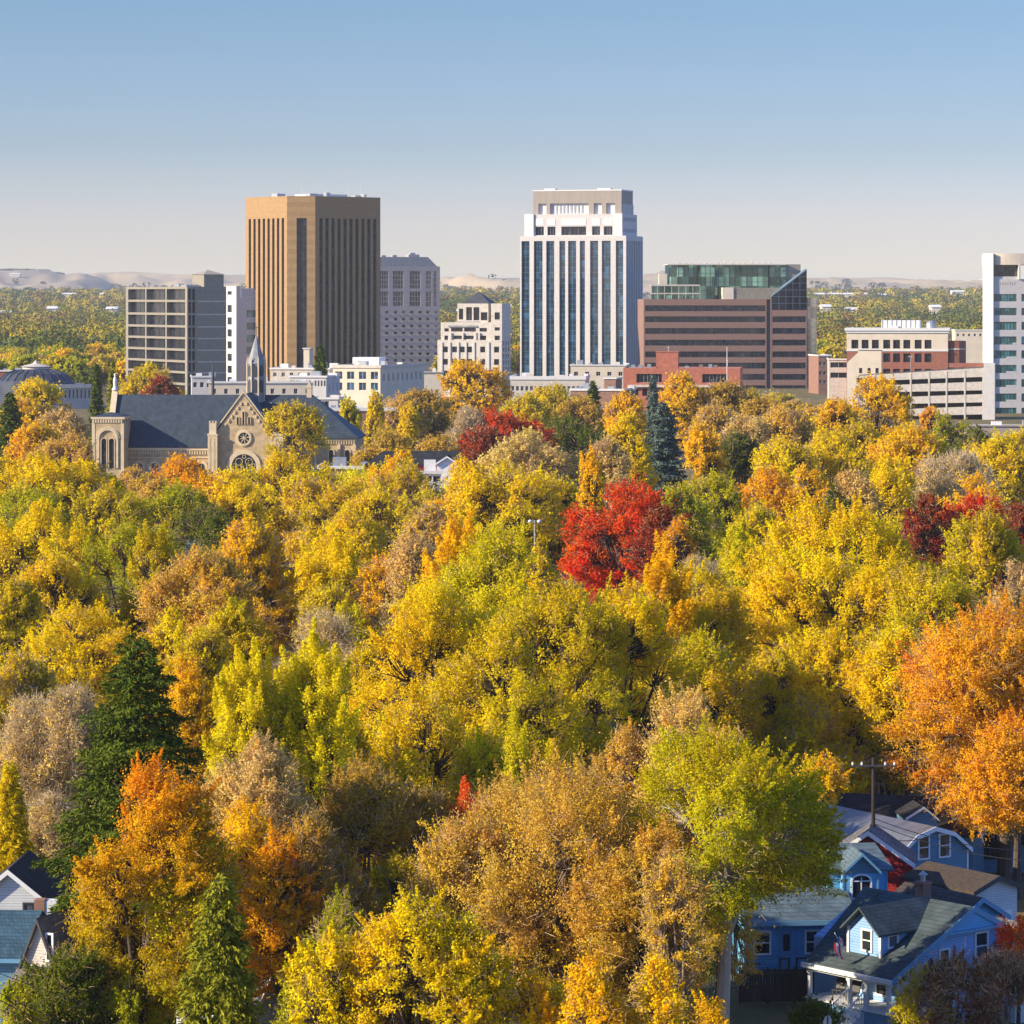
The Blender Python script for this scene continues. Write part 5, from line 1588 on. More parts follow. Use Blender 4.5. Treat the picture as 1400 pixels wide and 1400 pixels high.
st_.build('porch_steps', T_white, b.root)
for y in (1.72, 2.88):
    rl = MB()
    p0, p1 = Vector((-.15, y, 1.98)), Vector((-1.7, y, 1.0))
    rl.tube(p0, p1, .035, n=6); rl.tube(p0 - Vector((0, 0, .78)), p1 - Vector((0, 0, .78)), .03, n=6)
    for k in range(10):
        q = p0.lerp(p1, k / 9); rl.tube(q - Vector((0, 0, .8)), q, .018 if 0 < k < 9 else .04, n=5)
    rl.build('stair_rail', T_white, b.root)
# dormer
yd = b.ly(1204, 1.1); zd = 4.95; zdr = 5.95; wd = 2.3
dw = MB()
xd = 1.1; xback = (zd - ze_) / sl; xbr = min(xr, (zdr - ze_) / sl)
zfb = ze_ + sl * xd
dw.extrude([(xd, yd, zfb), (xd, yd + wd, zfb), (xd, yd + wd, zd), (xd, yd + wd / 2, zdr), (xd, yd, zd)], (.12, 0, 0))
dw.extrude([(xd + .12, yd, zfb + .05), (xback, yd, zd), (xd + .12, yd, zd)], (0, .1, 0))
dw.extrude([(xd + .12, yd + wd, zfb + .05), (xback, yd + wd, zd), (xd + .12, yd + wd, zd)], (0, -.1, 0))
dro = dw.build('dormer', S_lav, b.root)
dr = MB()
for s_, ya in ((1, yd - .3), (-1, yd + wd + .3)):
    dr.extrude([(xd - .45, ya, zd - .24), (xback - .2, ya, zd - .24), (xbr + .1, yd + wd / 2, zdr + .05), (xd - .45, yd + wd / 2, zdr + .05)], (0, 0, .12))
dr.build('dormer_roof', R_teal, dro)
hwin(dro, (xd, yd + wd * .42, 4.35), 180, .6, 1.0); hwin(dro, (2.0, yd, 4.45), -90, .6, .75, arch=True, nz=2)
dt = MB().box(xd - .08, xd + .02, yd - .08, yd + .06, zfb, zd); dt.box(xd - .08, xd + .02, yd + wd - .06, yd + wd + .08, zfb, zd); dt.box(xd - .1, xd, yd, yd + wd, zfb, zfb + .12)
dt.build('dormer_trim', T_white, dro)
# chimney with cowl
cx_, cy_ = 8.0, 5.2
MB().box(cx_ - .3, cx_ + .3, cy_ - .3, cy_ + .3, 3.5, 6.2).box(cx_ - .36, cx_ + .36, cy_ - .36, cy_ + .36, 6.2, 6.35).build('chimney', M_brickd, b.root)
MB().lathe(cx_, cy_, [(.14, 6.35), (.14, 6.7), (.26, 6.72), (.05, 6.9), (0, 6.95)], 10).build('chimney_cowl', M_steel, b.root)
# flag on the porch roof edge
W2 = lambda o, x, y, z: (o.x0 + x * o.c - y * o.s, o.y0 + x * o.s + y * o.c, z)
fr_ = empty('flag', W2(b, -.1, 3.2, 0), b.psi, 'small striped flag hanging on a slanted pole by the dormer', 'flag')
zz = PZ(1280, 178)
MB().tube((0, 0, zz - .9), (-.7, 0, zz + .15), .025, n=6).build('pole', T_white, fr_)
FR, FW, FB = mat('flag_stripe_red', (.55, .04, .06), .8), mat('flag_stripe_white', (.75, .75, .75), .8), mat('flag_canton', (.04, .06, .22), .8)
fm = MB()
for k in range(7):      # stripes hang down vertically in folds
    for j in range(8):
        xa = -.68 + .085 * k; dx = .04 * math.sin(j * 1.1)
        xb = xa + .085; z1 = zz + .10 - .14 * j - .05 * k; z0 = z1 - .14
        mi = 2 if (k < 3 and j < 3) else k % 2
        fm.face([(xa + dx, .05 * math.sin(k * 1.6 + j * .5), z0), (xb + dx, .05 * math.sin((k + 1) * 1.6 + j * .5), z0 - .05), (xb + dx, .05 * math.sin((k + 1) * 1.6 + j * .5), z1 - .05), (xa + dx, .05 * math.sin(k * 1.6 + j * .5), z1)], mi)
fm.build('banner', [FR, FW, FB], fr_)
for k, (xx, yy) in enumerate(((.9, 3.6), (1.0, 4.7))):
    c_ = empty('porch_chair', W2(b, xx, yy, 1.1), b.psi + .3 * k, ('dark chair on the porch nearer the steps', 'dark chair at the far end of the porch')[k], 'chair', 'porch chairs')
    CM = M_dark
    MB().box(-.28, .28, -.28, .28, .36, .42).build('seat', CM, c_); MB().extrude([(.24, -.28, .42), (.24, .28, .42), (.42, .28, 1.0), (.42, -.28, 1.0)], (.05, 0, 0)).build('backrest', CM, c_)
    for sx_ in (-.25, .2):
        for sy in (-.25, .2): MB().box(sx_, sx_ + .05, sy, sy + .05, 0, .36).build('leg', CM, c_)

# light blue house behind, low front roof with an upper bay
b = Bld('bay_house', 'bright blue house with a low front roof and an upper bay with an arched window', 1062, 189, 6, 'house')
X = lambda px, y=0: b.lx(px, y)
ez = PZ(1255, 190)
MB().box(X(1022), X(1172), 0, 9, 0, ez).build('wall', S_blue, b.root)
rf = MB().extrude([(X(1022) - .3, -.4, ez - .1), (X(1172), -.4, ez - .1), (X(1172), 2.7, ez + 1.0), (X(1022) - .3, 2.7, ez + 1.0)], (0, 0, .15))
rf.extrude([(X(1172), 2.7, ez + 1.0), (X(1022) - .3, 2.7, ez + 1.0), (X(1022) - .3, 9.4, ez + 1.0), (X(1172), 9.4, ez + 1.0)], (0, 0, .15))
rf.build('roof', R_mid, b.root)
MB().box(X(1022) - .3, X(1172), -.5, -.4, ez - .18, ez + .08).build('fascia', T_blue, b.root)
dr_ = MB().box(X(1068), X(1082), -.05, 0, .9, 2.95); dr_.box(X(1070.5), X(1079.5), -.075, -.045, 1.9, 2.8, 1); dr_.build('door', [T_blue, G_house], b.root)
MB().box(X(1064.5), X(1065.7), -.03, 0, 0, ez - .1).box(X(1088), X(1089.2), -.03, 0, 0, ez - .1).build('corner_board', T_blue, b.root)
hwin(b.root, (X(1042), 0, 2.35), -90, .8, 1.15)
hwin(b.root, (X(1109.5), 0, 2.35), -90, .58, 1.15); hwin(b.root, (X(1126.5), 0, 2.35), -90, .62, 1.2)
MB().box(X(1066), X(1103), -1.6, 0, 0, .85).build('landing', WOOD, b.root)
rl = MB()
for px in (1066, 1078, 1089, 1102): rl.box(X(px, -1.5) - .05, X(px, -1.5) + .05, -1.6, -1.5, .85, 1.8)
rl.box(X(1066, -1.5), X(1078, -1.5), -1.6, -1.52, 1.72, 1.8); rl.box(X(1089, -1.5), X(1102, -1.5), -1.6, -1.52, 1.72, 1.8)
rl.build('landing_rail', M_dark, b.root)
y2 = 2.7
be = PZ(1195, 192)
MB().box(X(1135, y2), X(1218, y2), y2 + .9, 8.5, ez, be).build('upper_wall', S_blue, b.root)
MB().box(X(1153, y2), X(1200, y2), y2, y2 + .9, ez - .3, be).build('bay_wall', S_blue, b.root)
hwin(b.root, (X(1177.5, y2), y2, (PZ(1196, 192) + PZ(1229, 192)) / 2 - .02), -90, 1.0, 1.25, nx=2, nz=2, arch=True)
hr = MB(); e0, e1 = X(1131, y2), X(1225, y2); yr = y2 + 4; rz_ = PZ(1156, 196)
ya = y2 + .5
A, B_, C_, D_ = (e0, ya, be), (e1, ya, be), (e1, 9, be), (e0, 9, be)
r0_, r1_ = (e0 + 1.2, yr, rz_), (X(1197, 6.5), yr, rz_)
for q in ([A, B_, r1_, r0_], [B_, C_, r1_], [C_, D_, r0_, r1_], [D_, A, r0_]): hr.extrude(q, (0, 0, .12))
hr.build('hip_roof', R_mid, b.root)
gm_ = MB(); p0, p1, pm = (X(1151, y2), be + .03), (X(1203, y2), be + .03), (X(1177.5, y2), PZ(1169, 192))
gm_.extrude([(p0[0], y2, p0[1]), (p1[0], y2, p1[1]), (pm[0], y2, pm[1])], (0, .1, 0)); gm_.build('bay_pediment', S_slate, b.root)
gr_ = MB()
for q in (p0, p1): gr_.extrude([(q[0], y2 - .35, q[1]), (pm[0], y2 - .35, pm[1]), (pm[0], y2 + 2.9, pm[1]), (q[0], y2 + 2.9, q[1])], (0, 0, .1))
gr_.build('bay_roof', R_mid, b.root)
tb = MB()
for q in (p0, p1): tb.extrude([(q[0], y2 - .4, q[1] - .05), (pm[0], y2 - .4, pm[1] - .05), (pm[0], y2 - .4, pm[1] + .13), (q[0], y2 - .4, q[1] + .13)], (0, .045, 0))
for px in (1153, 1200): tb.box(X(px, y2) - .05, X(px, y2) + .05, y2 - .03, y2 + .05, ez, be)
tb.box(X(1217, y2) - .08, X(1218, y2), y2 + .86, y2 + .9 - .003, ez, be)
tb.build('corner_board', T_blue, b.root)
bay = b

# red building, gambrel barn, garage, others
b = gable_house('red_barn', 'dark red gabled building with white rake boards behind the blue bay', 1128, 203, -9, 5.1, 3.2, PZ(1178, 203), PZ(1138, 203), S_red, R_grey, ov=.28, cat='barn')
b = gable_house('gambrel_house', 'slate blue gambrel house with two tall windows and a streaked metal roof', 1229, 209, 31, 5.3, 10.5, 3.9, PZ(1128, 212), S_slate, R_metal, gambrel=True, ov=.25)
for px in (1262.5, 1291): hwin(b.root, (b.lx(px), 0, PZ(1155, 211)), -90, .72, 1.3)
MB().box(5.25, 5.36, -.03, .1, 0, 3.8).build('corner_board', T_white, b.root)
b = gable_house('dark_roof_house', 'house with a nearly black shingle roof and skylight behind the gambrel house', 1330, 222, 72, 5.4, 9, 3.1, PZ(1104, 222), S_slate, R_dark, trim=None, ov=.3)
b = Bld('dormer_annex', 'small dark gable with white rake boards behind the metal roof', 1240, 219, 6, 'house')
g = MB(); pw = b.lx(1281); g.extrude([(0, 0, 0), (pw, 0, 0), (pw, 0, PZ(1122, 219)), (pw * .56, 0, PZ(1107, 219)), (0, 0, PZ(1120, 219))], (0, 3, 0)); g.build('wall', S_slate, b.root)
g = MB()
for q0, q1 in (((-.1, PZ(1121, 219)), (pw * .56, PZ(1106, 219))), ((pw + .1, PZ(1123, 219)), (pw * .56, PZ(1106, 219)))):
    g.extrude([(q0[0], -.2, q0[1]), (q1[0], -.2, q1[1]), (q1[0], -.2, q1[1] + .14), (q0[0], -.2, q0[1] + .14)], (0, .12, 0))
g.build('rake_board', T_white, b.root)
g = MB()
for q0, q1 in (((-.1, PZ(1121, 219)), (pw * .56, PZ(1106, 219))), ((pw + .1, PZ(1123, 219)), (pw * .56, PZ(1106, 219)))):
    g.extrude([(q0[0], -.07, q0[1] + .01), (q1[0], -.07, q1[1] + .01), (q1[0], -.07, q1[1] + .11), (q0[0], -.07, q0[1] + .11)], (0, 3.2, 0))
g.build('roof', R_dark, b.root)
b = Bld('skylight_house', 'dark walled house with black roof and a bright skylight right of the gambrel house', 1290, 226, -2, 'house')
Xr = b.lx(1440)
MB().box(0, Xr, 0, 7, 0, PZ(1152, 226)).build('wall', S_slate, b.root)
zE, zR = PZ(1153, 226), PZ(1106, 230)
MB().extrude([(-.4, -.5, zE), (Xr, -.5, zE), (Xr, 3.5, zR), (-.4, 3.5, zR)], (0, 0, .15)).extrude([(Xr, 7.5, zE), (-.4, 7.5, zE), (-.4, 3.5, zR), (Xr, 3.5, zR)], (0, 0, .15)).build('roof', R_dark, b.root)
u0, u1 = b.lx(1329, 1.5), b.lx(1349, 1.5); k0 = zE + (zR - zE) * .45 + .16; k1 = zE + (zR - zE) * .68 + .16
MB().extrude([(u0, 1.3, k0), (u1, 1.3, k0), (u1, 2.22, k1), (u0, 2.22, k1)], (0, 0, .08)).build('skylight', glassmat('skylight_glass', (.25, .45, .6), .05, var=.1), b.root)
for px in (1346, 1361): hwin(b.root, (b.lx(px), 0, PZ(1163, 226)), -90, .7, .9, frame=M_dark)
b = gable_house('garage', 'garage with leaf strewn black roof and a pale clapboard gable', 1331, 194, 34, 3.3, 5.6, PZ(1219, 194), PZ(1196, 196), S_white, R_leafy, trim=M_dark, ov=.35, cat='garage')
MB().box(.3, 2.9, -.04, 0, .2, 3.0).build('garage_door', T_white, b.root)
b = gable_house('brown_roof_house', 'blue gabled house with a faded brown roof and brick chimney', 1306, 185, 36, 3.5, 5.6, PZ(1256, 186), PZ(1226, 187), S_blue, R_brown, trim=T_blue, ov=.35)
b = gable_house('grey_house', 'grey house with dark windows half hidden behind the utility pole', 1135, 238, 4, 8, 7, 4.2, 6.4, S_grey, R_dark, ov=.3)
for px in (1150, 1162, 1210, 1218): hwin(b.root, (b.lx(px), 0, PZ(1088, 238)), -90, .8, 1.5, nz=1)
b = gable_house('corner_house', 'pale blue gable just showing behind the orange red bush', 1388, 179, 30, 4, 5, 3.4, 4.6, S_white, R_grey, ov=.3)

# plank fence
r_ = empty('plank_fence', (PX(1012, 184), 184, 0), math.radians(2), 'dark weathered plank fence in front of the bright blue house', 'fence')
fw = (PX(1125, 184) - PX(1012, 184))
mb = MB(); rg = random.Random(3); x = 0
while x < fw:
    mb.box(x, x + .135, -.02, .02, .1, 1.85 + rg.uniform(-.04, .04)); x += .15
mb.build('planks', WOOD, r_)
for k in range(4): MB().box(fw * k / 3 - .06, fw * k / 3 + .06, .03, .15, 0, 1.95).build('post', WOOD, r_)
MB().box(0, fw, -.06, -.025, .5, .6).box(0, fw, -.06, -.025, 1.5, 1.6).build('rail', WOOD, r_)
r_ = empty('picket_fence', (PX(948, 188), 188, 0), 0, 'pale picket fence behind the thick pale trunk', 'fence')
mb = MB()
for k in range(26): mb.box(k * .14, k * .14 + .06, 0, .03, .1, 1.7)
mb.build('pickets', mat('pale_wood', (.42, .36, .26), .9), r_); MB().box(0, 3.7, .03, .07, 1.3, 1.4).build('rail', WOOD, r_)

# stop sign seen from behind
r_ = empty('road_sign', (PX(1131, 167), 167, 0), math.radians(52), 'back of an octagonal road sign on a post by the hedge', 'sign')
oc = [(.40 * math.cos(math.pi / 8 + math.pi / 4 * i), -.01, 2.55 + .40 * math.sin(math.pi / 8 + math.pi / 4 * i)) for i in range(8)]
MB().extrude(oc, (0, .02, 0)).build('sign_plate', M_pale, r_)
MB().box(-.035, .035, -.05, -.012, 0, 2.9).build('post', M_dark, r_)

# utility pole and its wires
D = 205; r_ = empty('utility_pole', (PX(1194, D), D, 0), 0, 'dark wooden utility pole with a crossarm behind the red building', 'utility pole')
zt = PZ(1036, D)
MB().tube((0, 0, 0), (0, 0, zt), .15, .10, 10).build('pole', mat('pole_wood', (.045, .034, .027), .9, var=.3, vscale=2, stretch=(1, 1, .1)), r_)
MB().box(-1.35, 1.35, -.18, -.08, zt - .52, zt - .42).build('crossarm', M_dark, r_)
for x in (-1.25, -.7, .7, 1.25): MB().lathe(x, -.14, [(.05, zt - .42), (.07, zt - .33), (.03, zt - .24), (0, zt - .22)], 6).build('insulator', T_white, r_)
def wire(label, a, c, sag, r=.03):
    mb = MB(); a, c = Vector(a), Vector(c); pr = None
    for i in range(13):
        t = i / 12; p = a.lerp(c, t) - Vector((0, 0, sag * 4 * t * (1 - t)))
        if pr is not None: mb.tube(pr, p, r, n=4, caps=False)
        pr = p
    tag(mb.build('overhead_wire', mat('wire', (.06, .06, .06), .6), None), label, 'wire', 'overhead wires')
px_ = PX(1194, 205)
wire('sagging wire from the utility pole down to the gambrel house', (px_, 204.9, zt - 4.6), (PX(1262, 209), 208.6, 5.0), .25)
wire('upper wire from the utility pole crossing the metal roof', (px_, 204.9, zt - 3.6), (PX(1420, 208), 208, PZ(1163, 208)), .5)
wire('lower wire from the utility pole crossing to the right', (px_, 204.9, zt - 3.9), (PX(1430, 206), 206, PZ(1178, 206)), .5)
for k, (ya, yb) in enumerate(((1333, 1352), (1357, 1377), (1365, 1390), (1378, 1402))):
    wire(['topmost', 'second', 'third', 'lowest'][k] + ' of the pale wires slanting across the bottom left bushes', (PX(-30, 150), 150, PZ(ya - 14, 150)), (PX(90 if k else 120, 153), 153, PZ(yb + 10 + 12, 153)), .05, .02)

# houses at the lower left
b = Bld('blue_roof_house', 'house with a worn blue shingle roof at the lower left edge', -30, 174, -4, 'house')
Xr = b.lx(56, 1.5); zE, zR = PZ(1311, 174), PZ(1247, 176)
MB().box(0, Xr - .3, 0, 6, 0, zE).build('wall', S_slate, b.root)
MB().extrude([(-.3, -.4, zE), (b.lx(30), -.4, zE), (Xr, 1.9, zR), (-.3, 1.9, zR)], (0, 0, .15)).extrude([(Xr, 6.4, zE), (-.3, 6.4, zE), (-.3, 1.9, zR), (Xr, 1.9, zR)], (0, 0, .15)).build('roof', R_blue, b.root)
MB().box(-.3, b.lx(31), -.5, -.4, zE - .1, zE + .1).build('gutter', T_blue, b.root)
b = gable_house('steep_gable_house', 'narrow steep gabled beige house with a tall slim window', 22, 172.6, -24, 2.75, 5, 3.4, PZ(1254, 173), S_tan, R_grey, trim=M_dark, ov=.25)
hwin(b.root, (b.lx(68), 0, PZ(1294, 172)), -90, .28, 1.25, nz=2)
MB().extrude([(.2, -1.6, 3.2), (3.0, -1.6, 3.2), (3.0, 0, 4.2), (.2, 0, 4.2)], (0, 0, .14)).build('lower_roof', R_grey, b.root)
MB().box(.3, 2.9, -1.5, 0, 0, 3.2).build('lower_wall', S_tan, b.root)
b = gable_house('white_gable_house', 'white gabled house with a dark window behind the blue roof', -48, 183, -2, 4.7, 6, PZ(1240, 183), PZ(1192, 183), S_white, R_dark, ov=.3)
hwin(b.root, (b.lx(40), 0, PZ(1242, 183)), -90, .5, .5, frame=M_dark, nz=1)
MB().box(b.lx(52), b.lx(66), -1.2, -.5, 0, PZ(1229, 182)).build('chimney', M_brickd, b.root)
MB().box(b.lx(66) + .01, b.lx(82), -1.15, -.3, 0, PZ(1231, 182)).build('lift_housing', T_white, b.root)
b = Bld('black_roof_house', 'house with a flat looking black roof and vent pipe at the left edge', -20, 193, -3, 'house')
MB().box(0, b.lx(64), 0, 6, 0, PZ(1215, 193)).build('wall', S_slate, b.root)
zE, zR = PZ(1213, 193), PZ(1186, 196)
MB().extrude([(-.3, -.3, zE), (b.lx(68), -.3, zE), (b.lx(66), 3, zR), (-.3, 3, zR)], (0, 0, .14)).extrude([(b.lx(68), 6.3, zE), (-.3, 6.3, zE), (-.3, 3, zR), (b.lx(66), 3, zR)], (0, 0, .14)).build('roof', R_dark, b.root)
MB().tube((b.lx(5, 3), 3, zR - .3), (b.lx(5, 3), 3, zR + .55), .12, n=8).build('vent_pipe', M_dark, b.root)
b = gable_house('grey_roof_house', 'house with a pale grey roof glimpsed between the olive spruce and yellow tree', 345, 166, 60, 5, 4.5, 3.4, PZ(1302, 166), S_white, R_grey, ov=.3)
b = gable_house('far_roof_house', 'dark roofed house with a white front gable beyond the round yellow tree', 597, 560, 0, 3.4, 10, PZ(634, 560), PZ(625, 560), T_white, R_dark, ov=.4)
MB().extrude([(-12, 3, PZ(637, 563)), (4, 3, PZ(637, 563)), (4, 8, PZ(618, 568)), (-9, 8, PZ(618, 568))], (0, 0, .2)).build('hip_roof', R_dark, b.root)
MB().box(-12, 4.5, 3.2, 12, 0, PZ(637, 563)).build('rear_wall', S_red, b.root)
lowrise('low_building', 'low white fronted house with blue trim beyond the yellow thicket', 568, 603, 648, 548, 8, 2, T_white, (655,), 3, 1.2, 1.0, units=1)
# ------------------------------------------------------------------ placing the trees
# photo column of the trunk, photo row of the top, crown width in photo pixels, height in metres, style, pigment, crown share of height, options, label
T = []
def t(px, yt, w, h, style, pal, cf=.8, label=None, handle=None, **k): T.append(dict(px=px, yt=yt, w=w, h=h, style=style, pal=pal, cf=cf, label=label, handle=handle, **k))
# --- nearest row
t(570, 1222, 215, 14, 'round', 'yellow', .8, 'broad bright yellow tree filling the bottom centre under the rusty crown', 'bottom yellow tree')
t(455, 1272, 140, 12.5, 'round', 'yellow', .8, 'yellow tree at the bottom edge beside the drooping olive spruce', 'yellow tree by the olive spruce')
t(640, 1240, 150, 13.4, 'round', 'yellow', .8, None)
t(728, 1322, 84, 11, 'round', 'gold', .85, None)
t(808, 1300, 105, 12, 'round', 'gold', .9, 'narrow orange gold tree at the bottom edge under the rusty crown', 'narrow orange gold tree')
t(902, 1296, 105, 12, 'round', 'gold', .9, 'orange gold upright tree at the bottom left of the thick pale trunk', 'upright orange gold tree')
t(975, 1372, 80, 9, 'round', 'gold', .85, None)
t(760, 1345, 70, 10, 'round', 'gold', .85, None)
t(860, 1375, 70, 9, 'round', 'orange', .85, None)
t(505, 1345, 110, 10, 'round', 'gold', .85, None)
t(302, 1192, 215, 13.5, 'droop', 'hemlock', .96, 'drooping olive green spruce at the bottom edge left of the yellow trees', 'olive spruce', dens=1.0)
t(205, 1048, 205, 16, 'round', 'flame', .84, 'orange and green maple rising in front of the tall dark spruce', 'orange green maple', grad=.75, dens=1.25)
t(262, 1110, 120, 14, 'round', 'olive', .8, None)
t(95, 1290, 180, 8, 'round', 'deep', .95, 'dark green spreading tree below the steep beige gable', 'dark green corner tree')
t(180, 1335, 110, 6.5, 'round', 'green', .95, None)
t(20, 1345, 110, 7.5, 'round', 'green', .95, None)
t(55, 1370, 120, 5.5, 'round', 'deep', .95, None)
t(405, 1330, 70, 7, 'round', 'green', .95, None)
t(465, 1215, 118, 11.5, 'thin', 'green', .85, 'small airy green tree above the bottom yellow tree', 'airy green tree', dens=1.3)
t(765, 1046, 380, 15.2, 'twig', 'rust', .88, 'widest rust brown twiggy tree with gold leaves at the lower centre', 'wide rust crown', dens=1.35)
t(640, 1130, 170, 12.3, 'twig', 'rust', .86, None, dens=1.2)
t(900, 1130, 170, 12.8, 'round', 'rust', .84, None, dens=1.0)
t(955, 1095, 110, 12, 'round', 'green', .86, None, dist=180)  # extra tree, added to cast shade on the blue houses
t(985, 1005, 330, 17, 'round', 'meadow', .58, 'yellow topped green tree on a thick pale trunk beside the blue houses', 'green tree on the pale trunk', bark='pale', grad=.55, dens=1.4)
t(922, 1160, 90, 13.4, 'twig', 'rust', .84, None)
t(1125, 1035, 110, 11, 'round', 'gold', .5, None, dist=200)
# bushes by the porch house
t(1310, 1305, 120, 4.9, 'thin', 'plum', .97, 'purple brown twiggy shrub covering the gable side of the porch house', 'purple shrub', bush=1, dens=.8)
t(1265, 1322, 70, 4.3, 'thin', 'olive', .97, 'olive thin shrub at the porch corner', None, bush=1, dens=.8)
t(1370, 1300, 110, 5.2, 'thin', 'plum', .97, None, bush=1, dens=.9)
t(1238, 1362, 42, 2.8, 'round', 'lime', .97, 'small yellow green bush beside the porch corner column', None, bush=1)
t(1392, 1252, 72, 6.6, 'round', 'coral', .6, 'orange red bush at the right edge above the purple shrub', 'orange red bush', bush=1)
t(1125, 1368, 48, 2.3, 'round', 'deep', .98, 'dark clipped hedge in front of the porch', None, bush=1)
t(1100, 1380, 40, 1.9, 'round', 'deep', .98, None, bush=1)
# --- second row
t(500, 1058, 200, 13.6, 'twig', 'bronze', .86, 'dim bronze brown tree left of the wide rust crown', 'bronze tree', dens=1.3)
t(575, 1075, 120, 12.5, 'twig', 'bronze', .86, None)
t(425, 1110, 110, 13, 'twig', 'bronze', .86, None)
t(355, 1005, 150, 16, 'twig', 'tan', .86, 'twiggy brown topped tree between the dark spruce and bronze tree', 'brown topped tree', dens=1.3)
t(345, 1090, 130, 13.5, 'round', 'gold', .85, 'amber leaved tree under the brown twiggy top', None)
t(385, 1130, 100, 12.5, 'round', 'orange', .85, None)
t(632, 1098, 52, 11.7, 'spiky', 'coral', .9, 'small bright red spiky tree peeking over the wide rust crown', 'small red tree')
t(708, 996, 46, 14.2, 'column', 'lime', .95, 'slim upright light green poplar above the wide rust crown', 'slim green poplar', dens=1.1)
t(753, 1035, 26, 10.8, 'column', 'lime', .95, None)
t(930, 952, 175, 16.8, 'twig', 'tan', .84, 'pinkish tan twiggy tree between the golden giant and wide rust crown', 'tan twiggy tree', dens=1.25)
t(985, 985, 120, 16.6, 'twig', 'rust', .84, None)
t(860, 985, 100, 15.4, 'twig', 'rust', .84, None)
t(1100, 968, 180, 16, 'thin', 'yellow', .85, 'thin yellow tree below the golden giant', 'thin yellow tree', dens=2.0, dist=236)
t(1165, 985, 90, 14.5, 'round', 'yellow', .82, None, dist=242)
t(1190, 1000, 110, 12, 'round', 'gold', .75, None, dist=250)
t(1255, 1003, 120, 12.5, 'round', 'orange', .8, None, dist=250)
t(1372, 830, 370, 17.8, 'round', 'amber', .84, 'huge orange tree with bare twig tips at the right edge', 'huge orange tree', dens=1.15, twigw=4)
t(1390, 965, 200, 15, 'round', 'amber', .82, None, dist=216)
t(188, 868, 330, 20.5, 'conifer', 'spruce', .97, 'tallest dark green spruce standing left of the spiky lime trees', 'tall dark spruce', dens=1.3)
t(118, 1115, 70, 7.5, 'conifer', 'spruce', .97, None)
t(55, 1170, 70, 7, 'conifer', 'spruce', .97, None)
t(340, 905, 100, 18, 'spiky', 'chartreuse', .85, 'spiky lime yellow tree just right of the tall dark spruce', 'left spiky lime tree')
t(425, 893, 130, 18.3, 'spiky', 'chartreuse', .86, 'taller spiky lime yellow tree between the brown topped and bare grey trees', 'tall spiky lime tree')
t(465, 985, 110, 14, 'round', 'yellow', .84, None)
t(580, 950, 170, 15, 'round', 'yellow', .84, 'shaded yellow tree above the bronze tree', 'shaded yellow tree')
t(520, 985, 110, 13, 'round', 'olive', .84, None)
t(660, 985, 110, 14, 'round', 'yellow', .84, None)
t(40, 955, 130, 14, 'bare', 'tan', .86, 'bare grey brown tree at the left edge', 'bare tree at the left edge')
t(98, 935, 100, 15, 'bare', 'tan', .82, 'bare pale limbed tree touching the tall dark spruce', None, bark='pale')
t(75, 1085, 90, 9.5, 'bare', 'tan', .92, None)
t(14, 1040, 96, 12, 'droop', 'olive', .9, 'soft olive yellow conifer at the left edge above the black roof', None)
t(25, 885, 110, 15, 'thin', 'olive', .84, None, dens=1.4)
# --- third row
t(1165, 688, 345, 21, 'round', 'yellow', .94, 'golden giant, the largest bright yellow crown right of centre', 'golden giant', dens=1.15)
t(1270, 775, 170, 18, 'round', 'olive', .84, 'olive tree merged with the right side of the golden giant', None)
t(1150, 745, 330, 19, 'round', 'yellow', .94, None)
t(1240, 850, 140, 15.5, 'round', 'yellow', .84, None)
t(690, 722, 250, 21.5, 'round', 'lime', .90, 'tallest lime yellow tree in the middle with dark limbs', 'middle lime giant')
t(628, 730, 120, 20, 'spiky', 'gold', .84, 'spiky gold tree just left of the middle lime giant', None)
t(590, 800, 200, 19, 'round', 'yellow', .84, 'broad yellow crown low left of the middle lime giant', 'broad yellow crown')
t(690, 850, 190, 18, 'round', 'olive', .84, None)
t(770, 790, 170, 20, 'round', 'olive', .80, None)
t(845, 800, 170, 19, 'round', 'yellow', .80, 'yellow crown between the middle lime giant and the golden giant', 'yellow crown at centre right')
t(935, 775, 170, 18, 'round', 'olive', .82, None, grad=-.3)
t(900, 765, 90, 19, 'spiky', 'gold', .84, None)
t(955, 870, 150, 15, 'round', 'olive', .86, None)
t(270, 755, 150, 17.5, 'twig', 'rust', .84, 'tan gold twiggy crown above the tall dark spruce', 'tan gold crown', dens=1.7)
t(345, 716, 125, 18, 'twig', 'gold', .84, 'round tan tipped gold tree left of the bright spiky yellow tree', 'round tan gold tree', dens=1.7)
t(280, 862, 120, 14.5, 'round', 'olive', .84, None)
t(325, 820, 100, 16, 'round', 'olive', .84, None, dens=1.4)
t(235, 830, 90, 15, 'round', 'yellow', .84, None, dens=1.4)
t(170, 722, 165, 16.5, 'round', 'green', .84, 'dark olive green tree left of the tan gold crown', 'olive green tree')
t(205, 735, 90, 16, 'spiky', 'olive', .84, None)
t(78, 762, 115, 14.5, 'round', 'yellow', .84, 'golden yellow tree left of the olive green tree', 'golden yellow tree')
t(105, 822, 160, 13.5, 'round', 'yellow', .86, 'mustard yellow round tree above the bare tree at the left edge', 'mustard tree')
t(20, 790, 90, 14, 'round', 'olive', .84, None)
t(60, 700, 150, 15, 'spiky', 'yellow', .84, None)
t(450, 738, 125, 15.5, 'spiky', 'yellow', .84, 'bright yellow spiky tree over the bare brown tree', 'bright spiky yellow tree')
t(455, 800, 100, 13, 'round', 'lime', .84, None, grad=.4)
t(440, 842, 150, 15, 'bare', 'tan', .86, 'bare brown tree between the tan gold crown and broad yellow crown', 'bare brown tree', bark='dark')
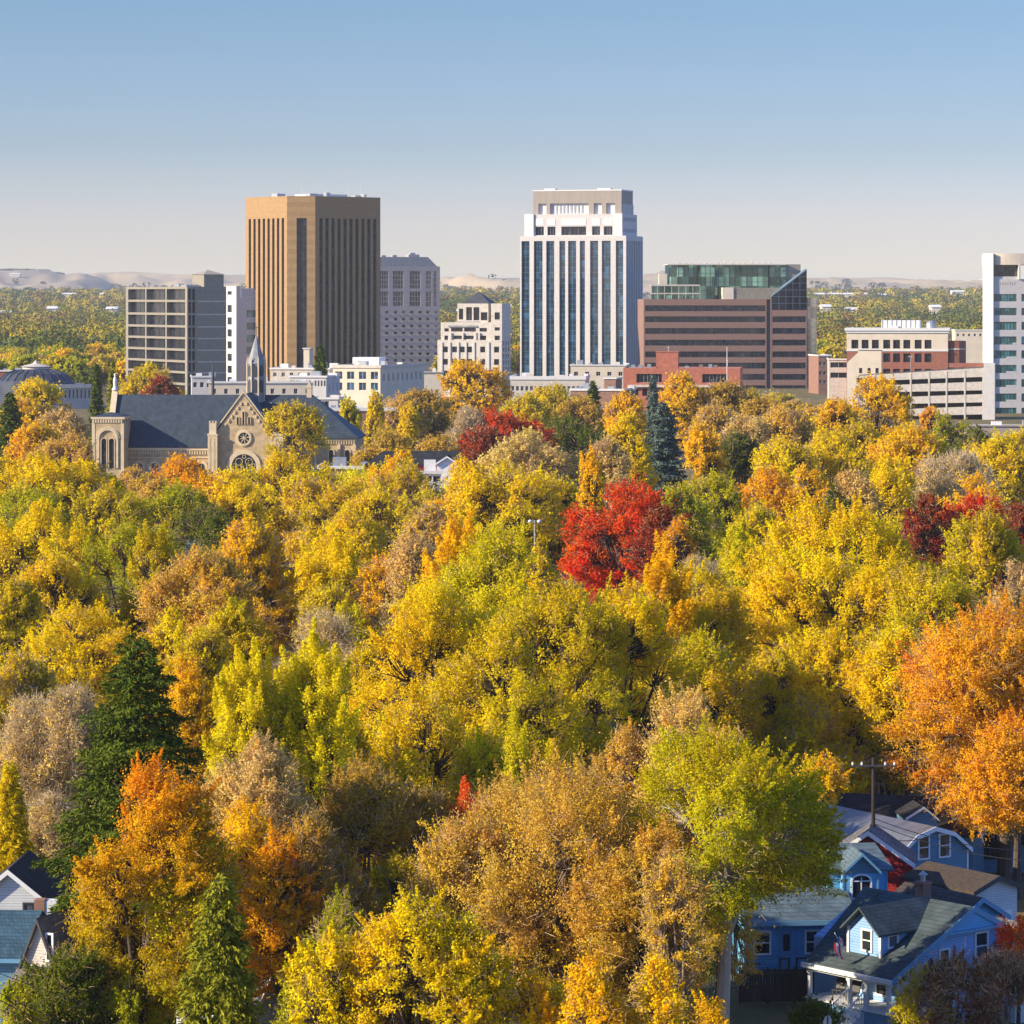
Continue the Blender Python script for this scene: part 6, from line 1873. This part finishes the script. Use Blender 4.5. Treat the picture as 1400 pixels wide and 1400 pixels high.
t(500, 880, 90, 14, 'round', 'olive', .86, None)
t(565, 735, 100, 17, 'thin', 'tan', .84, 'pale thinly leaved tree with bare stems left of the spiky gold tree', None, dens=1.3)
t(520, 760, 90, 15, 'thin', 'gold', .84, None, dens=1.6)
t(1040, 692, 110, 18.4, 'round', 'olive', .84, 'olive yellow tree against the left side of the golden giant', 'olive yellow tree')
t(1015, 735, 90, 16, 'spiky', 'lime', .84, None)
t(950, 757, 90, 16, 'bare', 'tan', .84, 'bare pinkish tree below the red orange maple', None)
t(1348, 700, 110, 18, 'round', 'olive', .86, 'olive green tree below the scarlet tree near the right edge', None)
t(1385, 765, 60, 15, 'thin', 'tan', .84, None)
# --- fourth row
t(852, 660, 145, 17, 'round', 'red', .86, 'brightest red orange maple in the middle distance', 'red orange maple', dens=1.2)
t(905, 695, 80, 15.5, 'round', 'wine', .86, None)
t(930, 705, 50, 15, 'round', 'orange', .86, None)
t(690, 632, 155, 17, 'round', 'yellow', .84, 'round yellow green tree beyond the twin lamp pole', 'round yellow tree', grad=.3)
t(630, 628, 80, 17, 'round', 'gold', .84, None)
t(758, 655, 90, 14.5, 'round', 'olive', .84, None)
t(806, 640, 60, 16.5, 'column', 'gold', .9, 'narrow gold tree left of the red orange maple', None)
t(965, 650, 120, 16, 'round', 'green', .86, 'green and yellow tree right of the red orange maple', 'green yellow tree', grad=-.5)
t(925, 665, 80, 16, 'round', 'green', .86, None)
t(1050, 640, 92, 16, 'round', 'orange', .84, 'orange red tree above the olive yellow tree', 'orange red tree')
t(1100, 640, 80, 15.5, 'round', 'gold', .84, None)
t(1130, 590, 130, 18.5, 'round', 'yellow', .84, 'tall yellow tree above the golden giant', 'yellow tree above the giant')
t(1075, 600, 90, 17.8, 'round', 'yellow', .84, None)
t(1215, 632, 80, 15.5, 'spiky', 'yellow', .84, 'upright yellow tree with flame like tips above the golden giant', None)
t(1165, 645, 70, 15, 'round', 'tan', .84, None)
t(1305, 618, 110, 16.5, 'bare', 'tan', .86, 'bare pinkish trees above the scarlet tree', None)
t(1370, 592, 100, 17.5, 'round', 'yellow', .84, 'yellow tree at the right edge above the scarlet tree', 'yellow tree at the right edge')
t(1325, 650, 100, 15, 'round', 'gold', .84, None)
t(1330, 676, 100, 15.5, 'round', 'red', .84, 'scarlet tree near the right edge behind the golden giant', 'scarlet tree')
t(1265, 672, 60, 16, 'round', 'wine', .84, None)
t(1390, 690, 70, 15, 'round', 'wine', .84, None)
t(1140, 670, 60, 14, 'round', 'deep', .84, None)
t(60, 632, 170, 15.5, 'spiky', 'yellow', .84, 'spiky yellow tree left of the church tower foot', 'spiky yellow tree by the church')
t(120, 640, 90, 14.5, 'spiky', 'yellow', .84, None)
t(30, 662, 110, 14, 'round', 'green', .84, 'green tree at the left edge under the spiky yellow tops', None)
t(150, 668, 100, 13.5, 'round', 'olive', .84, None)
t(185, 642, 76, 12.6, 'twig', 'rust', .86, 'rusty twiggy tree at the foot of the church nave', None, dens=1.3)
t(248, 628, 92, 13, 'round', 'orange', .86, 'orange tree in front of the church nave arches', 'orange tree by the church', dens=1.1)
t(215, 655, 60, 12, 'round', 'rust', .86, None)
t(242, 668, 115, 12.5, 'round', 'green', .86, 'dark green round tree below the orange tree by the church', None)
t(285, 690, 90, 12, 'round', 'deep', .86, None)
t(305, 645, 80, 13, 'round', 'gold', .86, None)
t(262, 738, 70, 12, 'conifer', 'blue', .95, 'blue grey spruce tip showing between the tan gold crowns', None)
t(385, 622, 150, 15.5, 'round', 'yellow', .84, 'bright yellow tree hiding the foot of the church rose gable', 'yellow tree at the church gable')
t(335, 660, 70, 13, 'spiky', 'yellow', .84, None)
t(430, 655, 90, 14, 'thin', 'yellow', .84, None, dens=1.8)
t(470, 665, 100, 13.5, 'round', 'olive', .84, None)
t(560, 640, 120, 15, 'thin', 'olive', .84, 'half bare olive tree left of the round yellow tree', None, dens=1.8)
t(545, 626, 70, 15, 'spiky', 'gold', .84, None)
t(520, 670, 90, 13.5, 'round', 'yellow', .84, None)
t(480, 700, 90, 13.5, 'round', 'yellow', .84, None)
t(590, 690, 70, 13, 'twig', 'rust', .84, None)
# --- around the church and towers
t(402, 552, 92, 16.8, 'round', 'olive', .88, 'gold green tree standing close in front of the church chancel', 'tree before the chancel', grad=.2, dist=676)
t(480, 548, 44, 15.5, 'column', 'lime', .93, 'lime green poplar right behind the chancel roof', None)
t(512, 545, 40, 15.5, 'column', 'yellow', .93, 'taller yellow poplar right of the lime green poplar', None)
t(560, 565, 50, 15, 'column', 'yellow', .9, None)
t(530, 590, 80, 13, 'round', 'bronze', .88, None)
t(600, 600, 90, 13, 'round', 'bronze', .88, None)
t(648, 492, 112, 21.5, 'round', 'gold', .86, 'large golden tree in front of the pyramid roofed tower', 'golden tree by the pyramid roof')
t(575, 535, 120, 15.5, 'round', 'bronze', .88, 'bronze tinted tree left of the large golden tree', None)
t(545, 545, 80, 14, 'twig', 'rust', .88, None)
t(690, 562, 112, 17, 'round', 'red', .88, 'domed dark red and scarlet tree below the tallest white tower', 'domed red tree')
t(665, 585, 70, 15.5, 'round', 'wine', .88, None)
t(640, 562, 64, 17, 'bare', 'tan', .86, None)
t(722, 590, 130, 16.5, 'twig', 'tan', .86, 'pinkish tan twiggy tree in front of the domed red tree', None, dens=.9)
t(760, 528, 110, 17.5, 'round', 'olive', .88, 'olive yellow tree below the right corner of the tallest white tower', None)
t(720, 540, 80, 16.5, 'round', 'olive', .88, None)
t(790, 545, 90, 15.5, 'round', 'bronze', .88, None)
t(775, 575, 110, 14.5, 'round', 'deep', .88, None)
t(811, 520, 42, 19, 'conifer', 'spruce', .95, 'dark spruce between the tallest white tower and the orange brick building', None)
t(857, 562, 72, 21.5, 'round', 'yellow', .88, 'bright yellow tree left of the blue grey spruce', 'yellow tree by the blue spruce')
t(852, 535, 70, 19, 'round', 'gold', .88, None)
t(905, 548, 88, 20.5, 'conifer', 'blue', .97, 'blue grey spruce in front of the orange brick building', 'blue grey spruce', dens=1.3)
t(893, 512, 30, 20, 'conifer', 'blue', .95, 'small dark spruce against the orange brick wall', None)
t(830, 600, 64, 18, 'twig', 'tan', .86, 'tan twiggy tree above the red orange maple', None, dens=.8)
t(933, 513, 84, 19.5, 'round', 'gold', .88, 'yellow tree in front of the orange brick building', None)
t(1000, 522, 100, 18, 'round', 'bronze', .88, 'bronze gold tree below the ribbon windows', None)
t(975, 555, 90, 16.5, 'twig', 'rust', .88, None)
t(1045, 545, 90, 16.5, 'round', 'bronze', .88, None)
t(965, 590, 60, 17, 'spiky', 'gold', .86, None)
t(1010, 590, 70, 16.5, 'round', 'deep', .88, None)
t(1070, 560, 120, 18, 'twig', 'rust', .86, 'tan and rust crown right of the bronze trees', None, dens=1.3)
t(1025, 575, 90, 17, 'twig', 'tan', .86, None)
t(1190, 515, 136, 22, 'round', 'gold', .88, 'big golden tree in front of the parking garage', 'golden tree by the garage')
t(1145, 545, 80, 19.5, 'round', 'gold', .88, None)
t(1180, 580, 90, 16.5, 'round', 'olive', .88, None)
t(1240, 580, 92, 17.5, 'round', 'gold', .88, 'domed orange gold tree right below the parking garage', None)
t(1290, 565, 70, 15, 'round', 'green', .9, None)
t(1275, 552, 44, 15.5, 'round', 'orange', .9, 'small orange red tree against the garage decks', None)
t(1335, 590, 70, 14.5, 'round', 'deep', .9, None)
t(1395, 585, 60, 15.5, 'round', 'yellow', .88, None)
t(438, 470, 38, 15, 'conifer', 'spruce', .95, 'dark spruce in front of the tan tower base', 'dark spruce by the tan tower', dist=930, hh=24)
t(458, 516, 26, 15, 'conifer', 'spruce', .95, 'small brownish spruce before the white corniced building', None, dist=960, hh=14)
t(205, 498, 96, 15, 'round', 'olive', .92, 'domed olive gold tree behind the church ridge', None, dist=870, hh=20.5)
t(215, 512, 62, 15, 'round', 'wine', .92, 'reddish domed tree behind the church ridge', None, dist=850, hh=18)
t(132, 497, 26, 15, 'conifer', 'spruce', .95, 'slim dark spruce behind the church tower', None, dist=800, hh=22)
t(154, 490, 20, 15, 'conifer', 'hemlock', .95, 'thin brownish conifer behind the church gable finial', None, dist=900, hh=21)
t(52, 520, 92, 15, 'round', 'yellow', .88, 'yellow tree in front of the grey domed hall', 'yellow tree by the domed hall', dist=830, hh=17.5)
t(85, 560, 76, 14, 'twig', 'tan', .88, None)
t(28, 545, 70, 14, 'round', 'gold', .88, None)
t(14, 536, 62, 17, 'conifer', 'spruce', .96, 'dark spruce at the left edge below the domed hall', None)
t(92, 598, 92, 12.5, 'twig', 'rust', .9, 'rust brown twiggy tree left of the church tower', None, dens=1.4)
t(50, 580, 70, 13.5, 'round', 'gold', .9, None)

for px_, yt_, w_, d_, pl_ in ((1092, 548, 62, 1000, 'bronze'), (1060, 538, 60, 1100, 'olive'), (1118, 556, 60, 960, 'gold'), (1135, 565, 60, 900, 'olive'), (860, 560, 60, 900, 'olive'), (1330, 612, 70, 700, 'yellow')):
    t(px_, yt_, w_, 10, 'round', pl_, .9, None, dist=d_)
t(548, 1172, 120, 10, 'round', 'olive', .9, None)
t(460, 1165, 110, 11, 'twig', 'bronze', .9, None, dens=1.2)
t(735, 742, 80, 14, 'round', 'yellow', .84, None, dist=300)
t(255, 900, 100, 14, 'round', 'gold', .9, None)
t(1135, 862, 170, 14.5, 'round', 'yellow', .92, None)
t(1062, 890, 120, 13.5, 'round', 'olive', .92, None)
PALW = {'meadow': 'yellow green', 'plum': 'purple brown', 'coral': 'coral red', 'gold': 'golden', 'yellow': 'bright yellow', 'lime': 'lime yellow', 'chartreuse': 'lime yellow', 'green': 'green', 'deep': 'dark green', 'olive': 'olive', 'orange': 'orange', 'flame': 'orange green',
        'red': 'red', 'wine': 'dark red', 'rust': 'rusty', 'bronze': 'bronze', 'tan': 'tan', 'spruce': 'dark green', 'hemlock': 'olive green', 'amber': 'amber', 'blue': 'blue grey'}
STW = {'round': '', 'spiky': 'spiky ', 'twig': 'twiggy ', 'thin': 'thin ', 'column': 'slim ', 'bare': 'leafless ', 'conifer': '', 'droop': 'drooping '}
for q in T:
    if q['style'] in ('round', 'twig', 'thin', 'bare', 'spiky') and not q.get('bush') and 'dist' not in q and 560 < q['yt'] < 1200 and q['w'] < 230: q['w'] *= 1.26
    if 'dist' in q: q['D'] = q['dist']; q['h'] = EYE - (q['yt'] - HZ) / F * q['D']
    else: q['D'] = F * (EYE - q['h']) / (q['yt'] - HZ)
    q['x'] = PX(q['px'], q['D']); q['wm'] = q['w'] / F * q['D']
ANCH = [(q['handle'], q['px'], q['yt'] + q['h'] * .4 * F / q['D']) for q in T if q['handle']]
ANCH += [('church tower', 148, 600), ('church rose window', 335, 600), ('tan office tower', 428, 480), ('tallest white tower', 790, 500), ('orange brick building', 930, 540), ('parking garage', 1280, 545),
         ('red barn', 1205, 1160), ('porch house', 1230, 1300), ('steep beige gable', 60, 1290), ('concrete office block', 210, 500), ('glass fin', 1085, 500), ('church chancel', 450, 600)]

# coverage mask at a quarter of the photo's size: which fill-in trees would be seen at all
MS = 350
own = np.full((MS, MS), -1, int); dep = np.full((MS, MS), 1e9)
yy_, xx_ = np.mgrid[0:MS, 0:MS]
def ell(px, yt, w, h, D, cf):
    hp = h * cf * F / D
    return (px / 4, (yt + hp / 2) / 4, w / 8, hp / 8)
def emask(e, k=.92):
    return ((xx_ - e[0]) / (e[2] * k)) ** 2 + ((yy_ - e[1]) / (e[3] * k)) ** 2 < 1
for poly, D in (((1015, 1120, 1400, 1400), 176), ((0, 1190, 105, 1330), 172), ((126, 541, 487, 645), 694), ((172, 392, 360, 530), 1280), ((336, 268, 602, 512), 1450), ((598, 400, 700, 505), 1290), ((708, 260, 880, 512), 1450), ((880, 362, 1118, 545), 1150), ((1157, 440, 1400, 585), 1060)):
    m = (xx_ >= poly[0] / 4) & (xx_ <= poly[2] / 4) & (yy_ >= poly[1] / 4) & (yy_ <= poly[3] / 4)
    m &= dep > D; dep[m] = D; own[m] = -2
for i, q in enumerate(T):
    m = emask(ell(q['px'], q['yt'], q['w'], q['h'], q['D'], q['cf'])) & (dep > q['D'])
    dep[m] = q['D']; own[m] = i
rg = random.Random(21)
sky = [(-50, 560), (110, 640), (130, 660), (490, 660), (500, 590), (700, 575), (850, 580), (1100, 600), (1150, 610), (1300, 620), (1460, 620)]
def skyline(px):
    for (a, ya), (c, yc) in zip(sky, sky[1:]):
        if px <= c: return ya + (yc - ya) * (px - a) / (c - a)
    return 640
cand = []
y = 125.0
while y < 1180:
    stp = 9.0 if y < 420 else 12.0
    n_ = int(y * .33 / stp) + 2
    for i in range(n_):
        x = -y * .163 + (i + rg.random()) * stp
        cand.append((x, y + rg.uniform(-.5, .5) * stp))
    y += stp
cand.sort(key=lambda c: c[1])
NF = 0
fpal = ['yellow', 'gold', 'olive', 'yellow', 'lime', 'yellow', 'green', 'olive', 'gold', 'yellow', 'bronze', 'chartreuse', 'rust']
for x, y in cand:
    px = x / y * F + 700
    if not -25 < px < 1425: continue
    if any(abs(q['x'] - x) < .28 * q['wm'] + 1.5 and abs(q['D'] - y) < .28 * q['wm'] + 1.5 for q in T): continue
    if 640 < y < 745 and 100 < px < 520: continue
    if y < 255 and px > 1000: continue
    if y < 200 and px < 130: continue
    if y > 1050 and px > 1120: continue
    h = rg.uniform(9, 14.5); ymin = skyline(px) if y > 520 else 600
    h = min(h, EYE - (ymin - HZ) * y / F)
    if h < 5: continue
    yt = HZ + (EYE - h) * F / y
    w = h * rg.uniform(.8, 1.1) * F / y
    e = ell(px, yt, w, h, y, .85)
    m = emask(e)
    front = m & (dep > y)
    empt = front & (own == -1)
    over = front & (own != -1)
    if yt > 1395 and e[1] * 4 > 1420: continue
    if empt.sum() < 10 or over.sum() > .55 * empt.sum() + 12: continue
    st = rg.choice(['round', 'round', 'round', 'twig', 'spiky', 'thin', 'round'])
    T.append(dict(px=px, yt=yt, w=w, h=h, style=st, pal=rg.choice(fpal), cf=.86, label=None, handle=None, D=y, x=x, wm=w / F * y, filler=1, dens=1.2 if st != 'thin' else 1.6))
    dep[front] = y; own[front] = len(T) - 1
    NF += 1
print('catalogued', len(T) - NF, 'fill-in', NF)

used = {}
def auto_label(q, cy):
    px = q['px']
    near = sorted(ANCH, key=lambda a: (a[1] - px) ** 2 + ((a[2] - cy) * 1.1) ** 2)
    nm = {'conifer': 'spruce', 'droop': 'spruce', 'column': 'poplar'}.get(q['style'], 'tree')
    if q.get('bush'): nm = 'shrub'
    colr = '' if q['style'] == 'bare' else PALW[q['pal']] + ' '
    size = ['small ', 'mid sized ', 'large '][0 if q['w'] < 60 else (1 if q['w'] < 110 else 2)]
    base = (size + STW[q['style']] + colr + nm).strip()
    def rel(a):
        dx, dy = px - a[1], cy - a[2]
        if abs(dx) > 1.6 * abs(dy): return 'right of the ' if dx > 0 else 'left of the '
        if abs(dy) > 1.6 * abs(dx): return 'below the ' if dy > 0 else 'above the '
        return ('lower ' if dy > 0 else 'upper ') + ('right of the ' if dx > 0 else 'left of the ')
    opts = [f'{base} {rel(a)}{a[0]}' for a in near[:5]]
    opts += [f'{base} {rel(a)}{a[0]}, {rel(c)}{c[0]}' for a, c in ((near[0], near[1]), (near[0], near[2]), (near[1], near[2]), (near[0], near[3]))]
    for o in opts:
        o = o.replace('the bare', 'the bare')
        if o not in used and len(o.split()) <= 16: return o
    return opts[5]

cache = {}
for i, q in enumerate(T):
    cy = q['yt'] + q['h'] * q['cf'] * .5 * F / q['D']
    lab = q['label'] or auto_label(q, cy)
    used[lab] = used.get(lab, 0) + 1
    name, cat = KIND[q['style']]
    if q.get('bush'): name, cat = 'garden_shrub', 'shrub'
    dens = q.get('dens', 1.0)
    if q.get('filler') and q['D'] > 330:
        key = (q['style'], int(q['h'] / 2.5), int(q['D'] / 160))
        if key not in cache:
            cache[key] = (tree_meshes(q['h'], q['wm'], q['D'], q['style'], q['pal'], 1000 + i, q['cf'], dens), q['h'])
        me, h0 = cache[key]
        plant(name, q['x'], q['D'], 0, me, lab, cat, 'smaller trees filling the wooded neighbourhood', rg.uniform(0, 6.28), q['h'] / h0, q['pal'])
    else:
        me = tree_meshes(q['h'], q['wm'], q['D'], q['style'], q['pal'], 100 + i, q['cf'], dens, q.get('grad', 0), q.get('bark', 'dark'), q.get('twigw', 1.0))
        plant(name, q['x'], q['D'], 0, me, lab, cat, 'trees filling the wooded neighbourhood' if not q.get('bush') else 'garden shrubs')

# trees beyond downtown, still told apart
far_lib = {}
rg = random.Random(77)
FARP = ['olive', 'gold', 'deep', 'green', 'deep', 'bronze', 'olive', 'rust', 'green', 'deep', 'green', 'olive']
nfar = 0
for (pa, pb, y0, y1, where) in ((-8, 176, 1330, 1760, 'left of the concrete office block'), (602, 712, 1480, 1760, 'behind the pyramid roofed tower'), (1106, 1352, 1640, 1790, 'beyond the brick office')):
    y = y0
    while y < y1:
        stp = 19.0
        xa, xb = PX(pa, y), PX(pb, y); x = xa + rg.random() * stp
        while x < xb:
            h = rg.uniform(10, 15); yy = y + rg.uniform(-8, 8)
            st = rg.choice(['round', 'round', 'round', 'twig']); pal = rg.choice(FARP)
            k = (st, rg.randrange(4))
            if k not in far_lib: far_lib[k] = tree_meshes(13, 15 - k[1], 1800, st, pal, 500 + k[1] + (9 if st == 'twig' else 0), .92, 1.25, twigw=0 if st == 'round' else .3)
            plant('autumn_tree', x, yy, GZ(x, yy), far_lib[k], f'{PALW[pal]} {STW[st]}tree in the distant woods {where}', 'tree', 'distant trees ' + where, rg.uniform(0, 6.28), h / 13, pal)
            nfar += 1
            x += stp * rg.uniform(.8, 1.2)
        y += 26 if y < 1700 else 34
print('far trees', nfar)
